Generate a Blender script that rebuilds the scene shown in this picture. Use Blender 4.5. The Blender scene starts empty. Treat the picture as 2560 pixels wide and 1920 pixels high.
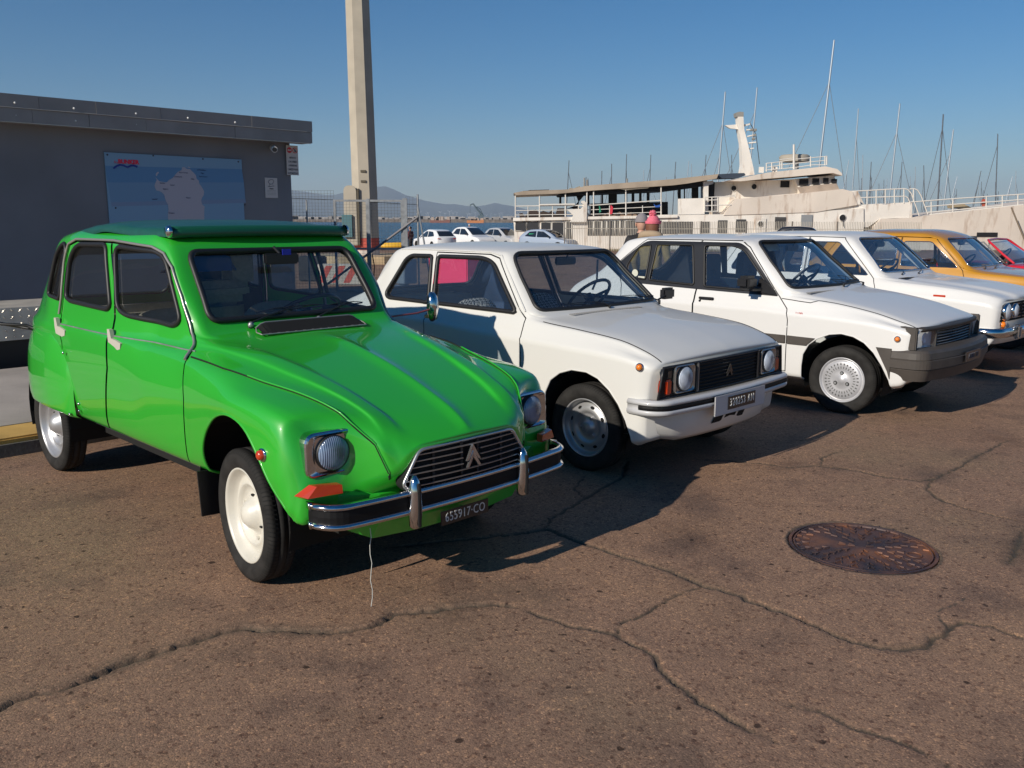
import bpy, bmesh, math, random
import numpy as np
from mathutils import Vector, Matrix, noise
from mathutils.bvhtree import BVHTree
random.seed(7); np.random.seed(7)
R=math.radians; PI=math.pi
SC=bpy.context.scene; COL=SC.collection
# ---------------- camera, light, exposure ----------------
cd=bpy.data.cameras.new('camera'); cam=bpy.data.objects.new('camera',cd); COL.objects.link(cam)
F_PX,CAMH,ROLL,PITCH=2201.7,1.5444,0.0031,math.atan((960-549)/2201.7)
cd.sensor_width=36; cd.sensor_fit='HORIZONTAL'; cd.lens=36*F_PX/2560; cd.clip_start=.05; cd.clip_end=30000
cam.location=(0,0,CAMH)
cam.rotation_mode='QUATERNION'
cam.rotation_quaternion=(Matrix.Rotation(PI/2-PITCH,3,'X')@Matrix.Rotation(ROLL,3,'Z')).to_quaternion()
cd.dof.use_dof=False
SC.camera=cam
SUN_EL,SUN_AZ=R(27),R(45.7)          # direction the light travels: azimuth from +X towards +Y
sv=Vector((math.cos(SUN_EL)*math.cos(SUN_AZ),math.cos(SUN_EL)*math.sin(SUN_AZ),-math.sin(SUN_EL)))
sl=bpy.data.lights.new('sun','SUN'); sl.energy=4.3; sl.angle=R(.53); sl.color=(1,.92,.80)
so=bpy.data.objects.new('sun',sl); COL.objects.link(so); so.rotation_mode='QUATERNION'; so.rotation_quaternion=(-sv).to_track_quat('Z','Y'); so.location=(-30,-30,30)
W=bpy.data.worlds.new('World'); SC.world=W; W.use_nodes=True
wn=W.node_tree.nodes; wl=W.node_tree.links
sky=wn.new('ShaderNodeTexSky'); sky.sky_type='NISHITA'; sky.sun_disc=False; sky.sun_elevation=SUN_EL
sky.sun_rotation=math.atan2(-sv.x,-sv.y); sky.air_density=1.0; sky.dust_density=.05; sky.ozone_density=5.5; sky.altitude=0
bg=wn['Background']; bg.inputs['Strength'].default_value=.052
hs=wn.new('ShaderNodeHueSaturation'); hs.inputs['Saturation'].default_value=1.28; hs.inputs['Value'].default_value=1.38; wl.new(sky.outputs['Color'],hs.inputs['Color']); wl.new(hs.outputs['Color'],bg.inputs['Color'])
SC.view_settings.view_transform='Standard'; SC.view_settings.look='None'; SC.view_settings.exposure=0.08; SC.view_settings.gamma=1.0
SC.view_settings.use_curve_mapping=False

# ---------------- materials ----------------
MATS={}
def mat(name,col=(.5,.5,.5),rough=.5,metal=0,coat=0,coatr=.03,spec=.5,**kw):
    if name in MATS: return MATS[name]
    m=bpy.data.materials.new(name); m.use_nodes=True; b=m.node_tree.nodes['Principled BSDF']
    b.inputs['Base Color'].default_value=(*col,1); b.inputs['Roughness'].default_value=rough; b.inputs['Metallic'].default_value=metal
    b.inputs['Coat Weight'].default_value=coat; b.inputs['Coat Roughness'].default_value=coatr; b.inputs['Specular IOR Level'].default_value=spec
    MATS[name]=m; return m
def nz(m,scale=20,lo=.8,hi=1.2,bump=0,detail=6,bscale=None,rough=None,coord='Object',dist=.002,extra=None):
    """noise variation of base colour, optional bump"""
    nt=m.node_tree; b=nt.nodes['Principled BSDF']; N=nt.nodes.new; L=nt.links.new
    tc=N('ShaderNodeTexCoord'); n=N('ShaderNodeTexNoise'); n.inputs['Scale'].default_value=scale; n.inputs['Detail'].default_value=detail
    L(tc.outputs[coord],n.inputs['Vector'])
    mr=N('ShaderNodeMapRange'); mr.inputs[1].default_value=.3; mr.inputs[2].default_value=.7; mr.inputs[3].default_value=lo; mr.inputs[4].default_value=hi
    L(n.outputs['Fac'],mr.inputs[0])
    c=b.inputs['Base Color'].default_value[:]
    mx=N('ShaderNodeVectorMath'); mx.operation='SCALE'; mx.inputs[0].default_value=c[:3]; L(mr.outputs[0],mx.inputs['Scale']); L(mx.outputs[0],b.inputs['Base Color'])
    if bump:
        n2=N('ShaderNodeTexNoise'); n2.inputs['Scale'].default_value=bscale or scale*3; n2.inputs['Detail'].default_value=4; L(tc.outputs[coord],n2.inputs['Vector'])
        bp=N('ShaderNodeBump'); bp.inputs['Strength'].default_value=bump; bp.inputs['Distance'].default_value=dist; L(n2.outputs['Fac'],bp.inputs['Height']); L(bp.outputs[0],b.inputs['Normal'])
    if rough:
        m2=N('ShaderNodeMapRange'); m2.inputs[3].default_value=rough[0]; m2.inputs[4].default_value=rough[1]; L(n.outputs['Fac'],m2.inputs[0]); L(m2.outputs[0],b.inputs['Roughness'])
    return m
def paint(name,col,coat=1.0,orange=.02):
    m=mat(name,col,.42,0,coat,.035,.5)
    nt=m.node_tree; b=nt.nodes['Principled BSDF']; N=nt.nodes.new; L=nt.links.new
    tc=N('ShaderNodeTexCoord'); n=N('ShaderNodeTexNoise'); n.inputs['Scale'].default_value=3.5; n.inputs['Detail'].default_value=2; L(tc.outputs['Object'],n.inputs['Vector'])
    n3=N('ShaderNodeTexNoise'); n3.inputs['Scale'].default_value=260; L(tc.outputs['Object'],n3.inputs['Vector'])
    ad=N('ShaderNodeMath'); ad.operation='MULTIPLY_ADD'; L(n3.outputs['Fac'],ad.inputs[0]); ad.inputs[1].default_value=.012; L(n.outputs['Fac'],ad.inputs[2])
    bp=N('ShaderNodeBump'); bp.inputs['Strength'].default_value=orange*3; bp.inputs['Distance'].default_value=.006; L(ad.outputs[0],bp.inputs['Height']); L(bp.outputs[0],b.inputs['Coat Normal']); 
    n2=N('ShaderNodeTexNoise'); n2.inputs['Scale'].default_value=6; n2.inputs['Detail'].default_value=7; L(tc.outputs['Object'],n2.inputs['Vector'])
    mr=N('ShaderNodeMapRange'); mr.inputs[1].default_value=.35; mr.inputs[2].default_value=.75; mr.inputs[3].default_value=.012; mr.inputs[4].default_value=.05; L(n2.outputs['Fac'],mr.inputs[0]); L(mr.outputs[0],b.inputs['Coat Roughness'])
    return m
def glassmat(name,tint=(.8,.88,.9),rough=.0,refl=1.0):
    m=bpy.data.materials.new(name); m.use_nodes=True; nt=m.node_tree; nt.nodes.clear(); N=nt.nodes.new; L=nt.links.new
    o=N('ShaderNodeOutputMaterial'); t=N('ShaderNodeBsdfTransparent'); t.inputs[0].default_value=(*tint,1)
    g=N('ShaderNodeBsdfGlossy'); g.inputs['Roughness'].default_value=rough; g.inputs[0].default_value=(refl,refl,refl,1)
    lw=N('ShaderNodeLayerWeight'); lw.inputs[0].default_value=.5; pw=N('ShaderNodeMath'); pw.operation='POWER'; L(lw.outputs['Facing'],pw.inputs[0]); pw.inputs[1].default_value=4.5
    f=N('ShaderNodeMath'); f.operation='MULTIPLY_ADD'; L(pw.outputs[0],f.inputs[0]); f.inputs[1].default_value=.9; f.inputs[2].default_value=.10
    tc=N('ShaderNodeTexCoord'); n=N('ShaderNodeTexNoise'); n.inputs['Scale'].default_value=5; L(tc.outputs['Object'],n.inputs['Vector'])
    bp=N('ShaderNodeBump'); bp.inputs['Strength'].default_value=.12; bp.inputs['Distance'].default_value=.01; L(n.outputs['Fac'],bp.inputs['Height']); L(bp.outputs[0],g.inputs['Normal'])
    d=N('ShaderNodeBsdfDiffuse'); d.inputs[0].default_value=(.5,.48,.44,1)
    m0=N('ShaderNodeMixShader'); m0.inputs[0].default_value=.02; L(t.outputs[0],m0.inputs[1]); L(d.outputs[0],m0.inputs[2])
    mx=N('ShaderNodeMixShader'); L(f.outputs[0],mx.inputs[0]); L(m0.outputs[0],mx.inputs[1]); L(g.outputs[0],mx.inputs[2]); L(mx.outputs[0],o.inputs[0])
    MATS[name]=m; return m
GLASS=glassmat('window_glass',(.82,.88,.91)); LENS=glassmat('lamp_glass',(.9,.95,1.0)); 
BLACK=mat('black_rubber',(.012,.012,.013),.5); PLAST=mat('black_plastic',(.016,.016,.018),.35)
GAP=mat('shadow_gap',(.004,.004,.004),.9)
CHROME=nz(mat('chrome',(.62,.62,.63),.08,1),scale=30,lo=.9,hi=1.05,rough=(.05,.18))
STEEL=nz(mat('galvanised_steel',(.36,.37,.38),.45,.6),scale=12,lo=.75,hi=1.15)
TYRE=nz(mat('tyre_rubber',(.016,.015,.014),.8,spec=.3),scale=14,lo=.7,hi=1.9,bump=.3,dist=.001)
TRIM=nz(mat('dark_interior',(.028,.030,.035),.7),scale=8,lo=.8,hi=1.3)
AMBER=mat('amber_lens',(.80,.20,.01),.15,coat=1); REDL=mat('red_lens',(.55,.03,.02),.15,coat=1)
WHITE=mat('white_enamel',(.78,.78,.75),.4); PLATE=mat('number_plate_black',(.012,.012,.014),.3,coat=.5)
LIGHTG=mat('plate_lettering',(.62,.62,.6),.5)
# ---------------- object helpers ----------------
def P3(p): return (p[0],-p[1],p[2])            # (forward, right, up) -> local axes
def link(name,me,m=None,parent=None,loc=None,smooth=False):
    o=bpy.data.objects.new(name,me); COL.objects.link(o)
    if m is not None and len(me.materials)==0:
        for x in (m if isinstance(m,(list,tuple)) else [m]): me.materials.append(x)
    if parent is not None: o.parent=parent
    if loc is not None: o.location=loc
    if smooth: me.shade_smooth()
    return o
def mesh(name,vs,fs,m=None,parent=None,loc=None,smooth=False,mi=None):
    me=bpy.data.meshes.new(name); me.from_pydata([tuple(v) for v in vs],[],[tuple(f) for f in fs]); me.update()
    o=link(name,me,m,parent,loc,smooth)
    if mi is not None: me.polygons.foreach_set('material_index',mi)
    return o
def tag(o,label=None,cat=None,group=None,kind=None):
    for k,v in (('label',label),('category',cat),('group',group),('kind',kind)):
        if v: o[k]=v
    return o
def empty(name,loc,rz=0,label=None,cat=None,group=None):
    o=bpy.data.objects.new(name,None); COL.objects.link(o); o.location=loc; o.rotation_euler=(0,0,rz); o.empty_display_size=.2
    return tag(o,label,cat,group)
class MB:
    """collects simple shapes into one mesh"""
    def __init__(s): s.v=[]; s.f=[]; s.mi=[]; s.sm=[]
    def add(s,vs,fs,mi=0,sm=False):
        b=len(s.v); s.v+= [tuple(v) for v in vs]; s.f+=[tuple(b+i for i in f) for f in fs]; s.mi+=[mi]*len(fs); s.sm+=[sm]*len(fs)
    def box(s,a,b,mi=0,M=None,bev=0):
        (x0,y0,z0),(x1,y1,z1)=[tuple(min(p,q) for p,q in zip(a,b)),tuple(max(p,q) for p,q in zip(a,b))]
        if bev:
            bm=bmesh.new(); bmesh.ops.create_cube(bm,size=1); 
            for v in bm.verts: v.co=Vector(((x0+x1)/2+v.co.x*(x1-x0),(y0+y1)/2+v.co.y*(y1-y0),(z0+z1)/2+v.co.z*(z1-z0)))
            bmesh.ops.bevel(bm,geom=bm.edges[:],offset=bev,segments=2,affect='EDGES'); bm.verts.index_update()
            vs=[v.co.copy() for v in bm.verts]; fs=[[v.index for v in f.verts] for f in bm.faces]; bm.free()
        else:
            vs=[Vector(p) for p in ((x0,y0,z0),(x1,y0,z0),(x1,y1,z0),(x0,y1,z0),(x0,y0,z1),(x1,y0,z1),(x1,y1,z1),(x0,y1,z1))]
            fs=[(3,2,1,0),(4,5,6,7),(0,1,5,4),(1,2,6,5),(2,3,7,6),(3,0,4,7)]
        if M is not None: vs=[M@v for v in vs]
        s.add(vs,fs,mi)
    def tube(s,pts,r,n=8,mi=0,closed=False,cap=True,sx=1.0):
        pts=[Vector(p) for p in pts]; N=len(pts); rr=r if isinstance(r,(list,tuple)) else [r]*N
        vs=[];up=None
        for i,p in enumerate(pts):
            a=pts[(i-1)%N] if (closed or i>0) else p; b=pts[(i+1)%N] if (closed or i<N-1) else p
            t=(b-a); t=t.normalized() if t.length>1e-9 else Vector((0,0,1))
            if up is None: up=Vector((0,0,1)) if abs(t.z)<.9 else Vector((1,0,0))
            u=(up-t*up.dot(t)); u=u.normalized() if u.length>1e-6 else t.orthogonal().normalized(); w=t.cross(u); up=u
            for k in range(n):
                an=2*PI*k/n; vs.append(p+(u*math.cos(an)*sx+w*math.sin(an))*rr[i])
        fs=[]
        for i in range(N if closed else N-1):
            j=(i+1)%N
            for k in range(n): fs.append((i*n+k,i*n+(k+1)%n,j*n+(k+1)%n,j*n+k))
        s.add(vs,fs,mi,True)
        if cap and not closed: s.add([vs[k] for k in range(n)],[tuple(range(n))[::-1]],mi); s.add([vs[(N-1)*n+k] for k in range(n)],[tuple(range(n))],mi)
    def cyl(s,a,b,r,n=16,mi=0,r2=None): s.tube([a,b],[r,r if r2 is None else r2],n,mi)
    def lathe(s,prof,o=(0,0,0),axis=(0,1,0),n=32,mi=0,sm=True,arc=None):
        """prof: (radius, along) pairs"""
        ax=Vector(axis).normalized(); u=ax.orthogonal().normalized() if abs(ax.z)>.9 else Vector((0,0,1)).cross(ax).normalized(); w=ax.cross(u); o=Vector(o)
        vs=[]
        for (r,h) in prof:
            for k in range(n): an=2*PI*k/n; vs.append(o+ax*h+(u*math.cos(an)+w*math.sin(an))*r)
        fs=[(i*n+k,i*n+(k+1)%n,(i+1)*n+(k+1)%n,(i+1)*n+k) for i in range(len(prof)-1) for k in range(n)]
        s.add(vs,fs,mi,sm)
    def prism(s,poly,h0,h1,axis='Z',mi=0,M=None):
        n=len(poly)
        def c(p,h):
            q={'Z':(p[0],p[1],h),'Y':(p[0],h,p[1]),'X':(h,p[0],p[1])}[axis]; q=Vector(q); return M@q if M is not None else q
        vs=[c(p,h0) for p in poly]+[c(p,h1) for p in poly]
        fs=[tuple(range(n))[::-1],tuple(range(n,2*n))]+[(i,(i+1)%n,n+(i+1)%n,n+i) for i in range(n)]
        s.add(vs,fs,mi)
    def build(s,name,m,parent=None,loc=None,label=None):
        me=bpy.data.meshes.new(name); me.from_pydata(s.v,[],s.f); me.update()
        bm=bmesh.new(); bm.from_mesh(me); bmesh.ops.recalc_face_normals(bm,faces=bm.faces[:]); bm.to_mesh(me); bm.free()
        me.polygons.foreach_set('material_index',s.mi); me.polygons.foreach_set('use_smooth',s.sm)
        o=link(name,me,m,parent,loc)
        if label: o['label']=label
        return o
def flip(v): return (v[0],-v[1],v[2])
def text_mesh(txt,size,name,m,parent,M,sx=1.0,bold=0,ext=.0012,align='CENTER',space=1.0):
    cu=bpy.data.curves.new(name,'FONT'); cu.body=txt; cu.size=size; cu.align_x=align; cu.align_y='CENTER'; cu.extrude=ext; cu.offset=bold; cu.space_character=space; cu.resolution_u=3
    to=bpy.data.objects.new(name,cu); COL.objects.link(to); dg=bpy.context.evaluated_depsgraph_get()
    me=bpy.data.meshes.new_from_object(to.evaluated_get(dg)); bpy.data.objects.remove(to); 
    me.materials.clear(); me.transform(M@Matrix.Diagonal((sx,1,1,1))); me.name=name
    return link(name,me,m,parent)
def fillet(pts,n=5):
    """pts: (x,z,r) -> rounded polygon"""
    out=[];N=len(pts)
    for i,(x,z,r) in enumerate(pts):
        p=Vector((x,z)); a=Vector(pts[i-1][:2]); b=Vector(pts[(i+1)%N][:2])
        if r<=0: out.append((x,z)); continue
        d1=(a-p); d2=(b-p); l=min(r,d1.length*.48,d2.length*.48); s=p+d1.normalized()*l; e=p+d2.normalized()*l
        for k in range(n+1):
            t=k/n; q=s*(1-t)**2+p*2*t*(1-t)+e*t*t; out.append((q.x,q.y))
    return out
def inset(poly,d):
    """offset closed polygon inward by d (ccw or cw)"""
    n=len(poly); A=sum(poly[i][0]*poly[(i+1)%n][1]-poly[(i+1)%n][0]*poly[i][1] for i in range(n)); sg=1 if A>0 else -1
    out=[]
    for i in range(n):
        p=Vector(poly[i]); a=Vector(poly[i-1]); b=Vector(poly[(i+1)%n])
        e1=(p-a); e2=(b-p)
        if e1.length<1e-7 or e2.length<1e-7: out.append(tuple(p)); continue
        e1.normalize(); e2.normalize(); n1=Vector((-e1.y,e1.x))*sg; n2=Vector((-e2.y,e2.x))*sg
        m=n1+n2; m=m/max(m.length_squared,.3)*2 if m.length>1e-6 else n1; out.append(tuple(p+m*d*.5*1.0 if False else p+m*d))
    return [(q[0],q[1]) for q in out]
def inset(poly,d):
    n=len(poly); A=sum(poly[i][0]*poly[(i+1)%n][1]-poly[(i+1)%n][0]*poly[i][1] for i in range(n)); sg=1 if A>0 else -1
    out=[]
    for i in range(n):
        p=Vector(poly[i]); a=Vector(poly[i-1]); b=Vector(poly[(i+1)%n]); e1=(p-a).normalized(); e2=(b-p).normalized()
        n1=Vector((-e1.y,e1.x))*sg; n2=Vector((-e2.y,e2.x))*sg; m=(n1+n2)
        m=m/max(1e-3,m.length); c=max(.35,m.dot(n1)); q=p+m*(d/c); out.append((q.x,q.y))
    return out
def inpoly(x,y,poly):
    c=False;n=len(poly);j=n-1
    for i in range(n):
        xi,yi=poly[i];xj,yj=poly[j]
        if (yi>y)!=(yj>y) and x<(xj-xi)*(y-yi)/(yj-yi)+xi: c=not c
        j=i
    return c
# ---------------- lofted car body ----------------
def pchip(x,Y,q):
    x=np.asarray(x,float); Y=np.asarray(Y,float); h=np.diff(x); d=np.diff(Y,axis=0)/h.reshape(-1,*([1]*(Y.ndim-1)))
    m=np.zeros_like(Y); a=d[:-1];b=d[1:]
    h0=h[:-1].reshape(-1,*([1]*(Y.ndim-1)));h1=h[1:].reshape(-1,*([1]*(Y.ndim-1)))
    w1=2*h1+h0;w2=h1+2*h0
    with np.errstate(divide='ignore',invalid='ignore'):
        hm=(w1+w2)/(w1/a+w2/b)
    m[1:-1]=np.where(a*b>0,hm,0); m[0]=d[0]; m[-1]=d[-1]
    q=np.asarray(q,float); i=np.clip(np.searchsorted(x,q)-1,0,len(x)-2); sh=(-1,)+(1,)*(Y.ndim-1)
    t=((q-x[i])/h[i]).reshape(sh); H=h[i].reshape(sh)
    return (2*t**3-3*t**2+1)*Y[i]+(t**3-2*t**2+t)*H*m[i]+(-2*t**3+3*t**2)*Y[i+1]+(t**3-t**2)*H*m[i+1]
def dense(S,axis,step,soft=False):
    """S array [a,b,3]; resample along axis 0"""
    D=np.linalg.norm(np.diff(S,axis=0),axis=2).mean(1); D=np.maximum(D,1e-4); x=np.concatenate([[0],np.cumsum(D)])
    q=[0.]
    for i in range(len(D)):
        n=max(1,int(math.ceil(D[i]/step))); q+=list(x[i]+D[i]*np.arange(1,n+1)/n)
    return pchip(x,S,q)
class Body:
    def __init__(s,stations,step=.035,cap=(True,True),mirror=True,skin_normals=True):
        S=np.array(stations,float)                 # [station, k, xyz] xyz=(forward,right,up)
        G=dense(S,0,step); G=dense(G.transpose(1,0,2),0,step*.9).transpose(1,0,2)
        if mirror:
            L=G[:,::-1,:][:,1:,:].copy(); L[:,:,1]*=-1; G=np.concatenate([G,L],axis=1)
        s.G=G; nu,nv=G.shape[:2]
        bm=bmesh.new(); vv=[[bm.verts.new(P3(G[i,j])) for j in range(nv)] for i in range(nu)]
        for i in range(nu-1):
            for j in range(nv-1):
                q=[vv[i][j],vv[i][j+1],vv[i+1][j+1],vv[i+1][j]]
                try: bm.faces.new(q)
                except ValueError: pass
        if mirror:
            for side,row in ((0,vv[0]),(1,vv[-1])):
                if cap[side]:
                    h=nv//2
                    for j in range(h):
                        q=[row[j],row[j+1],row[nv-2-j],row[nv-1-j]]
                        q=list(dict.fromkeys(q))
                        try: bm.faces.new(q)
                        except ValueError: pass
        bmesh.ops.remove_doubles(bm,verts=bm.verts[:],dist=1e-5)
        bmesh.ops.recalc_face_normals(bm,faces=bm.faces[:])
        # outward test
        c=sum((f.calc_center_median()-Vector((-1,0,.7))).dot(f.normal)*f.calc_area() for f in bm.faces)
        if mirror and c<0: bmesh.ops.reverse_faces(bm,faces=bm.faces[:])
        bm.normal_update(); bm.verts.index_update(); bm.faces.ensure_lookup_table()
        s.bm=bm
        s.v0=[v.co.copy() for v in bm.verts]; s.n0=[v.normal.copy() for v in bm.verts]
        fs=[];
        for f in bm.faces:
            ids=[v.index for v in f.verts]
            for k in range(1,len(ids)-1): fs.append((ids[0],ids[k],ids[k+1]))
        s.tri=fs; s.bvh=BVHTree.FromPolygons(s.v0,fs)
    def nrm(s,co):
        r=s.bvh.find_nearest(co)
        if r[0] is None: return Vector((0,0,1))
        a,b,c=s.tri[r[2]]; A,B,Cc=s.v0[a],s.v0[b],s.v0[c]; p=r[0]
        v0=B-A;v1=Cc-A;v2=p-A; d00=v0.dot(v0);d01=v0.dot(v1);d11=v1.dot(v1);d20=v2.dot(v0);d21=v2.dot(v1); den=d00*d11-d01*d01
        if abs(den)<1e-14: return s.n0[a]
        v=(d11*d20-d01*d21)/den; w=(d00*d21-d01*d20)/den; n=s.n0[a]*(1-v-w)+s.n0[b]*v+s.n0[c]*w
        return n.normalized() if n.length>1e-6 else s.n0[a]
    def region(s,poly,axis,filt):
        bm=s.bm; I,J={'Y':(0,2),'X':(1,2),'Z':(0,1)}[axis]
        px=[p[0] for p in poly];py=[p[1] for p in poly]; bb=(min(px),max(px),min(py),max(py))
        def box(f):
            xs=[v.co[I] for v in f.verts];ys=[v.co[J] for v in f.verts]; return min(xs),max(xs),min(ys),max(ys)
        cand=[]
        for f in bm.faces:
            if not filt(f.calc_center_median(),f.normal): continue
            b=box(f)
            if b[1]<bb[0] or b[0]>bb[1] or b[3]<bb[2] or b[2]>bb[3]: continue
            cand.append(f)
        n=len(poly)
        for i in range(n):
            a=poly[i];b=poly[(i+1)%n]; dx,dy=b[0]-a[0],b[1]-a[1]
            if math.hypot(dx,dy)<1e-7: continue
            e=1e-4; sb=(min(a[0],b[0])-e,max(a[0],b[0])+e,min(a[1],b[1])-e,max(a[1],b[1])+e)
            sel=[]
            for f in cand:
                q=box(f)
                if not(q[1]<sb[0] or q[0]>sb[1] or q[3]<sb[2] or q[2]>sb[3]): sel.append(f)
            if not sel: continue
            no=Vector((0,0,0)); no[I]=-dy; no[J]=dx; co=Vector((0,0,0)); co[I]=a[0]; co[J]=a[1]
            ss=set(sel); es=set(e_ for f in sel for e_ in f.edges); vs=set(v for f in sel for v in f.verts)
            r=bmesh.ops.bisect_plane(bm,geom=list(vs)+list(es)+sel,dist=1e-6,plane_co=co,plane_no=no.normalized())
            cand=[f for f in cand if f.is_valid and f not in ss]+list({g for g in r['geom'] if isinstance(g,bmesh.types.BMFace) and g.is_valid})
        out=[]
        for f in cand:
            if not f.is_valid: continue
            c=f.calc_center_median()
            if inpoly(c[I],c[J],poly): out.append(f)
        return out
    def boundary(s,faces):
        fs=set(faces); nb={}
        for f in fs:
            for e in f.edges:
                if sum(1 for g in e.link_faces if g in fs)==1:
                    a,b=e.verts; nb.setdefault(a,[]).append(b); nb.setdefault(b,[]).append(a)
        if not nb: return []
        best=[];seen=set()
        for st in list(nb):
            if st in seen: continue
            path=[st];seen.add(st);cur=st
            while True:
                nx=[v for v in nb[cur] if v not in seen]
                if not nx: break
                cur=nx[0];seen.add(cur);path.append(cur)
            if len(path)>len(best): best=path
        return [v.co.copy() for v in best]
    def take(s,faces,off=0,norm=True,delete=True):
        """copies faces to (verts,faces,normals) and deletes them"""
        idx={};vs=[];fs=[]
        for f in faces:
            q=[]
            for v in f.verts:
                if v not in idx: idx[v]=len(vs); vs.append(v.co.copy())
                q.append(idx[v])
            fs.append(q)
        ns=[s.nrm(v) for v in vs]
        if off: vs=[v+n*off for v,n in zip(vs,ns)]
        if delete: bmesh.ops.delete(s.bm,geom=faces,context='FACES')
        return vs,fs,ns
    def part(s,name,faces,m,parent,off=0,delete=True,loc=None):
        vs,fs,ns=s.take(faces,off,delete=delete)
        me=bpy.data.meshes.new(name); me.from_pydata(vs,[],fs); me.update(); me.shade_smooth(); me.normals_split_custom_set_from_vertices(ns)
        return link(name,me,m,parent,loc)
    def finish(s,name,m,parent):
        me=bpy.data.meshes.new(name); s.bm.to_mesh(me); me.update(); me.shade_smooth()
        me.normals_split_custom_set_from_vertices([s.nrm(v.co) for v in me.vertices])
        return link(name,me,m,parent)
    def on(s,p,direction=(0,-1,0),off=0):
        """project point onto the body surface along direction"""
        d=Vector(direction).normalized(); r=s.bvh.ray_cast(Vector(p)-d*3,d)
        if r[0] is None:
            r=s.bvh.find_nearest(Vector(p))
        return r[0]+s.nrm(r[0])*off
def smooth_path(p,step=.01):
    out=[p[0]]
    for q in p[1:]:
        if (q-out[-1]).length>step: out.append(q)
    return out
RIGHT=lambda c,n: c.y<-.2 and abs(n.y)>.35
LEFT=lambda c,n: c.y>.2 and abs(n.y)>.35
def seal(B,bd,r,m,parent,name='window_seal',off=.003,sx=1.0,step=.012):
    p=smooth_path(bd,step)
    if len(p)<4: return None
    if (p[0]-p[-1]).length<step*.6: p.pop()
    p=[q+B.nrm(q)*off for q in p]
    mb=MB(); mb.tube(p,r,6,closed=True); return mb.build(name,m,parent)
def window(B,poly,axis,filt,parent,sealr=.011,sealm=None,glass=None,name='window',off=-.006,inner=True):
    fs=B.region(poly,axis,filt)
    if not fs: print('EMPTY WINDOW',parent.name,name); return None
    bd=B.boundary(fs); g=B.part(name,fs,glass or GLASS,parent,off)
    if sealm is not False: seal(B,bd,sealr,sealm or BLACK,g)
    return g
def lip(B,poly,filt,m,parent,r=.007,name='arch_lip'):
    sg=-1 if filt is RIGHT else 1; zmin=min(p[1] for p in poly)+.005; pts=[]
    for i in range(len(poly)-1):
        a,b=poly[i],poly[i+1]; n=max(1,int(math.hypot(b[0]-a[0],b[1]-a[1])/.012))
        for k in range(n):
            x=a[0]+(b[0]-a[0])*k/n; z=a[1]+(b[1]-a[1])*k/n
            if z<zmin+.01: continue
            h=B.bvh.ray_cast(Vector((x,sg*2,z)),Vector((0,-sg,0)))
            if h[0] is not None and abs(h[0].y)>.45 and (not pts or (h[0]-pts[-1]).length<.09): pts.append(h[0]-B.nrm(h[0])*.004)
    B.take(B.region(poly,'Y',filt))
    mb=MB(); mb.tube(pts,r,6); mb.build(name,m,parent)
def seam(B,poly,filt,parent,w=.007,axis='Y',name='panel_gap'):
    """closed outline -> recessed gap; returns the faces inside the outline"""
    outer=inset(poly,-w/2); inn=inset(poly,w/2)
    B.region(outer,axis,filt); fi=B.region(inn,axis,filt); si=set(fi)
    fo=[f for f in B.region(outer,axis,filt) if f not in si]
    B.part(name,fo,GAP,parent,-.012)
    return fi
def strip(B,line,filt,parent,w=.006,axis='Y',name='panel_gap',depth=-.01,m=None):
    """open outline -> recessed gap"""
    n=len(line); L=[];Rr=[]
    for i in range(n):
        a=Vector(line[max(0,i-1)]);b=Vector(line[min(n-1,i+1)]); t=(b-a).normalized(); q=Vector((-t.y,t.x))*w/2; p=Vector(line[i]); L.append(tuple(p+q)); Rr.append(tuple(p-q))
    fs=B.region(L+Rr[::-1],axis,filt)
    if fs: return B.part(name,fs,m or GAP,parent,depth)
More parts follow.
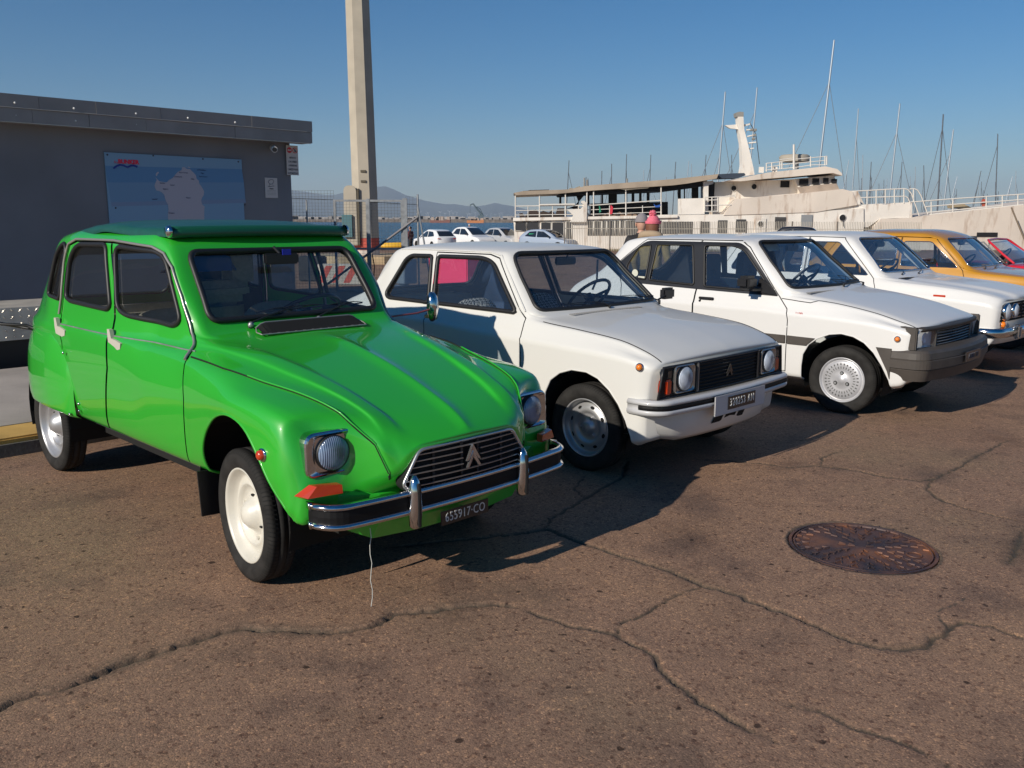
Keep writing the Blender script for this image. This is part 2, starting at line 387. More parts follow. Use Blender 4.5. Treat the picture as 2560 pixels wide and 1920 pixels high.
# ---------------- ground ----------------
def c2w(yaw,o,p):   # car-frame (forward,right,up) -> world
    ca,sa=math.cos(yaw),math.sin(yaw)
    return Vector((o[0]+p[0]*ca+p[1]*sa,o[1]+p[0]*sa-p[1]*ca,p[2]))
DY=((-.6859,4.0753),-.7823)
def dw(x,y,z=0): return c2w(DY[1],DY[0],(x,y,z))
def gz(y): return 0.0 if y<13 else -(y-13)*.0115
CR=[([(-1.64,2.58),(-1.62,2.63),(-1.57,2.68),(-1.49,2.71),(-1.42,2.8),(-1.35,2.9),(-1.27,2.97),(-1.18,3.05),(-1.1,3.12),(-1.01,3.16),(-.86,3.14),(-.68,3.13),(-.61,3.14),(-.51,3.21),(-.47,3.28),(-.38,3.3),(-.24,3.34),(-.08,3.38),(0,3.36)],.021,.024),
([(0,3.36),(.08,3.3),(.17,3.23),(.22,3.18),(.3,3.16),(.4,3.11),(.46,3.02),(.52,2.94),(.52,2.85),(.58,2.72),(.61,2.63),(.67,2.57),(.72,2.5),(.76,2.45),(.80,2.41)],.011,.014),
([(.4,3.11),(.43,3.21),(.52,3.28),(.63,3.4),(.73,3.5),(.83,3.57)],.010,.014),
([(-.6,4.0),(0,4.18),(.18,4.26),(.33,4.08),(.49,3.93),(.6,3.83),(.73,3.71),(.83,3.57),(.89,3.54),(.97,3.44),(1.04,3.37),(1.14,3.25),(1.23,3.11),(1.33,3.03),(1.43,3.0),(1.55,3.04),(1.67,3.15),(1.77,3.23),(1.86,3.19),(1.93,3.09),(2.3,2.9)],.016,.016),
([(.18,4.26),(.2,4.42),(.42,4.77),(.55,5.0),(.68,5.19),(.76,5.61)],.014,.014),
([(1.2,5.60),(1.62,5.51),(1.77,5.41),(1.96,5.46),(2.16,5.35),(2.3,5.2),(2.47,5.13),(2.59,5.18),(2.78,5.36),(3.05,5.64),(3.56,6.14)],.012,.012),
([(2.56,5.16),(2.43,4.97),(2.42,4.75),(2.5,4.59),(2.65,4.41)],.012,.012),
([(2.62,4.3),(2.49,4.1),(2.29,3.83)],.018,.012),
([(.9,2.62),(.99,2.58),(1.07,2.48),(1.16,2.43),(1.22,2.36),(1.27,2.28)],.010,.010),
([(1.99,5.46),(2.06,5.66),(2.26,5.84)],.010,.010),
([(.42,4.77),(.36,4.95),(.45,5.2)],.008,.008),([(-.55,3.95),(-.30,4.25)],.004,.004),([(1.67,3.15),(1.72,3.32),(1.90,3.45)],.004,.004)]
MH=(1.69,4.035,.335)
def ground():
    xs=np.concatenate([np.arange(-2.3,3.0,.0105),np.arange(3.0,4.6,.02),[4.6]]); ys=np.concatenate([np.arange(1.9,4.7,.0105),np.arange(4.7,8.0,.017),[8.0]])
    X,Y=np.meshgrid(xs,ys,indexing='ij'); Z=np.zeros_like(X); A=np.zeros_like(X); rng=np.random.RandomState(3)
    def vn(x,y,s,seed):   # cheap smooth noise
        r=np.random.RandomState(seed); out=0
        for k in range(6):
            a=r.uniform(0,2*PI); f=s*r.uniform(.6,1.8); out=out+np.sin((x*math.cos(a)+y*math.sin(a))*f+r.uniform(0,6.28))
        return out/6
    for ci,(pl,w,dp) in enumerate(CR):
        pts=[np.array(pl[0])]
        for a,b in zip(pl[:-1],pl[1:]):
            a=np.array(a);b=np.array(b);n=max(1,int(np.linalg.norm(b-a)/.03))
            for k in range(1,n+1):
                q=a+(b-a)*k/n; q=q+(rng.randn(2)*.0055 if k<n else 0); pts.append(q)
        x0,x1=min(p[0] for p in pts)-.15,max(p[0] for p in pts)+.15; y0,y1=min(p[1] for p in pts)-.15,max(p[1] for p in pts)+.15
        i0,i1=np.searchsorted(xs,[x0,x1]); j0,j1=np.searchsorted(ys,[y0,y1]); xx=X[i0:i1,j0:j1];yy=Y[i0:i1,j0:j1]
        if xx.size==0: continue
        D=np.full(xx.shape,9.); T=np.zeros(xx.shape); L=0
        for a,b in zip(pts[:-1],pts[1:]):
            d=b-a; l=np.linalg.norm(d)+1e-9; t=np.clip(((xx-a[0])*d[0]+(yy-a[1])*d[1])/l**2,0,1); dd=np.hypot(xx-a[0]-t*d[0],yy-a[1]-t*d[1]); k=dd<D; D=np.where(k,dd,D); T=np.where(k,L+t*l,T); L+=l
        D=np.abs(D+vn(xx,yy,75,ci+9)*.0035+vn(xx,yy,200,ci+11)*.0022)
        fade=np.clip(T/.15,.25,1)*np.clip((L-T)/.15,.2,1) if ci!=0 else np.ones_like(T)
        ww=w*(.65+.5*vn(T*0+T,T,14,ci+5)+.35*rng.rand(*T.shape))*fade; ww=np.maximum(ww,.003)
        core=np.clip(1-(D/ww),0,1)**.6
        wide=np.exp(-(D/(w*2.6))**2)*(.5+.5*vn(xx,yy,9,ci+40))
        Z[i0:i1,j0:j1]-=dp*np.minimum(1,core*1.5)*(.7+.3*vn(xx,yy,60,ci))+ wide*.004*(1 if w>.015 else .3)
        A[i0:i1,j0:j1]=np.maximum(A[i0:i1,j0:j1],np.maximum(core,wide*(.62 if w>.015 else .35)))
    Z+=.0015*vn(X,Y,3,77)
    D=np.hypot(X-MH[0],Y-MH[1]); A=np.where((D>MH[2])&(D<MH[2]+.02),np.maximum(A,.5),A); Z=np.where(D<MH[2]+.004,-.03,Z)
    ed=np.minimum(np.minimum((X-xs[0])/.1,(xs[-1]-X)/.1),np.minimum((Y-ys[0])/.1,(ys[-1]-Y)/.1)); Z*=np.clip(ed,0,1)
    nx,ny=len(xs),len(ys); V=np.stack([X,Y,Z],-1).reshape(-1,3)
    I=np.arange(nx*ny).reshape(nx,ny); Fq=np.stack([I[:-1,:-1],I[1:,:-1],I[1:,1:],I[:-1,1:]],-1).reshape(-1,4)
    # surrounding sheet, butted against the detailed patch
    ex=[-4000,-60,-12,xs[0],xs[-1],20,80,4000]; 
    bx=[-400,-60,-14,xs[0],xs[-1],20,80,400]; by=[-40,-5,ys[0],ys[-1],13,20,40,74]
    ev=[];ef=[];base=len(V)
    for a in range(len(bx)-1):
        for b in range(len(by)-1):
            if bx[a]==xs[0] and by[b]==ys[0]: continue
            k=base+len(ev); ev+=[(bx[a],by[b],gz(by[b])),(bx[a+1],by[b],gz(by[b])),(bx[a+1],by[b+1],gz(by[b+1])),(bx[a],by[b+1],gz(by[b+1]))]; ef.append((k,k+1,k+2,k+3))
    # quay wall
    k=base+len(ev); ev+=[(-400,74,gz(74)),(400,74,gz(74)),(400,74,-4),(-400,74,-4)]; ef.append((k,k+1,k+2,k+3))
    V=np.concatenate([V,np.array(ev)]); me=bpy.data.meshes.new('ground'); me.vertices.add(len(V)); me.vertices.foreach_set('co',V.ravel())
    F=np.concatenate([Fq,np.array(ef)]); me.loops.add(F.size); me.loops.foreach_set('vertex_index',F.ravel().astype(np.int32)); me.polygons.add(len(F)); me.polygons.foreach_set('loop_start',(np.arange(len(F))*4).astype(np.int32)); me.update(calc_edges=True); me.validate()
    at=me.attributes.new('crack','FLOAT','POINT'); at.data.foreach_set('value',np.concatenate([A.ravel(),np.zeros(len(ev))]).astype(np.float32))
    m=mat('asphalt',(.2,.15,.12),.85); nt=m.node_tree; b=nt.nodes['Principled BSDF']; N=nt.nodes.new; L=nt.links.new
    tc=N('ShaderNodeTexCoord'); P=tc.outputs['Object']
    def noi(s,d=4,r=.5): n=N('ShaderNodeTexNoise'); n.inputs['Scale'].default_value=s; n.inputs['Detail'].default_value=d; n.inputs['Roughness'].default_value=r; L(P,n.inputs['Vector']); return n.outputs['Fac']
    def ramp(f,st):
        r=N('ShaderNodeValToRGB'); el=r.color_ramp.elements
        while len(el)<len(st): el.new(.5)
        for e,(p,c) in zip(el,st): e.position=p; e.color=(*c,1) if len(c)==3 else c
        L(f,r.inputs[0]); return r.outputs[0]
    def mix(f,a,c,t='MIX'):
        x=N('ShaderNodeMix'); x.data_type='RGBA'; x.blend_type=t
        if isinstance(f,float): x.inputs[0].default_value=f
        else: L(f,x.inputs[0])
        for i,v in ((6,a),(7,c)):
            if isinstance(v,tuple): x.inputs[i].default_value=(*v,1)
            else: L(v,x.inputs[i])
        return x.outputs[2]
    base=ramp(noi(.55,6,.6),[(.3,(.318,.195,.122)),(.5,(.275,.168,.112)),(.7,(.245,.165,.105))])
    vo=N('ShaderNodeTexVoronoi'); vo.inputs['Scale'].default_value=190; L(P,vo.inputs['Vector'])
    sep=N('ShaderNodeSeparateColor'); L(vo.outputs['Color'],sep.inputs[0])
    st=ramp(sep.outputs[0],[(0,(.58,.57,.56)),(.2,(.84,.84,.84)),(.55,(1,1,1)),(.86,(1.08,1.07,1.04)),(.96,(1.4,1.36,1.28)),(1,(1.9,1.8,1.65))])
    c1=mix(1.0,base,st,'MULTIPLY')
    vo2=N('ShaderNodeTexVoronoi'); vo2.inputs['Scale'].default_value=75; L(P,vo2.inputs['Vector']); s2=N('ShaderNodeSeparateColor'); L(vo2.outputs['Color'],s2.inputs[0])
    c1=mix(1.0,c1,ramp(s2.outputs[1],[(0,(.55,.5,.5)),(.08,(.85,.82,.82)),(.15,(1,1,1)),(.9,(1,1,1)),(.97,(1.35,1.3,1.2))]),'MULTIPLY')
    c1=mix(1.0,c1,ramp(noi(7,8,.7),[(.30,(.76,.74,.75)),(.48,(1,1,1)),(.8,(1.08,1.06,1.02))]),'MULTIPLY')
    c1=mix(1.0,c1,ramp(noi(1.6,3,.55),[(.30,(.60,.62,.68)),(.45,(.96,.96,.97)),(.62,(1.0,1.0,1.0)),(.75,(1.1,1.07,1.0))]),'MULTIPLY')
    sp=ramp(noi(23,2,.3),[(.24,(.25,.24,.24)),(.29,(1,1,1))]); c1=mix(1.0,c1,ramp(noi(.9,5,.6),[(.30,(.62,.60,.60)),(.42,(.95,.95,.95)),(.5,(1,1,1))]),'MULTIPLY'); c1=mix(1.0,c1,sp,'MULTIPLY')
    a=N('ShaderNodeAttribute'); a.attribute_name='crack'
    cf=ramp(a.outputs['Fac'],[(.06,(0,0,0)),(.5,(.75,.75,.75)),(.9,(1,1,1))])
    c2=mix(cf,c1,mix(noi(5,4),(.040,.034,.030),(.115,.090,.062)))
    L(c2,b.inputs['Base Color'])
    h=N('ShaderNodeMath'); h.operation='MULTIPLY_ADD'; L(vo.outputs['Distance'],h.inputs[0]); h.inputs[1].default_value=-.5; L(noi(60,6,.65),h.inputs[2])
    bp=N('ShaderNodeBump'); bp.inputs['Strength'].default_value=.6; bp.inputs['Distance'].default_value=.003; L(h.outputs[0],bp.inputs['Height']); L(bp.outputs[0],b.inputs['Normal'])
    b.inputs['Specular IOR Level'].default_value=.3
    o=link('ground',me,m); o['kind']='structure'; return o
GROUND=ground()
# manhole cover
def manhole():
    e=empty('manhole_cover',(MH[0],MH[1],0),0,'round rusty cast iron manhole cover set in the cracked asphalt at right','manhole cover')
    m=mat('rusty_iron',(.09,.05,.04),.55,.35); nt=m.node_tree; b=nt.nodes['Principled BSDF']; N=nt.nodes.new; L=nt.links.new
    tc=N('ShaderNodeTexCoord'); n=N('ShaderNodeTexNoise'); n.inputs['Scale'].default_value=5; n.inputs['Detail'].default_value=7; L(tc.outputs['Object'],n.inputs['Vector'])
    r=N('ShaderNodeValToRGB'); el=r.color_ramp.elements; el[0].position=.36; el[0].color=(.045,.035,.04,1); el[1].position=.68; el[1].color=(.26,.11,.055,1); x=el.new(.5); x.color=(.11,.06,.05,1); L(n.outputs['Fac'],r.inputs[0]); L(r.outputs[0],b.inputs['Base Color'])
    Rm=MH[2]
    mb=MB(); mb.lathe([(Rm+.001,-.03),(Rm+.002,.001),(Rm-.012,.0015),(Rm-.013,-.010),(Rm-.020,-.010),(Rm-.021,.001),(Rm-.028,.001),(Rm-.030,-.006),(0,-.006)],(0,0,0),(0,0,1),72,sm=False); mb.build('rim_and_plate',m,e)
    mb=MB()
    for ring in range(1,8):
        r0=.042*ring-.01; n=max(3,int(2*PI*r0/.062))
        for k in range(n):
            a=2*PI*k/n+ring*.4
            if (abs(r0-.16)<.05 and (abs(a%(2*PI)-2.6)<.35)) or (r0>.18 and abs(a%(2*PI)-5.9)<.2): continue
            c=Vector((r0*math.cos(a),r0*math.sin(a),0)); d=Vector((math.cos(a),math.sin(a),0)); t=Vector((-d.y,d.x,0))
            for s in (-1,1):
                p=c; q=c+d*.030+t*s*.013; u=(q-p).normalized(); w=Vector((-u.y,u.x,0))*.0035
                mb.add([p-w+Vector((0,0,-.007)),q-w+Vector((0,0,-.007)),q+w+Vector((0,0,-.007)),p+w+Vector((0,0,-.007)),p-w*.6,q-w*.6,q+w*.6,p+w*.6],[(4,5,6,7),(0,1,5,4),(1,2,6,5),(2,3,7,6),(3,0,4,7)])
    o=mb.build('raised_chevrons',m,e); o['kind']='stuff'
    mb=MB(); c=Vector((.21,-.10,-.004)); mb.tube([c+Vector((.033*math.cos(a),.033*math.sin(a),0)) for a in [2*PI*i/20 for i in range(20)]],.004,6,closed=True); mb.build('lifting_eye',m,e)
    mb=MB()
    for an in (.95,.75,-2.2,-2.0):
        d=Vector((math.cos(an),math.sin(an),0)); p=d*(Rm-.01); mb.tube([p,p+d*.03],.003,4)
    mb.build('hinge_lug',m,e)
manhole()
# ---------------- pavement behind the cars ----------------
def slab(name,x0,x1,y0,y1,z0,z1,m,kind='structure',bev=0):
    mb=MB(); mb.box((x0,-y1,z0),(x1,-y0,z1),bev=bev); o=mb.build(name,m); o.location=(DY[0][0],DY[0][1],0); o.rotation_euler=(0,0,DY[1])
    if kind: o['kind']=kind
    return o
CONC=nz(mat('pavement_concrete',(.40,.35,.30),.85),scale=2.2,lo=.78,hi=1.1,bump=.4,bscale=60,dist=.004,detail=9)
YEL=nz(mat('worn_yellow_paint',(.60,.36,.10),.8),scale=4,lo=.7,hi=1.08,bump=.3,bscale=50,dist=.003,detail=9)
KERB=nz(mat('kerb_stone',(.12,.11,.10),.9),scale=9,lo=.7,hi=1.2,bump=.5,bscale=40,dist=.006)
slab('pavement',-5.95,-3.36,-14,8,-.1,.124,CONC)
for i in range(22):
    y=8-i*1.0; k=slab('kerb',-3.358,-2.955,y-1+.004,y-.004,-.1,.122,YEL,bev=.012)
# kerb face: its shade is put into the dark colour
slab('kerb_base',-2.953,-2.93,-14,8,-.1,.085,KERB)
slab('yard_edge',-6.6,-5.953,-14,8,-.1,.06,KERB)
slab('yard',-9,-6.602,-14,8,-.1,.03,CONC)
# ---------------- wheels ----------------
def tyre(parent,Rr,w,rim,seed=0,n=96,name='tyre'):
    """axis along local Y, outer face towards -Y"""
    h=w/2; prof=[(rim-.004,-h*.72),(rim+.006,-h*.86),(rim+.022,-h*.98),((rim+Rr)/2,-h*1.04),(Rr-.022,-h*.98),(Rr-.010,-h*.90),(Rr-.003,-h*.80)]
    tread=[(Rr,-h*.70),(Rr,-h*.34),(Rr-.006,-h*.31),(Rr-.006,-h*.25),(Rr,-h*.22),(Rr,h*.22),(Rr-.006,h*.25),(Rr-.006,h*.31),(Rr,h*.34),(Rr,h*.70)]
    prof2=[(a,-b) for a,b in prof[::-1]]
    full=prof+tread+prof2; vs=[];fs=[];N=n*2
    for i,(r,y) in enumerate(full):
        istread=(7<=i<17) or i==6 or i==17
        for k in range(N):
            a=2*PI*(k//2+(.0 if k%2==0 else .80))/n; rr=r-(.007 if (istread and k%2==1 and False) else 0)
            vs.append((rr*math.cos(a),y,rr*math.sin(a)))
    # groove sectors: narrow sectors (k odd -> next even), none sunk
    for i in range(len(full)-1):
        for k in range(N):
            k2=(k+1)%N; fs.append((i*N+k,i*N+k2,(i+1)*N+k2,(i+1)*N+k))
    vs=np.array(vs)
    # grooves as thin near-black strips on the tread, their shade put into colour
    o=mesh(name,vs,fs,TYRE,parent,smooth=True)
    mb=MB()
    for k in range(n):
        a=2*PI*(k+.9)/n
        for s in (-1,1):
            y0,y1=s*h*.36,s*h*.97; r0,r1=Rr+.0006,Rr-.016
            da=.0016/Rr*1.3; sk=.035
            p=[]
            for (y,r,off) in ((y0,r0,0),(s*h*.72,r0,sk*.6),(s*h*.80,Rr-.0022,sk*.75),(s*h*.90,Rr-.0088,sk*.9),(s*h*.985,Rr-.0205,sk)):
                p.append((r+.0006,y*1.002,a+off))
            v=[]
            for (r,y,an) in p: v+= [(r*math.cos(an-da),y,r*math.sin(an-da)),(r*math.cos(an+da),y,r*math.sin(an+da))]
            mb.add(v,[(2*i,2*i+1,2*i+3,2*i+2) for i in range(4)])
    g=mb.build('groove_strip',GAP,o); g['kind']='stuff'
    return o
def spin(o,seed):
    pass
RIMW=nz(mat('cream_rim_paint',(.66,.63,.55),.35,0,.4),scale=6,lo=.88,hi=1.05)
RIMS=nz(mat('silver_rim_paint',(.44,.44,.45),.38,.55,.2),scale=8,lo=.85,hi=1.08)
RIMP=nz(mat('grey_wheel_cover',(.48,.48,.50),.4,.3,.2),scale=8,lo=.85,hi=1.08)
def wheel(root,x,yr,z,Rr,w,rim,style,steer=0,side=1,label=None,rot=0):
    """style: dyane/oval/turbine/plain ; yr = right-positive position of the wheel's mid plane"""
    e=bpy.data.objects.new('wheel',None); COL.objects.link(e); e.parent=root; e.location=P3((x,yr,z)); e.empty_display_size=.1
    e.rotation_euler=(0,0,-steer if side>0 else -steer+PI)
    if label: e['label']=label
    e.rotation_mode='XYZ'
    t=tyre(e,Rr,w,rim); h=w/2
    mb=MB(); o0=(0,0,0); ax=(0,-1,0)   # along = outward
    m=RIMS
    if style=='dyane':
        m=RIMW if label!='silver' else RIMS
        prof=[(rim-.003,h*.62),(rim+.003,h*.80),(rim+.001,h*.86),(rim-.006,h*.84),(rim-.010,h*.70),(rim-.022,h*.45),(rim-.030,h*.20),(rim-.040,h*.16),(.150,h*.22),(.140,h*.34),(.136,h*.38),(.130,h*.36),(.122,h*.16),(.110,h*.02),(.095,h*.0),(.084,h*.06),(.070,h*.30),(.055,h*.62),(.035,h*.86),(.018,h*.95),(.0,h*.97)]
        mb.lathe(prof,o0,ax,48)
    elif style=='oval':
        prof=[(rim-.003,h*.60),(rim+.003,h*.80),(rim,h*.86),(rim-.006,h*.84),(rim-.010,h*.62),(rim-.016,h*.30),(rim-.024,h*.18),(.140,h*.36),(.120,h*.50),(.108,h*.52),(.098,h*.48),(.088,h*.30),(.080,h*.26),(.060,h*.28),(.045,h*.34),(.036,h*.60),(.030,h*.66),(.0,h*.68)]
        mb.lathe(prof,o0,ax,64)
    else:
        prof=[(rim-.003,h*.60),(rim+.003,h*.82),(rim,h*.88),(rim-.008,h*.86),(rim-.014,h*.62),(rim-.020,h*.58),(rim-.026,h*.74),(rim-.034,h*.80),(.120,h*.84),(.088,h*.86),(.080,h*.84),(.074,h*.84),(.032,h*.88),(.028,h*.94),(.0,h*.95)]
        mb.lathe(prof,o0,ax,64); m=RIMP
    r=mb.build('rim',m,e)
    d=MB()
    if style=='dyane':
        for k in range(3):
            a=2*PI*k/3+.5+rot; c=Vector((.106*math.cos(a),-h*.0,.106*math.sin(a))); d.cyl(c,c+Vector((0,-.012,0)),.009,8)
        d.build('wheel_nut',STEEL if label=='silver' else RIMW,e)
        d=MB()
        for k in range(3):
            a=2*PI*k/3+1.3+rot; c=Vector((.083*math.cos(a),-h*.065,.083*math.sin(a))); d.prism([(c.x-.010,c.z-.004),(c.x+.010,c.z-.004),(c.x+.010,c.z+.004),(c.x-.010,c.z+.004)],-h*.20,-h*.02,'Y')
        d.build('rim_slot',GAP,e)
    elif style=='oval':
        for k in range(8):
            a=2*PI*k/8+.2+rot; c=Vector((math.cos(a),0,math.sin(a)))*.132; tdir=Vector((-math.sin(a),0,math.cos(a))); rd=Vector((math.cos(a),0,math.sin(a)))
            ring=[c+tdir*.016*math.cos(q)+rd*.0095*math.sin(q)+Vector((0,-h*(.415 -.9*.0095*math.sin(q)/.02*.12)-.0022,0)) for q in [2*PI*i/12 for i in range(12)]]
            d.add(ring,[tuple(range(12))])
        d.build('rim_hole',GAP,e); d=MB()
        for k in range(3):
            a=2*PI*k/3+.9+rot; c=Vector((.062*math.cos(a),-h*.28,.062*math.sin(a))); d.cyl(c,c+Vector((0,-.014,0)),.010,6)
        d.build('wheel_nut',RIMS,e)
    else:
        for k in range(30):
            a=2*PI*k/30; 
            for (ra,rb) in ((.093,.112),(.122,.138)):
                cs=[]
                for rr_,s_ in ((ra,-1),(ra,1),(rb,1),(rb,-1)):
                    w_=.0045 if rr_>.12 else .0032
                    cs.append(Vector((rr_*math.cos(a),-h*.853-.0012,rr_*math.sin(a)))+Vector((-math.sin(a),0,math.cos(a)))*w_*s_)
                d.add(cs,[(0,1,2,3)])
        d.build('cover_slot',mat('slot_shadow',(.10,.10,.10),.8),e); d=MB()
        for k in range(3):
            a=2*PI*k/3+PI/2+rot; c=Vector((.056*math.cos(a),-h*.84,.056*math.sin(a))); d.cyl(c,c+Vector((0,-.010,0)),.0105,8)
        d.build('wheel_nut',STEEL,e); d=MB()
        for k in range(3):
            a=2*PI*k/3+PI/2+rot; c=Vector((.056*math.cos(a),-h*.85-.001,.056*math.sin(a))); d.cyl(c,c+Vector((0,-.001,0)),.0165,12)
        d.build('nut_recess',GAP,e)
    # dark wheel back / drum
    d=MB(); d.lathe([(0,-h*.3),(rim-.02,-h*.3),(rim-.02,-h*.72),(rim,-h*.72)],o0,ax,24); d.build('brake_drum',GAP,e)
    return e
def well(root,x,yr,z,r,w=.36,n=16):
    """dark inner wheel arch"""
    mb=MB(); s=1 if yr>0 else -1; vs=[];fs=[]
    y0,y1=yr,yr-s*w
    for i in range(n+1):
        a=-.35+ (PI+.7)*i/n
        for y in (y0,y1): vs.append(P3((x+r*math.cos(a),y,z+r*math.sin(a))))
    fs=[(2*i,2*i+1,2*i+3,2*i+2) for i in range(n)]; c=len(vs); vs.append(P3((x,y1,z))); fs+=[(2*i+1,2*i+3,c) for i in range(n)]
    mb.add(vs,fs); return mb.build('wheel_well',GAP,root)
def seat(root,x,yr,zt,m,w=.48,head=False,zb=.38,lean=.14,holes=False,round_=.10):
    e=bpy.data.objects.new('seat',None); COL.objects.link(e); e.parent=root; e.location=P3((x,yr,0))
    def cushion(name,outline,th,M):
        bm=bmesh.new(); vs=[bm.verts.new((0,p[0],p[1])) for p in outline]; f=bm.faces.new(vs); r=bmesh.ops.extrude_face_region(bm,geom=[f]); nv=[v for v in r['geom'] if isinstance(v,bmesh.types.BMVert)]
        bmesh.ops.translate(bm,verts=nv,vec=(th,0,0)); bmesh.ops.recalc_face_normals(bm,faces=bm.faces[:])
        ed=[e_ for e_ in bm.edges if abs(e_.verts[0].co.x-e_.verts[1].co.x)<1e-5]
        bmesh.ops.bevel(bm,geom=ed,offset=th*.42,segments=3,affect='EDGES'); bm.transform(M); me=bpy.data.meshes.new(name); bm.to_mesh(me); bm.free(); me.shade_smooth()
        return link(name,me,m,e)
    M=Matrix.Translation((-.10,0,zb))@Matrix.Rotation(-lean,4,'Y')
    H=zt-zb
    cushion('backrest',fillet([(-w/2,0,.03),(w/2,0,.03),(w/2*.94,H,round_*2),(-w/2*.94,H,round_*2)],7),.13,Matrix.Translation((-.06,0,zb))@Matrix.Rotation(-lean,4,'Y'))
    b=MB(); b.box((0,-w/2,zb+.03),(.48,w/2,zb+.16),bev=.04); b.build('seat_cushion',m,e)
    if head:
        o=cushion('headrest',fillet([(-.13,0,.03),(.13,0,.03),(.115,.23,.05),(-.115,.23,.05)],5),.09,Matrix.Translation((-.06-math.sin(lean)*(H+.0),0,zt-.02))@Matrix.Rotation(-lean,4,'Y'))
    return e
def steering(root,x,yr,z,r=.19,tilt=.6,m=None):
    mb=MB(); M=Matrix.Translation(P3((x,yr,z)))@Matrix.Rotation(tilt,4,'Y')   # wheel plane normal leans back
    ring=[M@Vector((0,r*math.cos(a),r*math.sin(a))) for a in [2*PI*i/28 for i in range(28)]]
    mb.tube(ring,.0125,8,closed=True)
    for a in (PI*.5+PI,PI*.12,PI*.88): mb.tube([M@Vector((.01,0,0)),M@Vector((0,r*math.cos(a),r*math.sin(a)))],.012,6)
    mb.tube([M@Vector((.0,0,0)),M@Vector((.30,0,-.0))],.022,8); mb.tube([M@Vector((-.02,0,0)),M@Vector((.03,0,0))],.035,12)
    return mb.build('steering_wheel',m or PLAST,root)
def wiper(root,piv,a,b,m=None,name='wiper'):
    """pivot, blade ends (car coords)"""
    mb=MB(); piv,a,b=[Vector(P3(p)) for p in (piv,a,b)]; mid=(a+b)/2+Vector((.02,0,.012))
    mb.cyl(piv-Vector((0,0,.02)),piv+Vector((.0,0,.012)),.010,8); mb.tube([piv+Vector((0,0,.008)),piv.lerp(mid,.35)+Vector((.012,0,.012)),mid],[.006,.0045,.003],6)
    mb.tube([a,a.lerp(b,.25)+Vector((.008,0,.01)),mid,a.lerp(b,.75)+Vector((.008,0,.01)),b],.0025,5); mb.tube([a-Vector((.004,0,.004)),b-Vector((.004,0,.004))],.0035,5)
    return mb.build(name,m or PLAST,root)
def liner(B,root,x0,x1,zlo,off=-.03,m=None,faces=None):
    """interior skin a few centimetres inside the body shell"""
    bm=B.bm; fs=[f for f in bm.faces if x0<f.calc_center_median().x<x1 and f.calc_center_median().z>zlo]
    vs,f2,ns=B.take(fs,off,delete=False); me=bpy.data.meshes.new('interior_lining'); me.from_pydata(vs,[],f2); me.update(); me.shade_smooth()
    return link('interior_lining',me,m or TRIM,root)
def chevrons(root,X,yr,z,w,h,t,m,name='chevron_emblem',slope=0,gap=None,nz_=.01):
    """double chevron emblem, facing forward"""
    sw=w*.15; gap=gap or h*.4
    for dz in (gap/2,-gap/2):
        e=MB()
        for s in (-1,1):
            o=[(0,h*.5+dz),(s*w*.5,-h*.5+dz),(s*(w*.5-sw),-h*.5+dz),(0,h*.5-sw*2.4+dz)]
            fr=[(X+nz_+slope*p[1]+(t if i in(0,) else t*.4),-(yr)+p[0],z+p[1]) for i,p in enumerate(o)]; bk=[(X+nz_-t+slope*p[1],-(yr)+p[0],z+p[1]) for p in o]
            e.add(fr+bk,[(0,1,2,3),(0,4,5,1),(1,5,6,2),(2,6,7,3),(3,7,4,0)])
        e.build(name,m,root)
def sweep(path,z0,prof,name,m,parent,sm=True):
    """profile (outward, up) carried along a plan path (x,y), right side to left side"""
    n=len(path); vs=[];k=len(prof)
    for i,(x,y) in enumerate(path):
        a=path[max(0,i-1)];b=path[min(n-1,i+1)]; t=Vector((b[0]-a[0],b[1]-a[1])).normalized(); nx,ny=t.y,-t.x
        for d,dz in prof: vs.append((x+nx*d,y+ny*d,z0+dz))
    b=MB(); b.add(vs,[(i*k+j,i*k+(j+1)%k,(i+1)*k+(j+1)%k,(i+1)*k+j) for i in range(n-1) for j in range(k)]+[tuple(range(k)),tuple(range(len(vs)-k,len(vs)))],0,sm); return b.build(name,m,parent)
def bpath(xf,xs,ys,r,bow=.05,n=14):
    """bumper plan: bowed front at xf, rounded corner radius r, sides at ys back to xs"""
    h=[]
    for i in range(n+1):
        t=i/n; y=(ys-r)*t; h.append((xf-bow*(y/ys)**2,y))
    x0=h[-1][0]
    for i in range(1,9): a=PI/2*i/8; h.append((x0-r*1.15*(1-math.cos(a)),ys-r+r*math.sin(a)))
    h.append((xs,ys+.002)); return [(x,-y) for x,y in h[::-1]][:-1]+h
def _fluted(name,c,rough=.12):
    m=mat(name,c,rough,0,.6,.02); nt=m.node_tree; b=nt.nodes['Principled BSDF']; N=nt.nodes.new; L=nt.links.new
    tc=N('ShaderNodeTexCoord'); w=N('ShaderNodeTexWave'); w.inputs['Scale'].default_value=38; w.bands_direction='Y'; L(tc.outputs['Object'],w.inputs['Vector']); bp=N('ShaderNodeBump'); bp.inputs['Strength'].default_value=.5; bp.inputs['Distance'].default_value=.004; L(w.outputs['Fac'],bp.inputs['Height']); L(bp.outputs[0],b.inputs['Normal'])
    n=N('ShaderNodeTexNoise'); n.inputs['Scale'].default_value=11; L(tc.outputs['Object'],n.inputs['Vector']); mr=N('ShaderNodeMapRange'); mr.inputs[1].default_value=.35; mr.inputs[2].default_value=.65; mr.inputs[3].default_value=.45; mr.inputs[4].default_value=1.3; L(n.outputs['Fac'],mr.inputs[0]); v=N('ShaderNodeVectorMath'); v.operation='SCALE'; v.inputs[0].default_value=c; L(mr.outputs[0],v.inputs['Scale']); L(v.outputs[0],b.inputs['Base Color']); return m
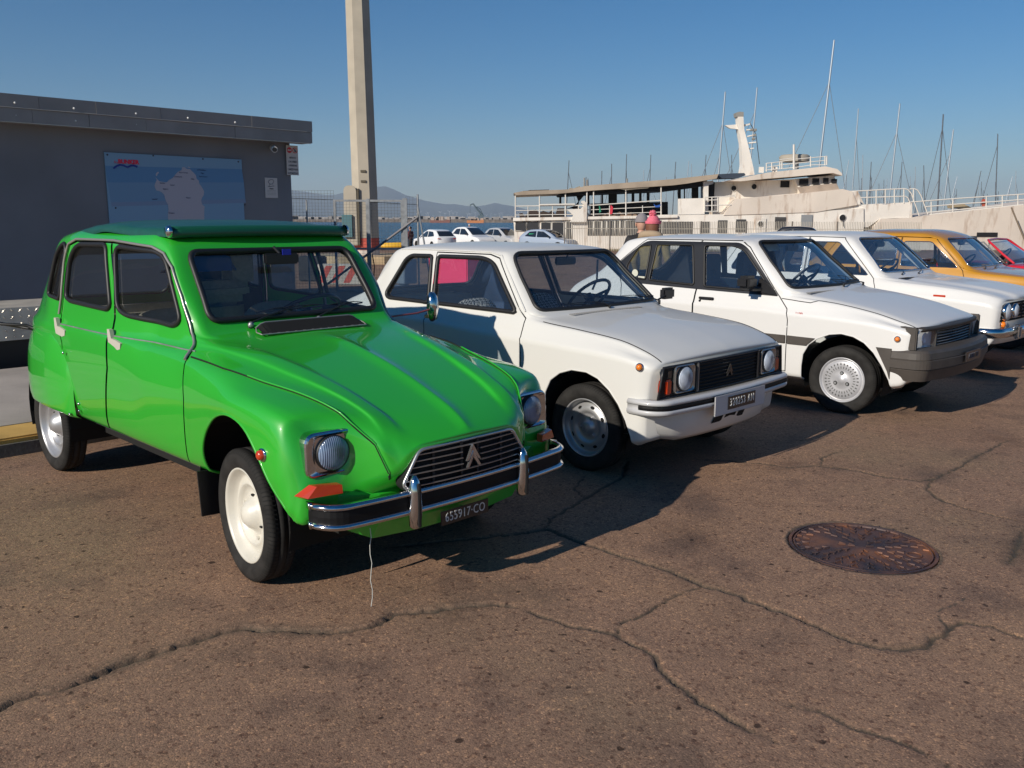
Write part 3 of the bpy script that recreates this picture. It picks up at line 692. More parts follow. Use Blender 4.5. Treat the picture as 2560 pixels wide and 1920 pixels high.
HLENS=_fluted('fluted_lens',(.17,.23,.33)); HLENS2=_fluted('fluted_clear_lens',(.50,.55,.62))
MBLK=mat('matt_black',(.006,.006,.007),.55,spec=.25); REFL=mat('lamp_reflector',(.30,.36,.48),.45,.35)
# ---------------- green hatchback with canvas roof ----------------
GREEN=paint('green_paint',(.022,.40,.022))
CANVAS=nz(mat('dark_green_canvas',(.006,.075,.048),.45,0,.35,.25),scale=30,lo=.85,hi=1.12,bump=.25,dist=.002)
CLOTHB=nz(mat('beige_upholstery',(.34,.29,.22),.85),scale=40,lo=.85,hi=1.1)
def make_dyane(loc,yaw):
    root=empty('parked_car',(loc[0],loc[1],0),yaw,'bright green hatchback with dark green canvas roof and chrome bumpers, nearest the camera','car')
    def cab(x,x8=None,x11=None,r=1.505,g=1.435,b=.67):
        x8=x if x8 is None else x8; x11=x if x11 is None else x11; f=min(1,max(0,(x+1.5)/.85)); f=f*f*(3-2*f)*.5+f*.5
        return [(x,.60,.405),(x,.655,.43),(x,.685,.56),(x,.695-.01*f,.75),(x,.690-.03*f,.90),(x,.682-.045*f,.938),(x,.664-.07*f,.962),(x,.632-.073*f,1.20),(x8,.588-.055*f,g),(x11,.52-.03*f,g+.045),(x11,.30,r-.008),(x11,0,r)]
    S=[
     [(-2.98,.40,.40),(-3.04,.42,.45),(-3.06,.43,.55),(-3.08,.435,.68),(-3.09,.435,.78),(-3.095,.43,.83),(-3.095,.42,.86),(-3.10,.40,.875),(-3.10,.37,.885),(-3.11,.33,.89),(-3.125,.2,.895),(-3.13,0,.90)],
     [(-2.90,.48,.40),(-2.92,.50,.45),(-2.93,.515,.55),(-2.94,.52,.70),(-2.94,.52,.82),(-2.94,.515,.89),(-2.93,.50,.92),(-2.93,.475,.95),(-2.93,.43,.985),(-2.95,.38,.995),(-2.98,.2,1.0),(-2.99,0,1.005)],
     [(-2.70,.57,.40),(-2.71,.59,.44),(-2.72,.605,.55),(-2.72,.61,.72),(-2.72,.61,.87),(-2.72,.60,.925),(-2.71,.58,.95),(-2.69,.54,1.06),(-2.69,.485,1.16),(-2.74,.42,1.185),(-2.81,.25,1.195),(-2.83,0,1.20)],
     [(-2.45,.60,.405),(-2.45,.64,.43),(-2.45,.665,.56),(-2.45,.67,.75),(-2.45,.67,.89),(-2.45,.655,.935),(-2.45,.635,.96),(-2.43,.59,1.15),(-2.41,.52,1.33),(-2.46,.455,1.375),(-2.51,.27,1.39),(-2.52,0,1.395)],
     cab(-2.20,-2.15,-2.20,1.475,1.405), cab(-1.90,-1.9,-1.9), cab(-1.40), cab(-1.05,-.98,-1.0,1.50),
     [(-.86,.60,.405),(-.86,.655,.43),(-.86,.685,.56),(-.86,.695,.75),(-.88,.662,.90),(-.88,.638,.938),(-.88,.598,.962),(-.875,.562,1.22),(-.858,.543,1.400),(-.868,.495,1.438),(-.872,.30,1.45),(-.875,0,1.455)],
     [(-.62,.60,.405),(-.62,.655,.43),(-.62,.685,.56),(-.62,.695,.75),(-.70,.662,.90),(-.70,.637,.938),(-.70,.598,.962),(-.69,.568,1.08),(-.660,.558,1.19),(-.650,.512,1.198),(-.655,.3,1.20),(-.66,0,1.205)],
     [(-.44,.60,.405),(-.44,.655,.43),(-.44,.685,.56),(-.44,.695,.75),(-.56,.664,.90),(-.56,.637,.936),(-.56,.600,.962),(-.562,.577,.988),(-.560,.563,1.012),(-.508,.530,1.016),(-.505,.3,1.02),(-.505,0,1.025)],
     [(-.36,.60,.405),(-.36,.655,.43),(-.36,.69,.56),(-.36,.70,.75),(-.40,.675,.895),(-.42,.638,.930),(-.435,.578,.964),(-.44,.560,.981),(-.445,.53,.991),(-.43,.46,.992),(-.43,.28,.998),(-.43,0,1.003)],
     [(-.15,.60,.405),(-.15,.66,.44),(-.15,.705,.58),(-.15,.716,.77),(-.15,.692,.868),(-.15,.640,.908),(-.15,.520,.934),(-.15,.500,.948),(-.16,.43,.962),(-.17,.395,.953),(-.17,.07,.964),(-.17,0,.975)],
     [(.10,.64,.405),(.10,.70,.46),(.10,.742,.60),(.10,.738,.795),(.10,.706,.842),(.10,.602,.872),(.10,.478,.891),(.10,.457,.904),(.10,.385,.913),(.10,.355,.902),(.10,.075,.908),(.10,0,.922)],
     [(.28,.66,.40),(.28,.71,.45),(.28,.745,.58),(.28,.738,.775),(.28,.702,.828),(.28,.552,.850),(.28,.443,.855),(.28,.422,.867),(.28,.355,.869),(.28,.33,.854),(.28,.075,.860),(.28,0,.874)],
     [(.42,.68,.40),(.42,.72,.45),(.43,.742,.57),(.435,.728,.725),(.445,.682,.792),(.46,.505,.808),(.46,.408,.805),(.46,.388,.815),(.46,.33,.812),(.46,.305,.797),(.46,.07,.801),(.46,0,.815)],
     [(.455,.70,.405),(.48,.725,.45),(.485,.722,.56),(.487,.700,.675),(.470,.625,.762),(.535,.468,.768),(.56,.395,.762),(.57,.374,.768),(.58,.31,.758),(.59,.28,.742),(.605,.07,.744),(.612,0,.756)],
     [(.475,.70,.400),(.505,.71,.43),(.520,.698,.51),(.523,.655,.595),(.508,.545,.665),(.615,.418,.676),(.645,.40,.672),(.655,.36,.68),(.665,.325,.688),(.675,.26,.690),(.695,.06,.692),(.698,0,.702)],
     [(.480,.70,.395),(.515,.705,.415),(.535,.69,.47),(.545,.645,.52),(.550,.51,.575),(.645,.395,.61),(.662,.38,.612),(.675,.345,.632),(.685,.315,.655),(.692,.255,.675),(.706,.10,.680),(.712,0,.686)],
     [(.482,.69,.385),(.520,.69,.390),(.545,.665,.40),(.560,.61,.41),(.572,.47,.43),(.662,.382,.540),(.675,.365,.55),(.69,.335,.578),(.70,.30,.628),(.708,.252,.660),(.718,.14,.667),(.725,0,.672)],
    ]
    B=Body(S,.034)
    # wheel arches
    ar=fillet([(-.305,.30,0),(-.30,.52,.10),(-.225,.63,.10),(-.10,.725,.10),(.06,.765,.10),(.20,.735,.10),(.31,.63,.10),(.41,.50,.12),(.475,.43,.04),(.50,.37,0),(.50,.30,0)],4)
    for s in (RIGHT,LEFT): lip(B,ar,s,GREEN,root)
    ra=fillet([(-2.75,.30,0),(-2.70,.60,.1),(-2.40,.72,.2),(-2.10,.60,.1),(-2.05,.30,0)],4)
    for s in (RIGHT,LEFT): lip(B,ra,s,GREEN,root)
    # windows
    F=lambda c,n: c.x>-1.1 and n.x>.25 and c.z>.95
    ws=fillet([(-.480,1.066,.05),(.480,1.066,.05),(.458,1.384,.055),(-.458,1.384,.055)],6)
    wsg=window(B,ws,'X',F,root,.016,name='windscreen')
    Rr=lambda c,n: c.x<-2.4 and n.x<-.2 and c.z>.98
    window(B,fillet([(-.36,1.02,.05),(.36,1.02,.05),(.38,1.34,.06),(-.38,1.34,.06)],5),'X',Rr,root,.012,name='rear_window')
    fw=fillet([(-1.318,1.403,.06),(-1.262,1.09,.055),(-1.18,1.062,.05),(-.735,1.040,.035),(-.672,1.07,.04),(-.822,1.342,.06),(-.905,1.386,.05)],6)
    rw=fillet([(-1.435,1.408,.04),(-1.835,1.402,.06),(-1.925,1.32,.08),(-1.955,1.105,.05),(-1.90,1.088,.04),(-1.375,1.077,.045),(-1.335,1.10,.04)],6)
    qw=fillet([(-1.995,1.38,.03),(-2.06,1.41,.05),(-2.15,1.35,.06),(-2.25,1.10,.03),(-2.06,1.085,.03)],5)
    for s in (RIGHT,LEFT):
        fd=[(-.455,.922),(-.505,.962),(-.585,1.02),(-.680,1.18),(-.778,1.305),(-.855,1.368),(-.95,1.400),(-1.375,1.422),(-1.30,1.22),(-1.285,1.04),(-1.305,.955),(-1.30,.78),(-1.42,.45),(-1.43,.425),(-.49,.425),(-.465,.52),(-.425,.75),(-.44,.88)]
        rd=[(-1.385,1.422),(-1.85,1.42),(-1.95,1.397),(-1.985,1.30),(-2.005,1.10),(-2.03,.98),(-2.0,.93),(-1.95,.85),(-1.95,.62),(-2.0,.425),(-1.44,.425),(-1.43,.45),(-1.31,.78),(-1.315,.955),(-1.295,1.04),(-1.31,1.22)]
        for nm,dp,wp in (('front_door',fd,fw),('rear_door',rd,rw)):
            fs=seam(B,dp,s,root,.010)
            win=B.region(wp,'Y',s); bd=B.boundary(win)
            g=B.part('window',win,GLASS,root,-.006)
            fs=[f for f in B.region(inset(dp,.005),'Y',s)]
            d=B.part(nm,fs,GREEN,root); g.parent=d; seal(B,bd,.013,BLACK,d)
        window(B,qw,'Y',s,root,.012,name='quarter_window')
    # hood panel gap (edge to wing)
    hl=[(-.44,.930),(-.15,.918),(.10,.884),(.28,.852),(.46,.808),(.555,.762),(.63,.674),(.668,.560),(.672,.52)]
    for sg in (1,-1):
        pts=[]
        for (x,z) in hl:
            y=float(np.interp(x,[-.44,-.15,.10,.28,.46,.555,.63,.668,.672],[.640,.635,.585,.542,.50,.472,.422,.382,.374])); q,_,_,_=B.bvh.find_nearest(Vector(P3((x,sg*y,z)))); pts.append(q+B.nrm(q)*.0015)
        q=[]
        for i in range(len(pts)-1):
            for t in np.linspace(0,1,6)[:-1]:
                p=pts[i].lerp(pts[i+1],t); c=B.bvh.find_nearest(p)[0]; q.append(c+B.nrm(c)*.001)
        mb=MB(); mb.tube(q,.0045,5); mb.build('panel_gap',GAP,root)
        mb=MB(); mb.tube([p+Vector((0,0,.006)) for p in q[8:]],.004,5); mb.build('hood_edge',GREEN,root)
    liner(B,root,-2.9,-.58,.44,-.03)
    B.finish('body',GREEN,root)
    # gutters + belt trim
    for sg in (1,-1):
        gl=[(-.458,.915),(-.508,.968),(-.572,1.02),(-.664,1.185),(-.765,1.315),(-.850,1.378),(-.95,1.408),(-1.35,1.430),(-1.86,1.428),(-1.965,1.40),(-2.005,1.30),(-2.025,1.10),(-2.06,.97)]
        pts=[];
        for i in range(len(gl)-1):
            for t in np.linspace(0,1,5)[:-1]:
                x=gl[i][0]+(gl[i+1][0]-gl[i][0])*t; z=gl[i][1]+(gl[i+1][1]-gl[i][1])*t; p=B.on(P3((x,sg*1.0,z)),(0,sg,0),.006); pts.append(p)
        mb=MB(); mb.tube(pts,.0075,6); mb.build('rain_gutter',mat('dull_trim',(.42,.40,.36),.35,.6),root)
        pts=[B.on(P3((x,sg*1,.950)),(0,sg,0),.001) for x in np.linspace(-.46,-2.0,30)]
        mb=MB(); mb.tube(pts,.004,6); mb.build('belt_trim',STEEL,root)
        # handles
        for hx in (-1.96,-1.21):
            a=B.on(P3((hx-.06,sg*1,.952)),(0,sg,0),.0); y=a.y; s2=-sg
            h=MB(); h.prism([(hx-.085,.985),(hx-.055,.985),(hx-.04,.940),(hx+.02,.935),(hx+.075,.925),(hx+.065,.895),(hx+.02,.885),(hx-.075,.895),(hx-.085,.93)],y+s2*.002,y+s2*.022,'Y')
            h.build('door_handle',mat('cream_plastic',(.50,.47,.40),.5),root)
    # canvas roof
    mb=MB(); vs=[];nx=44; ny=25; fs=[]
    X0,X1=-.855,-2.33
    for i in range(nx+1):
        t=i/nx; x=X0+(X1-X0)*t; zc=1.530+.008*math.sin(PI*min(1,t*1.2))-.026*max(0,1-t/.13)**1.5; 
        if t>.72: zc-= .085*((t-.72)/.28)**1.6
        hw=.515+.045*math.sin(PI*min(1,t*1.1)); ed=1.492 if t<.25 else 1.492+.016*math.sin((t-.25)*9)
        if t>.72: ed-= .080*((t-.72)/.28)**1.5
        for j in range(ny+1):
            s=-1+2*j/ny; y=hw*s; z=ed+(zc-ed)*(1-abs(s)**3.5)+.002*math.sin(j*2+i*.7)*(t>.1)
            vs.append((x,y,z))
    for i in range(nx):
        for j in range(ny): a=i*(ny+1)+j; fs.append((a,a+1,a+ny+2,a+ny+1))
    sk=len(vs)
    for i in range(nx+1):
        for j in (0,ny): v=vs[i*(ny+1)+j]; vs.append((v[0],v[1]*1.01,v[2]-.035))
    for i in range(nx):
        fs.append((i*(ny+1),(i+1)*(ny+1),sk+2*i+2,sk+2*i)); fs.append((i*(ny+1)+ny,sk+2*i+1,sk+2*i+3,(i+1)*(ny+1)+ny))
    can=mesh('canvas_roof',vs,fs,CANVAS,root,smooth=True)
    mb=MB(); ring=[]
    # front roll
    roll=[(-.880+.004*math.cos(3*a),0,1.487) for a in (0,)]
    prof=[(.0,-.036),(.014,-.034),(.022,-.022),(.021,-.004),(.010,.012),(-.010,.020),(-.04,.022)]
    ys=np.linspace(-.505,.505,21); vs=[];fs=[]
    for y in ys:
        b=.022*(1-(y/.505)**2)
        for (dx,dz) in prof: vs.append((-.872+dx+b,y,1.486+dz+b*.3))
    k=len(prof)
    for i in range(len(ys)-1):
        for j in range(k-1): fs.append((i*k+j,i*k+j+1,(i+1)*k+j+1,(i+1)*k+j))
    fs.append(tuple(range(k))[::-1]); fs.append(tuple(range((len(ys)-1)*k,len(ys)*k)))
    mesh('canvas_roll',vs,fs,mat('dark_green_roll',(.006,.085,.040),.45,0,.3,.25),can,smooth=True)
    for s in (1,-1):
        mb=MB(); mb.lathe([(.031,0),(.030,.010),(.023,.018),(.0,.022)],(-.874,s*.505,1.482),(0,s,0),16); mb.build('roof_end_cap',CHROME,can)
    # rear wings
    for s in (1,-1):
        RS=[]
        zt=lambda x: float(np.interp(x,[-2.95,-2.85,-2.7,-2.5,-2.3,-2.1,-1.95,-1.83],[.78,.84,.885,.91,.925,.915,.88,.84]))
        for x,w,zb in ((-2.95,.53,.56),(-2.85,.60,.50),(-2.72,.652,.465),(-2.58,.695,.445),(-2.4,.726,.435),(-2.15,.738,.435),(-1.98,.725,.43),(-1.88,.705,.42),(-1.845,.685,.42)):
            z=zt(x); RS.append([(x,w-.03,zb),(x,w,zb+.02),(x,w+.005,zb+.12),(x,w-.002,zb+(z-zb)*.55),(x,w-.03,zb+(z-zb)*.85),(x,w-.065,z-.01),(x,min(.63,w-.09),z+.005)])
        RB=Body(RS,.03,mirror=False); 
        if s<0:
            for v in RB.bm.verts: v.co.y*=-1
            RB.v0=[Vector((v.x,-v.y,v.z)) for v in RB.v0]; RB.n0=[Vector((n.x,-n.y,n.z)) for n in RB.n0]; bmesh.ops.reverse_faces(RB.bm,faces=RB.bm.faces[:]); RB.bm.normal_update(); RB.bvh=BVHTree.FromPolygons(RB.v0,RB.tri)
        # fix orientation: normals must look outwards
        me=bpy.data.meshes.new('rear_wing'); RB.bm.normal_update()
        if sum(f.normal.y*(-s)*f.calc_area() for f in RB.bm.faces)<0: bmesh.ops.reverse_faces(RB.bm,faces=RB.bm.faces[:])
        RB.bm.to_mesh(me); me.shade_smooth(); w_=link('rear_wing',me,GREEN,root)
        b=MB()
        for p in ((-1.87,.45),(-1.885,.80)): 
            c=Vector(P3((p[0],s*.712,p[1]))); b.lathe([(.009,0),(.007,.005),(0,.007)],c,(0,-s,0),10)
        b.build('wing_bolt',CHROME,w_)
        b=MB()
        for z in (.475,.515):
            c=Vector(P3((-1.80,s*.682,z))); b.lathe([(.009,0),(.007,.005),(0,.007)],c,(0,-s,0),10)
        b.build('sill_bolt',CHROME,root)
    # headlights
    for s in (1,-1):
        e=bpy.data.objects.new('headlight',None); COL.objects.link(e); e.parent=root; e.location=P3((.535,s*.555,.655)); e.rotation_euler=(0,R(-2),-s*R(4))
        b=MB(); o=fillet([(-.116,-.088,.035),(.116,-.088,.035),(.116,.088,.05),(-.116,.088,.05)],6); n=len(o)
        rings=[(o,-.14),(o,.0),(inset(o,.004),.008),(inset(o,.010),.010),([(x*.72,z*.90) for x,z in inset(o,.012)],.002)]
        vs=[];
        for ring,x in rings: vs+=[(x,p[0],p[1]) for p in ring]
        fs=[(i*n+k,i*n+(k+1)%n,(i+1)*n+(k+1)%n,(i+1)*n+k) for i in range(len(rings)-1) for k in range(n)]
        fs.append(tuple(range((len(rings)-1)*n,len(rings)*n)))
        b.add(vs,fs,0,False); b.build('bezel',CHROME,e)
        b=MB(); b.lathe([(.071,.0),(.071,.014),(.067,.016)],(0,0,0),(1,0,0),36); b.build('lens_rim',BLACK,e)
        lensp=[(.068*math.cos(a),.012+.022*math.sin(a)) for a in np.linspace(0,PI/2,8)]
        b=MB(); b.lathe([(.067,.006),(.05,-.012),(.025,-.022),(0,-.024)],(0,0,0),(1,0,0),36); b.build('reflector',REFL,e)
        b=MB(); b.lathe(lensp,(0,0,0),(1,0,0),36); b.build('lens',HLENS,e)
    # indicator lamps
        b=MB(); b.prism([(.735,.512),(.665,.565),(.555,.553),(.555,.500),(.60,.500)],.50,.50,'X') if False else None
        q=[(.715,.510),(.668,.552),(.565,.546),(.562,.508),(.700,.503)]
        vs=[];base=[];
        for (y,z) in q:
            xs=.575-.42*max(0,y-.60)-.9*max(0,y-.70)
            vs.append(P3((xs,s*y,z))); 
        for (y,z) in q:
            xs=.60-.42*max(0,y-.60)-1.0*max(0,y-.70); vs.append(P3((xs+.012,s*(y*.97+.016 if y<.6 else y*.985),z*.9+.053)))
        n=len(q); fs=[tuple(range(n,2*n))]+[(i,(i+1)%n,n+(i+1)%n,n+i) for i in range(n)]
        b=MB(); b.add(vs,fs); b.build('turn_signal',REDO,root,label='orange red indicator below the headlight')
        b=MB(); c=B.on(P3((.345,s*1,.645)),(0,s,0)); nn=B.nrm(c); b.lathe([(.026,-.005),(.027,.006),(.022,.008)],c,nn,20,0); b.lathe([(.021,.006),(.019,.020),(.010,.026),(0,.027)],c,nn,20,1); b.build('side_marker',[CHROME,REDO],root)
    # grille
    g=bpy.data.objects.new('grille',None); COL.objects.link(g); g.parent=root
    out=fillet([(-.345,.505,.02),(.345,.505,.02),(.262,.648,.03),(-.262,.648,.03)],4)
    out=fillet([(-.318,.478,.02),(.318,.478,.02),(.352,.515,.02),(.262,.650,.03),(-.262,.650,.03),(-.352,.515,.02)],4)
    gx=lambda y,z: .725-.22*y*y*1.2-.10*(z-.56)
    def band(o1,o2,dx1,dx2,m,name,par):
        n=len(o1); vs=[(gx(p[0],p[1])+dx1,p[0],p[1]) for p in o1]+[(gx(p[0],p[1])+dx2,p[0],p[1]) for p in o2]
        return mesh(name,vs,[(i,(i+1)%n,n+(i+1)%n,n+i) for i in range(n)],m,par)
    mb=MB(); mb.tube([(gx(p[0],p[1])+.008,p[0],p[1]) for p in inset(out,.006)],.0075,8,closed=True); mb.build('grille_frame',mat('satin_aluminium',(.50,.50,.50),.3,.8),g)
    mesh('grille_back',[(gx(p[0],p[1])+.004,p[0],p[1]) for p in out],[tuple(range(len(out)))],GAP,g); band(out,out,.006,-.036,GAP,'grille_shell',g)
    for k in range(6):
        z=.502+.0245*k; hw=float(np.interp(z,[.478,.515,.650],[.318,.352,.262]))-.012
        b=MB()
        for (ya,yb) in ((-hw,-.05 if 1<k<5 else 0),(.05 if 1<k<5 else 0,hw)):
            ys=np.linspace(ya,yb,7)
            vs=[];
            for y in ys: x=gx(y,z); vs+=[(x,y,z-.0014),(x+.012,y,z-.0017),(x+.012,y,z+.0017),(x,y,z+.0014)]
            fs=[(4*i+j,4*i+(j+1)%4,4*i+4+(j+1)%4,4*i+4+j) for i in range(6) for j in range(4)]+[(3,2,1,0),(24,25,26,27)]
            b.add(vs,fs)
        b.build('grille_bar',mat('bar_aluminium',(.42,.42,.42),.3,.8),g)
    b=MB()
    for y in (-.19,.19,-.045,.045): b.prism([(y-.006,.49),(y+.006,.49),(y+.006,.64),(y-.006,.64)],gx(y,.64)-.004,gx(y,.64)+.004,'X')
    b.build('grille_post',PLAST,g)
    chevrons(g,gx(0,.57)+.006,0,.580,.078,.066,.006,mat('emblem_silver',(.55,.55,.55),.2,.9),slope=-.1,gap=.028)
    # front apron and crossmember
    b=MB(); vs=[];pr=[(.60,.50),(.655,.47),(.665,.42),(.645,.34),(.60,.265),(.45,.25)]; ys=[-.62,-.52,-.40,-.2,0,.2,.40,.52,.62]
    for y in ys:
        f=max(0,abs(y)-.38)
        for (x,z) in pr: vs.append((x-.42*f-.05*abs(y),y,z+(.50*f if z<.40 else .1*f)))
    k=len(pr); b.add(vs,[(i*k+j,i*k+j+1,(i+1)*k+j+1,(i+1)*k+j) for i in range(len(ys)-1) for j in range(k-1)],0,False); b.build('front_apron',GREEN,root)
    # bumper: two chrome blades, black band, overriders
    def bx(y): a=abs(y); return .735-.10*a*a-.9*max(0,a-.55)**1.5*1.6-.02*a
    bump=bpy.data.objects.new('front_bumper',None); COL.objects.link(bump); bump.parent=root
    bx=lambda y: float(np.interp(abs(y),[q[1] for q in BP2],[q[0] for q in BP2]))
    BP=bpath(.728,.585,.682,.115,.055); BP2=[q for q in BP if q[1]>=0]
    for z0 in (.478,.402): sweep(BP,z0,[(-.010,-.012),(.006,-.011),(.014,-.004),(.014,.005),(.004,.013),(-.012,.014)],'chrome_blade',CHROME,bump)
    sweep(BP[1:-1],.440,[(-.012,-.030),(.000,-.030),(.002,0),(.000,.030),(-.012,.030)],'black_band',MBLK,bump,False)
    for s in (1,-1):
        y=s*.305; x=bx(y); secs=[(.335,.015,.022,.030),(.345,.025,.026,.048),(.40,.030,.028,.062),(.48,.028,.026,.062),(.530,.020,.022,.046),(.552,.008,.014,.020)]
        vs=[];n=10
        for z,w,_,d in secs:
            for i in range(n): a=2*PI*i/n; vs.append((x+.012+d*.5*math.cos(a)*(1 if math.cos(a)>0 else .9)+ (.0),y+w*math.sin(a),z))
        b=MB(); k=n; b.add(vs,[(i*k+j,i*k+(j+1)%k,(i+1)*k+(j+1)%k,(i+1)*k+j) for i in range(len(secs)-1) for j in range(k)]+[tuple(range(k)),tuple(range(len(vs)-k,len(vs)))],0,True); b.build('overrider',CHROME,bump)
        b=MB(); b.box((x+.036,y-.007*1,.345),(x+.0475,y+.007,.525),bev=.003); b.build('overrider_rubber',BLACK,bump)
    # plate
    b=MB(); px=.690; b.box((px-.006,-.136,.288),(px,.136,.350),bev=.002); pl=b.build('number_plate',PLATE,root)
    M=Matrix.Translation((px+.0005,0,.319))@Matrix.Rotation(PI/2,4,'Z')@Matrix.Rotation(PI/2,4,'X')
    text_mesh('655917\u00b7CO',.056,'plate_text',LIGHTG,pl,M,sx=.80,space=1.08)
    # cowl ventilation grille
    b=MB(); ys=np.linspace(-.29,.29,25); vs=[]
    for y in ys:
        e_=1-max(0,(abs(y)-.24)/.05)**2
        vs+= [(-.500,y,1.030),(-.485,y,1.030+.022*e_),(-.468,y,1.030+.020*e_),(-.410,y,1.006)]
    b.add(vs,[(4*i,4*i+1,4*i+5,4*i+4) for i in range(24)],0); b.add(vs,[(4*i+j,4*i+j+1,4*i+j+5,4*i+j+4) for i in range(24) for j in (1,2)],1)
    b.build('air_intake',[GREEN,GAP],root)
    b=MB(); b.tube([(-.478,y,1.030+.023*(1-max(0,(abs(y)-.24)/.05)**2)) for y in ys],.0035,6); b.tube([(-.405,-.30,1.004),(-.405,.30,1.004)],.0035,6); b.tube([(-.405,-.30,1.004),(-.44,-.31,1.012),(-.478,-.29,1.030)],.0035,6); b.tube([(-.405,.30,1.004),(-.44,.31,1.012),(-.478,.29,1.030)],.0035,6)
    for y in np.linspace(-.26,.26,12): b.box((-.425,y-.0015,1.004),(-.405,y+.010,1.008))
    b.build('intake_trim',mat('dull_trim',(.42,.40,.36),.35,.6),root)
    for y0,y1,y2 in ((.30,.10,-.20),(-.08,-.28,-.42)):
        wiper(root,(-.520,y0,1.040),(-.595,y1+.12,1.092),(-.600,y2,1.100))
    b=MB()
    for y in (-.30,.08): b.lathe([(.014,0),(.012,.014),(0,.018)],(-.512,y,1.040),(.7,0,.7),12)
    b.build('wiper_spindle',STEEL,root)
    # mirror on the far door
    b=MB(); b.tube([P3((-.57,-.56,1.01)),P3((-.58,-.78,1.015)),P3((-.57,-.86,1.03))],.005,6,0); 
    vs=[];n=14
    for (dx,sc) in ((-.012,1),(.0,1.0),(.018,.86),(.030,.5),(.034,.1)):
        for i in range(n): a=2*PI*i/n; vs.append(P3((-.575+dx,-.895-.036*sc*math.cos(a)*(1+.12*math.sin(a)),1.045+.088*sc*math.sin(a))))
    b.add(vs,[(i*n+j,i*n+(j+1)%n,(i+1)*n+(j+1)%n,(i+1)*n+j) for i in range(4) for j in range(n)]+[tuple(range(n))],1,True); b.build('door_mirror',[mat('mirror_arm',(.25,.05,.05),.4),CHROME],root)
    # near side window catch, rear view mirror
    b=MB(); b.box((-.72,-.10,1.315),(-.70,.10,1.372),bev=.008); b.tube([(-.71,0,1.36),(-.78,0,1.40)],.008,6); b.build('interior_mirror',PLAST,root)
    b=MB(); b.box((-.70,.0,1.362),(-.697,.05,1.392)); b.build('parking_disc',mat('blue_card',(.02,.03,.45),.5),root)
    # interior
    b=MB(); b.box((-2.9,-.58,.38),(-.4,.58,.42)); b.build('floor',TRIM,root)
    b=MB(); b.box((-.80,-.54,.76),(-.56,.54,.98),bev=.04); b.build('dashboard',TRIM,root)
    seat(root,-1.28,.33,1.06,CLOTHB,.5,round_=.10); seat(root,-1.28,-.33,1.06,CLOTHB,.5)
    b=MB(); b.box((-2.28,-.56,.62),(-2.12,.56,1.02),bev=.05); b.box((-2.2,-.56,.45),(-1.75,.56,.66),bev=.05); b.build('rear_bench',CLOTHB,root)
    steering(root,-.98,-.31,1.02,.19,.95)
    b=MB(); b.box((-2.05,.02,1.02),(-1.85,.46,1.16),bev=.05); b.box((-2.0,.30,1.10),(-1.9,.52,1.36),bev=.045); b.build('padded_jacket',CLOTHB,root)
    b=MB(); b.prism([(-.10,1.22),(.38,1.22),(.33,1.31),(.20,1.35),(.02,1.28)],-1.96,-1.90,'X'); b.build('blue_cloth',mat('blue_cloth',(.02,.10,.42),.7),root)
    for p in ((0,.635,.29,.128),(0,-.635,.29,-.0)): pass
    wheel(root,0,.600,.290,.290,.128,.206,'dyane',.114,1,rot=.3); wheel(root,0,-.600,.290,.290,.128,.206,'dyane',.114,-1)
    w=wheel(root,-2.4,.600,.290,.290,.128,.206,'dyane',0,1,'silver',rot=1.0); del w['label']
    w=wheel(root,-2.4,-.600,.290,.290,.128,.206,'dyane',0,-1,'silver'); del w['label']
    for x in (0,-2.4):
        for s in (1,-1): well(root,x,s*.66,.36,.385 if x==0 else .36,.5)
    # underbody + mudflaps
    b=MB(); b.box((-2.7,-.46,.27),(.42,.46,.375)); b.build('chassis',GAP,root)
    for s in (1,-1):
        b=MB(); b.prism([(s*.42,.40),(s*.685,.42),(s*.675,.205),(s*.44,.19)],-.365,-.357,'X'); b.build('mudflap',BLACK,root)
    # rear bumper handle seen beyond the wing
    b=MB(); b.tube([P3(p) for p in ((-2.62,.63,.865),(-2.66,.66,.885),(-2.70,.79,.90),(-2.76,.81,.905),(-2.80,.79,.90),(-2.76,.66,.865),(-2.66,.63,.86))],.010,6); b.build('tow_loop',BLACK,root)
    # string under the apron
    return root,B
REDO=mat('orange_red_lens',(.52,.045,.010),.18,coat=1)
dyane,DB=make_dyane((-.6859,4.0753),-.7823)

REFL2=mat('bright_reflector',(.60,.66,.78),.4,.4)
# ---------------- the other classic cars ----------------
WPAINT=paint('ivory_white_paint',(.665,.655,.62),.4); WPAINT2=paint('white_paint',(.68,.67,.65),.4); 
OCHRE=paint('ochre_paint',(.50,.23,.010)); RED=paint('red_paint',(.62,.015,.03))
HOUND=mat('houndstooth_cloth',(.3,.3,.3),.9)
def _h():
    nt=HOUND.node_tree; N=nt.nodes.new; L=nt.links.new; tc=N('ShaderNodeTexCoord'); c=N('ShaderNodeTexChecker'); c.inputs['Scale'].default_value=75
    mp=N('ShaderNodeMapping'); mp.inputs['Rotation'].default_value=(.3,0,.5); L(tc.outputs['Object'],mp.inputs[0]); L(mp.outputs[0],c.inputs['Vector']); c.inputs[1].default_value=(.55,.53,.5,1); c.inputs[2].default_value=(.02,.02,.02,1); L(c.outputs[0],nt.nodes['Principled BSDF'].inputs['Base Color'])
_h()
BLUEV=nz(mat('blue_grey_trim',(.045,.075,.15),.7),scale=8,lo=.85,hi=1.2)
def low(x,w,zb,zc): return [(x,w-.07,zb),(x,w-.010,zb+.030),(x,w,zb+.45*(zc-zb)),(x,w,zc-.012),(x,w-.012,zc+.004)]
def lowv(xs,w,zb,zc):
    l=low(0,w,zb,zc); return [(x,p[1],p[2]) for x,p in zip(xs,l)]
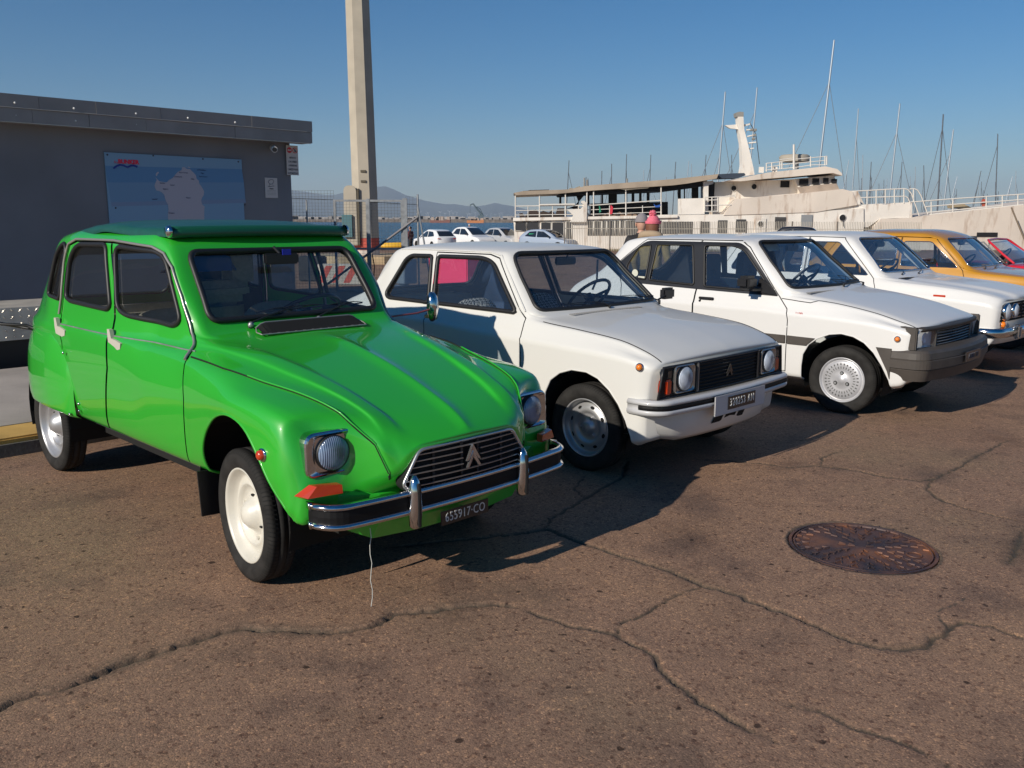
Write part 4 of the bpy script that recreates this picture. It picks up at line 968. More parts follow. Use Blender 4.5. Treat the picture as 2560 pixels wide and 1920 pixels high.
def car2(loc,yaw,label,S,paintm,P,group=None):
    root=empty('parked_car',(loc[0],loc[1],P.get('z',0)),yaw,label,'car',group)
    B=Body(S,P.get('step',.036))
    for s in (RIGHT,LEFT):
        for ar in P['arches']: lip(B,ar,s,P.get('lipm',paintm),root)
    F=lambda c,n: c.x>-1.4 and n.x>.2 and c.z>.85
    window(B,P['ws'],'X',F,root,P.get('wsr',.014),P.get('wsm',BLACK),name='windscreen')
    if 'rwn' in P: window(B,P['rwn'],'X',lambda c,n: c.x<-1.6 and n.x<-.12 and c.z>.85,root,.013,name='rear_window')
    for s in (RIGHT,LEFT):
        wins=[]
        for wp in P['wins']:
            f=B.region(wp,'Y',s)
            if not f: print('empty',label); continue
            bd=B.boundary(f); g=B.part('window',f,GLASS,root,-.006); wins.append((g,bd,wp))
        if 'surround' in P:
            B.part('window_surround',B.region(P['surround'],'Y',s),PLAST,root,.001)
        for dn,dp in P['doors']:
            seam(B,dp,s,root,.008); fs=B.region(inset(dp,.004),'Y',s); d=B.part(dn,fs,paintm,root)
            for g,bd,wp in wins:
                c=np.mean(wp,axis=0)
                if inpoly(c[0],c[1],dp): g.parent=d
        for g,bd,wp in wins: seal(B,bd,P.get('sr',.014),P.get('sm',BLACK),g)
        for st in P.get('seams',[]): strip(B,st,s,root,.007)
    if 'hood' in P:
        for sg in (1,-1):
            q=[]
            for (a,b) in zip(P['hood'][:-1],P['hood'][1:]):
                for t in np.linspace(0,1,8)[:-1]:
                    c=B.bvh.find_nearest(Vector(P3((a[0]+(b[0]-a[0])*t,sg*(a[1]+(b[1]-a[1])*t),a[2]+(b[2]-a[2])*t))))[0]; q.append(c+B.nrm(c)*.0005)
            mb=MB(); mb.tube(q,.0035,5); mb.build('panel_gap',GAP,root)
    liner(B,root,P['lin'][0],P['lin'][1],.42,-.03,P.get('linm',TRIM))
    B.finish('body',paintm,root)
    wr=P['wheel']   # x list, yr, R, w, rim, style
    for x in wr[0]:
        for s in (1,-1):
            st=P.get('steer',0) if x==0 else 0
            wheel(root,x,s*wr[1],wr[2],wr[2],wr[3],wr[4],wr[5],st,s,rot=P.get('rot',0))
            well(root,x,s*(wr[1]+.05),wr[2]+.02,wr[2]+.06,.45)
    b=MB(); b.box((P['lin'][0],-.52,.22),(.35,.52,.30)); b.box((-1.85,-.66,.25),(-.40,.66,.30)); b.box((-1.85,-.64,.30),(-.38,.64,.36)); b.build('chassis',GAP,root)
    x=P['seatx']
    for y in (.34,-.34): seat(root,x,y,P.get('seatz',.98),P.get('seatm',TRIM),.5,head=P.get('head',False),zb=.34,round_=P.get('sround',.10))
    b=MB(); b.box((x-.95,-.60,.52),(x-.80,.60,.80),bev=.05); b.box((x-.85,-.6,.36),(x-.4,.6,.55),bev=.04); b.build('rear_bench',P.get('seatm',TRIM),root)
    dx=P['dash']; b=MB(); b.box((dx-.30,-.62,.66),(dx-.02,.62,P.get('dz',.90)),bev=.03); b.build('dashboard',P.get('dm',TRIM),root)
    steering(root,dx-.40,-.36,P.get('stz',.96),.19,.75)
    if P.get('imirror'): 
        mx,mz=P['imirror']; b=MB(); b.box((mx-.012,-.11,mz-.03),(mx+.012,.11,mz+.03),bev=.01); b.tube([(mx,0,mz),(mx+.03,0,mz+.06)],.007,6); b.build('interior_mirror',PLAST,root)
    return root,B
def side_lamp(B,root,x,z,m=AMBER,r=.024):
    for s in (1,-1):
        c=B.on(P3((x,s*1,z)),(0,s,0)); nn=B.nrm(c); b=MB(); b.lathe([(r,-.004),(r+.001,.006),(r-.004,.008)],c,nn,20,0); b.lathe([(r-.005,.006),(r-.008,.018),(r*.4,.024),(0,.025)],c,nn,20,1); b.build('side_marker',[CHROME,m],root)
def hbar(ys,xf,z0,prof,name,m,parent,sm=True,mi=None):
    vs=[];k=len(prof)
    for y in ys:
        for dx,dz in prof: vs.append((xf(y)+dx,y,z0+dz))
    b=MB(); b.add(vs,[(i*k+j,i*k+(j+1)%k,(i+1)*k+(j+1)%k,(i+1)*k+j) for i in range(len(ys)-1) for j in range(k)]+[tuple(range(k)),tuple(range(len(vs)-k,len(vs)))],0,sm); return b.build(name,m,parent)
def roundlamp(root,x,yr,z,r,bez=None,yaw=0):
    e=bpy.data.objects.new('headlight',None); COL.objects.link(e); e.parent=root; e.location=P3((x,yr,z)); e.rotation_euler=(0,0,yaw)
    if bez:
        w,h,rad=bez; o=fillet([(-w,-h,rad),(w,-h,rad),(w,h,rad),(-w,h,rad)],5); n=len(o); vs=[];rings=[(o,-.05),(o,.004),(inset(o,.005),.008),([(p[0]*.82,p[1]*.82) for p in o],.0)]
        for ring,xx in rings: vs+=[(xx,p[0],p[1]) for p in ring]
        b=MB(); b.add(vs,[(i*n+k,i*n+(k+1)%n,(i+1)*n+(k+1)%n,(i+1)*n+k) for i in range(3) for k in range(n)]+[tuple(range(3*n,4*n))]); b.build('bezel',mat('satin_bezel',(.42,.42,.41),.25,.85),e)
    b=MB(); b.lathe([(r+.006,-.02),(r+.006,.006),(r,.010)],(0,0,0),(1,0,0),32); b.build('lens_rim',BLACK if bez else CHROME,e)
    b=MB(); b.lathe([(r,.004),(r*.7,-.012),(r*.3,-.022),(0,-.024)],(0,0,0),(1,0,0),32); b.build('reflector',REFL2,e)
    b=MB(); b.lathe([(r*math.cos(a),.006+r*.28*math.sin(a)) for a in np.linspace(0,PI/2,7)],(0,0,0),(1,0,0),32); b.build('lens',HLENS2,e)
    return e
# ---- small white three door hatchback ----
def cabin(x,k5,k6,k7,k8,k9,k10,k11,w,zb,zc,x8=None,x11=None):
    x8=x if x8 is None else x8; x11=x if x11 is None else x11
    return low(x,w,zb,zc)+[(x,*k5),(x,*k6),((x+x8)/2,*k7),(x8,*k8),(x11,*k9),(x11,*k10),(x11,*k11)]
LNC=dict(k5=(.715,.885),k6=(.690,.925),k7=(.625,1.11),k8=(.562,1.292),k9=(.535,1.328),k10=(.30,1.366),k11=(0,1.378))
def hoodst(x,w,zb,zc,pts,xl=None):
    y6,z6=pts[1][:2]; pts=[(y6+.024,z6-.024),(y6+.008,z6-.004),(y6-.012,z6+.002)]+list(pts[3:])
    return (low(x,w,zb,zc) if xl is None else lowv(xl,w,zb,zc))+[(x if len(p)==2 else p[2],p[0],p[1]) for p in pts]
SLN=[
 lowv([-2.60,-2.66,-2.69,-2.69,-2.69],.69,.26,.80)+[(-2.69,.67,.83),(-2.68,.65,.845),(-2.68,.62,.855),(-2.68,.58,.86),(-2.68,.52,.865),(-2.70,.3,.87),(-2.71,0,.87)],
 low(-2.60,.735,.24,.82)+[(-2.59,.70,.87),(-2.58,.68,.89),(-2.57,.65,.905),(-2.56,.61,.915),(-2.56,.55,.92),(-2.58,.3,.925),(-2.59,0,.93)],
 low(-2.40,.75,.22,.835)+[(-2.40,.712,.885),(-2.40,.69,.92),(-2.36,.66,.97),(-2.32,.62,1.00),(-2.36,.56,1.01),(-2.40,.3,1.015),(-2.42,0,1.02)],
 cabin(-2.20,**{**LNC,'k7':(.63,1.05),'k8':(.585,1.165),'k9':(.545,1.185),'k10':(.30,1.20),'k11':(0,1.205)},w=.755,zb=.22,zc=.84,x8=-2.16,x11=-2.22),
 cabin(-2.05,**{**LNC,'k8':(.565,1.28),'k9':(.535,1.312),'k10':(.30,1.33),'k11':(0,1.34)},w=.755,zb=.22,zc=.842,x8=-2.04,x11=-2.06),
 cabin(-1.90,**{**LNC,'k11':(0,1.365),'k10':(.30,1.355)},w=.755,zb=.22,zc=.842,x8=-1.94,x11=-1.95),
 cabin(-1.50,**LNC,w=.755,zb=.22,zc=.838), cabin(-1.10,**LNC,w=.755,zb=.22,zc=.818),
 low(-.90,.755,.22,.806)+[(-.90,.715,.885),(-.90,.69,.925),(-.90,.63,1.11),(-.885,.563,1.285),(-.885,.525,1.325),(-.86,.30,1.352),(-.85,0,1.36)],
 low(-.70,.755,.22,.803)+[(-.70,.714,.888),(-.70,.69,.925),(-.72,.66,1.02),(-.695,.63,1.115),(-.665,.60,1.135),(-.635,.30,1.15),(-.625,0,1.155)],
 low(-.54,.755,.22,.799)+[(-.54,.712,.888),(-.535,.697,.915),(-.53,.690,.935),(-.520,.683,.950),(-.455,.655,.945),(-.41,.30,.955),(-.40,0,.958)],
 hoodst(-.38,.755,.22,.795,[(.708,.885),(.678,.900),(.655,.908),(.62,.914),(.56,.918),(.25,.936,-.37),(0,.940,-.37)]),
 hoodst(-.10,.758,.22,.785,[(.702,.862),(.672,.876),(.650,.882),(.61,.888),(.55,.893),(.25,.908),(0,.912)]),
 hoodst(.24,.758,.22,.770,[(.695,.828),(.668,.840),(.645,.846),(.60,.852),(.55,.857),(.25,.872),(0,.876)]),
 hoodst(.42,.750,.24,.748,[(.688,.785),(.660,.793),(.638,.798),(.60,.803),(.55,.807),(.25,.822,.43),(0,.826,.43)]),
 lowv([.44,.46,.47,.49,.50],.735,.25,.720)+[(.505,.682,.748),(.51,.655,.755),(.515,.632,.758),(.52,.59,.762),(.53,.53,.765),(.54,.25,.778),(.545,0,.782)],
 lowv([.46,.485,.495,.525,.535],.715,.26,.700)+[(.54,.672,.722),(.545,.648,.730),(.55,.625,.733),(.555,.585,.736),(.56,.53,.738),(.575,.25,.746),(.58,0,.748)],
]
def arch(c,r,zb,z0=.18,f=.0):
    p=[(c-r,z0)]+[(c-r*math.cos(a),zb+(r+f)*math.sin(a)) for a in np.linspace(0,PI,17)]+[(c+r,z0)]; return p
PLN=dict(arches=[[(-.295,.18),(-.295,.38),(-.285,.47),(-.24,.555),(-.16,.61),(-.06,.642),(.06,.642),(.15,.615),(.24,.555),(.31,.48),(.365,.39),(.40,.30),(.42,.18)],arch(-2.23,.31,.30,.15,.02)],
 ws=fillet([(-.63,.962,.05),(.63,.962,.05),(.515,1.318,.08),(-.515,1.318,.08)],6),
 rwn=fillet([(-.52,.98,.05),(.52,.98,.05),(.47,1.27,.07),(-.47,1.27,.07)],5),
 wins=[fillet([(-1.535,1.278,.03),(-1.06,1.282,.10),(-.935,1.255,.06),(-.605,.943,.03),(-1.465,.948,.02)],5),fillet([(-1.605,1.278,.02),(-1.84,1.275,.06),(-1.90,1.245,.05),(-2.05,.985,.05),(-2.01,.952,.03),(-1.525,.948,.02)],5)],
 doors=[('front_door',[(-.515,.90),(-.515,.915),(-.575,.96),(-.895,1.285),(-1.0,1.308),(-1.565,1.308),(-1.495,.92),(-1.49,.75),(-1.52,.26),(-.495,.26),(-.495,.54),(-.508,.73),(-.515,.82)])],
 hood=[(-.38,.672,.90),(-.10,.665,.876),(.24,.660,.842),(.42,.655,.795),(.545,.648,.73)],lin=(-2.55,-.42),linm=BLUEV,seatm=HOUND,seatx=-1.32,seatz=.965,dash=-.48,dz=.915,imirror=(-.80,1.255),
 wheel=([0,-2.23],.635,.275,.145,.182,'oval'),steer=-.015,sr=.016,stz=.965,rot=.3)
def make_ln():
    root,B=car2((.9447,5.8196),-.79,'small ivory white three door hatchback with black grille, second from the left',SLN,WPAINT,PLN)
    # fascia: black panel, lamps, grille
    pl=[(-.700,.530),(.700,.530),(.665,.715),(-.665,.715)]
    fx=lambda y,z: .572-.035*y*y+.03*(z-.62)
    n=26; vs=[];fs=[]
    for i in range(n+1):
        t=-1+2*i/n
        for z in (.532,.60,.66,.715): w=float(np.interp(z,[.53,.715],[.703,.668])); vs.append((fx(t*w,z),t*w,z))
    fs=[(4*i+j,4*i+4+j,4*i+5+j,4*i+1+j) for i in range(n) for j in range(3)]
    g=mesh('front_panel',vs,fs,MBLK,root)
    mb=MB(); ed=[vs[4*i] for i in range(n+1)]+[vs[4*n+j] for j in (1,2,3)]+[vs[4*i+3] for i in range(n-1,-1,-1)]+[vs[2],vs[1]]; mb.tube(ed,.008,6,closed=True); mb.build('panel_edge',PLAST,g)
    gr=bpy.data.objects.new('grille',None); COL.objects.link(gr); gr.parent=root
    b=MB(); b.box((.545,-.335,.540),(.560,.335,.712)); b.build('grille_back',GAP,gr)
    for k in range(8): hbar(np.linspace(-.330,.330,9),lambda y:.578-.03*y*y,.552+.0215*k,[(-.018,-.004),(0,-.0045),(.004,0),(0,.0045),(-.018,.004)],'grille_bar',MBLK,gr,False)
    for s in (-1,1): b=MB(); b.box((.555,s*.345-.012,.538),(.585,s*.345+.012,.714),bev=.006); b.build('grille_end',mat('dark_aluminium',(.22,.22,.22),.35,.7) if s<0 else PLAST,gr)
    chevrons(gr,.572,0,.632,.066,.052,.008,mat('emblem_dark',(.16,.16,.16),.25,.9),gap=.022)
    for s in (1,-1):
        roundlamp(root,.575,s*.478,.633,.071,(.098,.082,.03),-s*.03)
        b=MB(); b.box((.50,-s*.645,.552),(.568,-s*.590,.640),0,bev=.008); o=b.build('turn_signal',REDO,root); b=MB(); b.box((.50,-s*.640,.642),(.566,-s*.588,.700),bev=.008); b.build('side_light',LENS,root)
    bu=bpy.data.objects.new('front_bumper',None); COL.objects.link(bu); bu.parent=root
    BW=mat('grey_white_bumper',(.50,.50,.51),.4,0,.4); BP=bpath(.655,.385,.770,.13,.055)
    sweep(BP,.485,[(-.04,-.046),(-.008,-.046),(.004,-.034),(.004,-.014),(-.004,-.012),(-.004,.016),(.004,.018),(.002,.034),(-.010,.044),(-.05,.046)],'bumper_bar',BW,bu)
    sweep(BP[1:-1],.487,[(-.008,-.013),(.004,-.013),(.006,0),(.004,.013),(-.008,.013)],'bumper_rubber',MBLK,bu,False)
    b=MB(); ys3=np.linspace(-.66,.66,21); vs=[]
    for y in ys3:
        f=max(0,abs(y)-.45)
        for (x,z) in ((.600,.47),(.612,.40),(.585,.28),(.54,.245),(.40,.24)): vs.append((x-.16*y*y-.5*f**1.4,y,z+.20*f*(z<.35)))
    b.add(vs,[(5*i+j,5*i+j+1,5*i+j+6,5*i+j+5) for i in range(20) for j in range(4)],0,True); b.build('front_valance',WPAINT,root)
    b=MB()
    for (y0,y1) in ((-.20,-.09),(-.07,.06),(.08,.16)):
        x=.598; b.add([(x-.006,y0,.320),(x-.006,y1,.320),(x+.008,y1+.01,.365),(x+.008,y0+.02,.365)],[(0,1,2,3)])
    b.build('air_slot',GAP,root)
    b=MB(); b.box((.664,-.290,.385),(.672,.290,.512),bev=.004); ph=b.build('plate_holder',BW,root)
    b=MB(); b.box((.673,-.150,.412),(.677,.162,.492)); pp=b.build('number_plate',PLATE,root)
    M=Matrix.Translation((.6785,.006,.452))@Matrix.Rotation(PI/2,4,'Z')@Matrix.Rotation(PI/2,4,'X'); text_mesh('328253 AN',.068,'plate_text',LIGHTG,pp,M,sx=.70,space=1.28)
    side_lamp(B,root,.45,.715)
    for s in (1,-1):
        c=B.on(P3((-1.43,s,.848)),(0,s,0)); b=MB(); b.box((-1.50,c.y-.004,.832),(-1.36,c.y+.004-s*.012*0,.868),bev=.006); b.build('door_handle',CHROME,root)
        # drip rail
        q=[B.on(P3((x,s,z)),(0,s,0),.004) for x,z in [(-.53,.955),(-.70,1.125),(-.885,1.302),(-1.0,1.320),(-1.3,1.322),(-1.7,1.322),(-2.0,1.315)]]; b=MB(); b.tube(q,.006,5); b.build('drip_rail',WPAINT,root)
    # cowl grille
    b=MB()
    for i in range(46):
        y=.30-i*.016; b.box((-.385,y-.0022,.930),(-.335,y+.0022,.9395-.03*y*y),)
    b.build('cowl_slot',mat('slot_grey',(.20,.20,.20),.8),root)
    wiper(root,(-.385,-.0,.955),(-.47,.38,.985),(-.44,-.12,.975)); wiper(root,(-.40,-.60,.95),(-.50,-.15,1.0),(-.47,-.62,.99))
    b=MB(); q=[P3((-.47,-.68,.955)),P3((-.45,-.74,.985))]; b.tube(q,.008,6); b.box((-.50,.73,.955),(-.44,.86,1.04),bev=.015); b.build('door_mirror',PLAST,root)
    # seat belt
    b=MB(); b.tube([P3((-1.0,-.60,1.24)),P3((-1.02,-.62,1.08)),P3((-1.08,-.64,1.0))],.010,4); b.build('seat_belt',mat('belt_grey',(.35,.36,.38),.6),root)
make_ln()
# ---- white five door hatchback with grey plastic bumper ----
VC=dict(k5=(.728,.895),k6=(.708,.942),k7=(.655,1.15),k8=(.600,1.345),k9=(.565,1.376),k10=(.30,1.405),k11=(0,1.415))
SVI=[
 lowv([-2.86,-2.90,-2.93,-2.94,-2.94],.70,.28,.78)+[(-2.94,.68,.80),(-2.94,.66,.815),(-2.93,.63,.825),(-2.93,.58,.83),(-2.93,.52,.835),(-2.94,.3,.84),(-2.95,0,.84)],
 low(-2.84,.745,.26,.80)+[(-2.83,.71,.87),(-2.82,.69,.90),(-2.81,.66,.92),(-2.80,.61,.935),(-2.80,.55,.94),(-2.81,.3,.945),(-2.82,0,.95)],
 low(-2.62,.76,.24,.815)+[(-2.62,.725,.895),(-2.61,.705,.935),(-2.58,.67,1.0),(-2.56,.62,1.05),(-2.58,.56,1.06),(-2.60,.3,1.07),(-2.61,0,1.075)],
 cabin(-2.42,**{**VC,'k7':(.67,1.06),'k8':(.615,1.18),'k9':(.57,1.20),'k10':(.3,1.215),'k11':(0,1.22)},w=.765,zb=.24,zc=.82,x8=-2.40,x11=-2.43),
 cabin(-2.25,**{**VC,'k8':(.60,1.325),'k9':(.565,1.35),'k10':(.3,1.37),'k11':(0,1.378)},w=.765,zb=.24,zc=.82,x8=-2.22,x11=-2.26),
 cabin(-2.05,**{**VC,'k10':(.3,1.395),'k11':(0,1.405)},w=.765,zb=.24,zc=.82), cabin(-1.6,**VC,w=.765,zb=.24,zc=.82), cabin(-1.2,**VC,w=.765,zb=.24,zc=.815),
 low(-1.0,.765,.24,.81)+[(-1.0,.727,.895),(-1.0,.708,.94),(-1.0,.655,1.15),(-.965,.598,1.335),(-.97,.535,1.368),(-.92,.30,1.395),(-.90,0,1.402)],
 low(-.74,.765,.24,.81)+[(-.74,.725,.895),(-.74,.708,.935),(-.76,.68,1.04),(-.745,.65,1.14),(-.71,.615,1.165),(-.66,.30,1.18),(-.645,0,1.185)],
 low(-.57,.765,.24,.80)+[(-.57,.722,.893),(-.57,.708,.92),(-.56,.703,.945),(-.545,.698,.965),(-.475,.675,.968),(-.42,.30,.975),(-.405,0,.978)],
 hoodst(-.36,.765,.24,.795,[(.715,.890),(.685,.912),(.665,.925),(.63,.935),(.58,.941),(.25,.955),(0,.958)]),
 hoodst(-.10,.765,.24,.785,[(.710,.862),(.680,.885),(.655,.897),(.61,.904),(.56,.908),(.25,.918),(0,.920)]),
 hoodst(.22,.765,.24,.765,[(.702,.812),(.672,.830),(.650,.840),(.60,.848),(.55,.852),(.25,.862),(0,.864)]),
 hoodst(.42,.758,.26,.735,[(.695,.765),(.665,.776),(.64,.785),(.60,.793),(.55,.797),(.25,.808,.43),(0,.81,.43)]),
 lowv([.48,.50,.51,.525,.53],.745,.28,.705)+[(.535,.688,.730),(.54,.660,.738),(.545,.635,.744),(.55,.59,.750),(.56,.53,.754),(.575,.25,.766),(.58,0,.768)],
 lowv([.49,.52,.53,.55,.555],.725,.30,.690)+[(.56,.680,.712),(.565,.652,.720),(.57,.628,.726),(.575,.585,.732),(.585,.53,.736),(.60,.25,.746),(.605,0,.748)],
]
PVI=dict(arches=[[(-.325,.18),(-.325,.36),(-.315,.46),(-.27,.545),(-.20,.60),(-.10,.645),(0,.66),(.10,.645),(.19,.605),(.27,.535),(.34,.44),(.40,.33),(.42,.26),(.43,.18)],arch(-2.42,.31,.30,.15,.02)],
 ws=fillet([(-.665,.985,.04),(.665,.985,.04),(.525,1.362,.07),(-.525,1.362,.07)],6), rwn=fillet([(-.52,1.0,.05),(.52,1.0,.05),(.5,1.31,.07),(-.5,1.31,.07)],5),
 wins=[fillet([(-1.385,1.322,.03),(-1.08,1.325,.09),(-.975,1.288,.06),(-.645,.945,.03),(-1.315,.960,.02)],5),fillet([(-1.505,1.322,.03),(-1.90,1.318,.02),(-1.925,.988,.02),(-1.425,.968,.02)],4),fillet([(-1.965,1.312,.02),(-2.10,1.303,.06),(-2.22,1.10,.05),(-2.19,1.01,.03),(-1.965,.990,.02)],4)],
 surround=fillet([(-2.03,1.352,.06),(-2.20,1.225,.03),(-2.325,1.125,.03),(-2.235,.955,.04),(-1.4,.932,0),(-.585,.915,.02),(-.61,.945,.02),(-.935,1.30,.09),(-1.03,1.352,.09)],4),
 doors=[('front_door',[(-.555,.895),(-.595,.935),(-.93,1.315),(-1.03,1.368),(-1.42,1.368),(-1.385,.94),(-1.385,.30),(-.462,.30),(-.465,.73),(-.485,.82)]),('rear_door',[(-1.43,1.368),(-2.03,1.365),(-2.20,1.235),(-2.335,1.125),(-2.235,.93),(-2.19,.75),(-2.05,.58),(-2.03,.30),(-1.393,.30),(-1.393,.94)])],
 hood=[(-.55,.715,.90),(-.30,.70,.875),(-.22,.68,.90),(-.10,.672,.888),(.22,.665,.836),(.42,.66,.780),(.56,.655,.718)],lin=(-2.8,-.42),linm=TRIM,seatm=mat('navy_cloth',(.022,.030,.055),.85),seatx=-1.36,seatz=1.0,head=False,sround=.08,dash=-.50,dz=.935,imirror=(-.85,1.30),
 wheel=([0,-2.43],.640,.275,.150,.182,'turbine'),steer=-.058,sr=.010,stz=1.0)
GREYP=nz(mat('grey_bumper_plastic',(.062,.053,.046),.55),scale=10,lo=.85,hi=1.12,bump=.15,dist=.001)
def make_vi():
    root,B=car2((3.1567,7.5267),-.7717,'white five door hatchback with grey plastic bumper and slotted wheel covers, third from the left',SVI,WPAINT2,PVI)
    for y in (.34,-.34):   # head restraints with a hole, standing above the belt line
        b=MB(); o=fillet([(-.14,1.0,.03),(.14,1.0,.03),(.125,1.235,.06),(-.125,1.235,.06)],5); i_=fillet([(-.045,1.03,.015),(.045,1.03,.015),(.04,1.095,.02),(-.04,1.095,.02)],5); n=len(o)
        vs=[(-1.53,y+p[0],p[1]) for p in o]+[(-1.45,y+p[0],p[1]) for p in o]+[(-1.53,y+p[0],p[1]) for p in i_]+[(-1.45,y+p[0],p[1]) for p in i_]
        fs=[]
        for k in range(n):
            k2=(k+1)%n; fs+=[(k,k2,n+k2,n+k),(2*n+k,2*n+k2,3*n+k2,3*n+k),(k,k2,2*n+k2,2*n+k),(n+k,n+k2,3*n+k2,3*n+k)]
        b.add(vs,fs); b.build('headrest',PVI['seatm'],root)
    # grey surround and grille
    fx=lambda y: .612-.12*y*y-.5*max(0,abs(y)-.60)
    ys=np.concatenate([np.linspace(-.715,-.60,5),np.linspace(-.58,.58,13),np.linspace(.60,.715,5)])
    hbar(ys,lambda y:fx(y)+.005,.735,[(-.06,.016),(.0,.008),(.010,-.002),(.006,-.028),(-.05,-.028)],'grille_surround',GREYP,root)
    for s in (1,-1):
        b=MB(); b.box((.485,-s*.742,.572),(.572,-s*.700,.748),bev=.008); b.build('lamp_surround',GREYP,root)
        b=MB(); b.box((.50,-s*.47,.585),(.572,-s*.355,.712)) if False else None
        # rectangular lamp
        y0,y1=.40,.635; q=[(y0,.582),(y1,.588),(y1,.708),(y0,.712)]; vs=[P3((fx(y)+.004,s*y,z)) for y,z in q]+[P3((fx(y)-.06,s*y,z)) for y,z in q]
        b=MB(); b.add(vs,[(0,1,2,3),(0,1,5,4),(1,2,6,5),(2,3,7,6),(3,0,4,7)]); e=b.build('headlight',LENS,root)
        b=MB(); b.add([P3((fx(y)-.03,s*y,z)) for y,z in q],[(0,1,2,3)]); b.lathe([(.05,0),(.045,.008),(.03,.002),(.0,-.002)],P3((fx(.5)-.03,s*.52,.648)),(1,0,0),20); b.build('reflector',REFL2,e)
        q=[(.637,.580),(.712,.584),(.706,.705),(.637,.710)]; b=MB(); vs=[P3((fx(y)+.003,s*y,z)) for y,z in q]+[P3((fx(y)-.05,s*y,z)) for y,z in q]; b.add(vs,[(0,1,2,3),(0,1,5,4),(1,2,6,5),(2,3,7,6),(3,0,4,7)]); b.build('turn_signal',mat('smoked_red_lens',(.30,.03,.03),.15,coat=1),root)
    gr=bpy.data.objects.new('grille',None); COL.objects.link(gr); gr.parent=root
    hbar(np.linspace(-.70,.70,15),lambda y:fx(y)-.055,.64,[(-.01,-.075),(.0,-.075),(.0,.09),(-.01,.09)],'grille_back',GAP,gr,False)
    for k in range(6): hbar(np.linspace(-.375,.375,9),lambda y:fx(y)+.0,.592+.0225*k,[(-.035,-.008),(.0,-.006),(.005,0),(.0,.004),(-.035,.0)],'grille_bar',mat('grey_bar',(.24,.235,.23),.4,.3),gr,False)
    for s in (1,-1): b=MB(); b.box((.53,s*.39-.012,.578),(.600,s*.39+.012,.716)); b.build('grille_end',GREYP,gr)
    chevrons(gr,.590,0,.66,.075,.075,.008,GREYP,gap=.03)
    # bumper
    bu=bpy.data.objects.new('front_bumper',None); COL.objects.link(bu); bu.parent=root; BP=bpath(.748,.40,.775,.12,.10)
    sweep(BP,.47,[(-.10,-.135),(-.035,-.130),(-.012,-.045),(-.016,-.040),(-.001,-.034),(.002,.030),(-.008,.034),(-.006,.040),(-.012,.086),(-.030,.106),(-.14,.112)],'bumper_shell',GREYP,bu,False)
    for s in (1,-1):
        b=MB(); yy=-s*.772; P_=[(.285,.580),(.405,.578),(.405,.342),(.385,.40),(.34,.48)]
        b.prism(P_,yy+s*.02,yy-s*.001,'Y'); b.build('bumper_side',GREYP,bu)
    for s in (1,-1):
        for (xa,xb) in ((-1.378,-.472),(-2.02,-1.40)):
            c=B.on(P3(((xa+xb)/2,s,.57)),(0,s,0)); b=MB(); b.box((xa,c.y-s*.012,.535),(xb,c.y+s*.01,.603),bev=.004); b.build('door_moulding',GREYP,root)
        c=B.on(P3((-.38,s,.57)),(0,s,0)); b=MB(); b.prism([(-.455,.535),(-.455,.603),(-.215,.600),(-.285,.535)],c.y-s*.012,c.y+s*.01,'Y'); b.build('wing_moulding',GREYP,root)
        b=MB(); b.box((-.48,-s*.70,.285),(-2.0,-s*.745,.31),bev=.004); b.box((-.50,-s*.70,.235),(-2.0,-s*.73,.262),bev=.004); b.build('sill_rail',WPAINT2,root)
        c=B.on(P3((-1.26,s,.855)),(0,s,0)); b=MB(); b.box((-1.335,c.y-s*.02,.848),(-1.185,c.y,.872),bev=.005); b.cyl((-1.325,c.y,.835),(-1.325,c.y-s*.014,.835),.011,10); b.build('door_handle',PLAST,root)
        b=MB(); y=-s; b.box((-.86,y*.78,.975),(-.74,y*.945,1.085),bev=.025); b.prism([(-.80,.945),(-.60,.925),(-.66,1.0),(-.76,1.06)],y*.69,y*.725,'Y'); b.tube([(-.74,y*.70,.97),(-.79,y*.80,.975)],.022,8); b.build('door_mirror',PLAST,root)
    b=MB(); b.box((.748,.045,.445),(.755,.405,.530),bev=.003); pp=b.build('number_plate',PLATE,root,loc=(.0,0,0)); 
    pp.location=(.008,-.225,0)
    M=Matrix.Translation((.7565,.225,.487))@Matrix.Rotation(PI/2,4,'Z')@Matrix.Rotation(PI/2,4,'X'); text_mesh('A30201 TO',.062,'plate_text',mat('plate_lettering_dim',(.10,.10,.12),.5),pp,M,sx=.78)
    side_lamp(B,root,.44,.655)
    M=Matrix.Translation((-.37,B.on(P3((-.37,1,.79)),(0,1,0)).y-.001,.79))@Matrix.Rotation(PI/2,4,'X'); text_mesh('1100',.030,'badge',REDL,root,M,sx=1.1)
    b=MB()
    for i in range(28):
        y=-.62+i*.016; b.box((-.385,y-.0025,.9485),(-.345,y+.0035,.9560),)
    b.build('cowl_slot',mat('slot_grey',(.20,.20,.20),.8),root)
    wiper(root,(-.40,-.55,.975),(-.52,.20,1.03),(-.46,-.42,1.0)); wiper(root,(-.385,-.10,.985),(-.56,-.15,1.06),(-.47,-.58,1.0))
    # stickers on the quarter window and windscreen paper
    c=B.on(P3((-2.10,1,1.045)),(0,1,0)); b=MB(); b.lathe([(0,0),(.035,0)],c+Vector((0,-.001,0)),(0,-1,0),20); b.build('round_sticker',mat('pale_sticker',(.6,.6,.5),.5),root)
    c=B.on(P3((-2.02,1,1.0)),(0,1,0)); b=MB(); b.box((-2.05,c.y-.006,.992),(-1.975,c.y-.004,1.018)); b.build('label_sticker',mat('pale_sticker',(.6,.6,.5),.5),root)
    b=MB(); b.add([(-.885,-.36,1.275),(-.885,-.14,1.285),(-.94,-.14,1.345),(-.94,-.36,1.34)],[(0,1,2,3)]); b.build('paper_slip',mat('pale_sticker',(.6,.6,.5),.5),root)
make_vi()
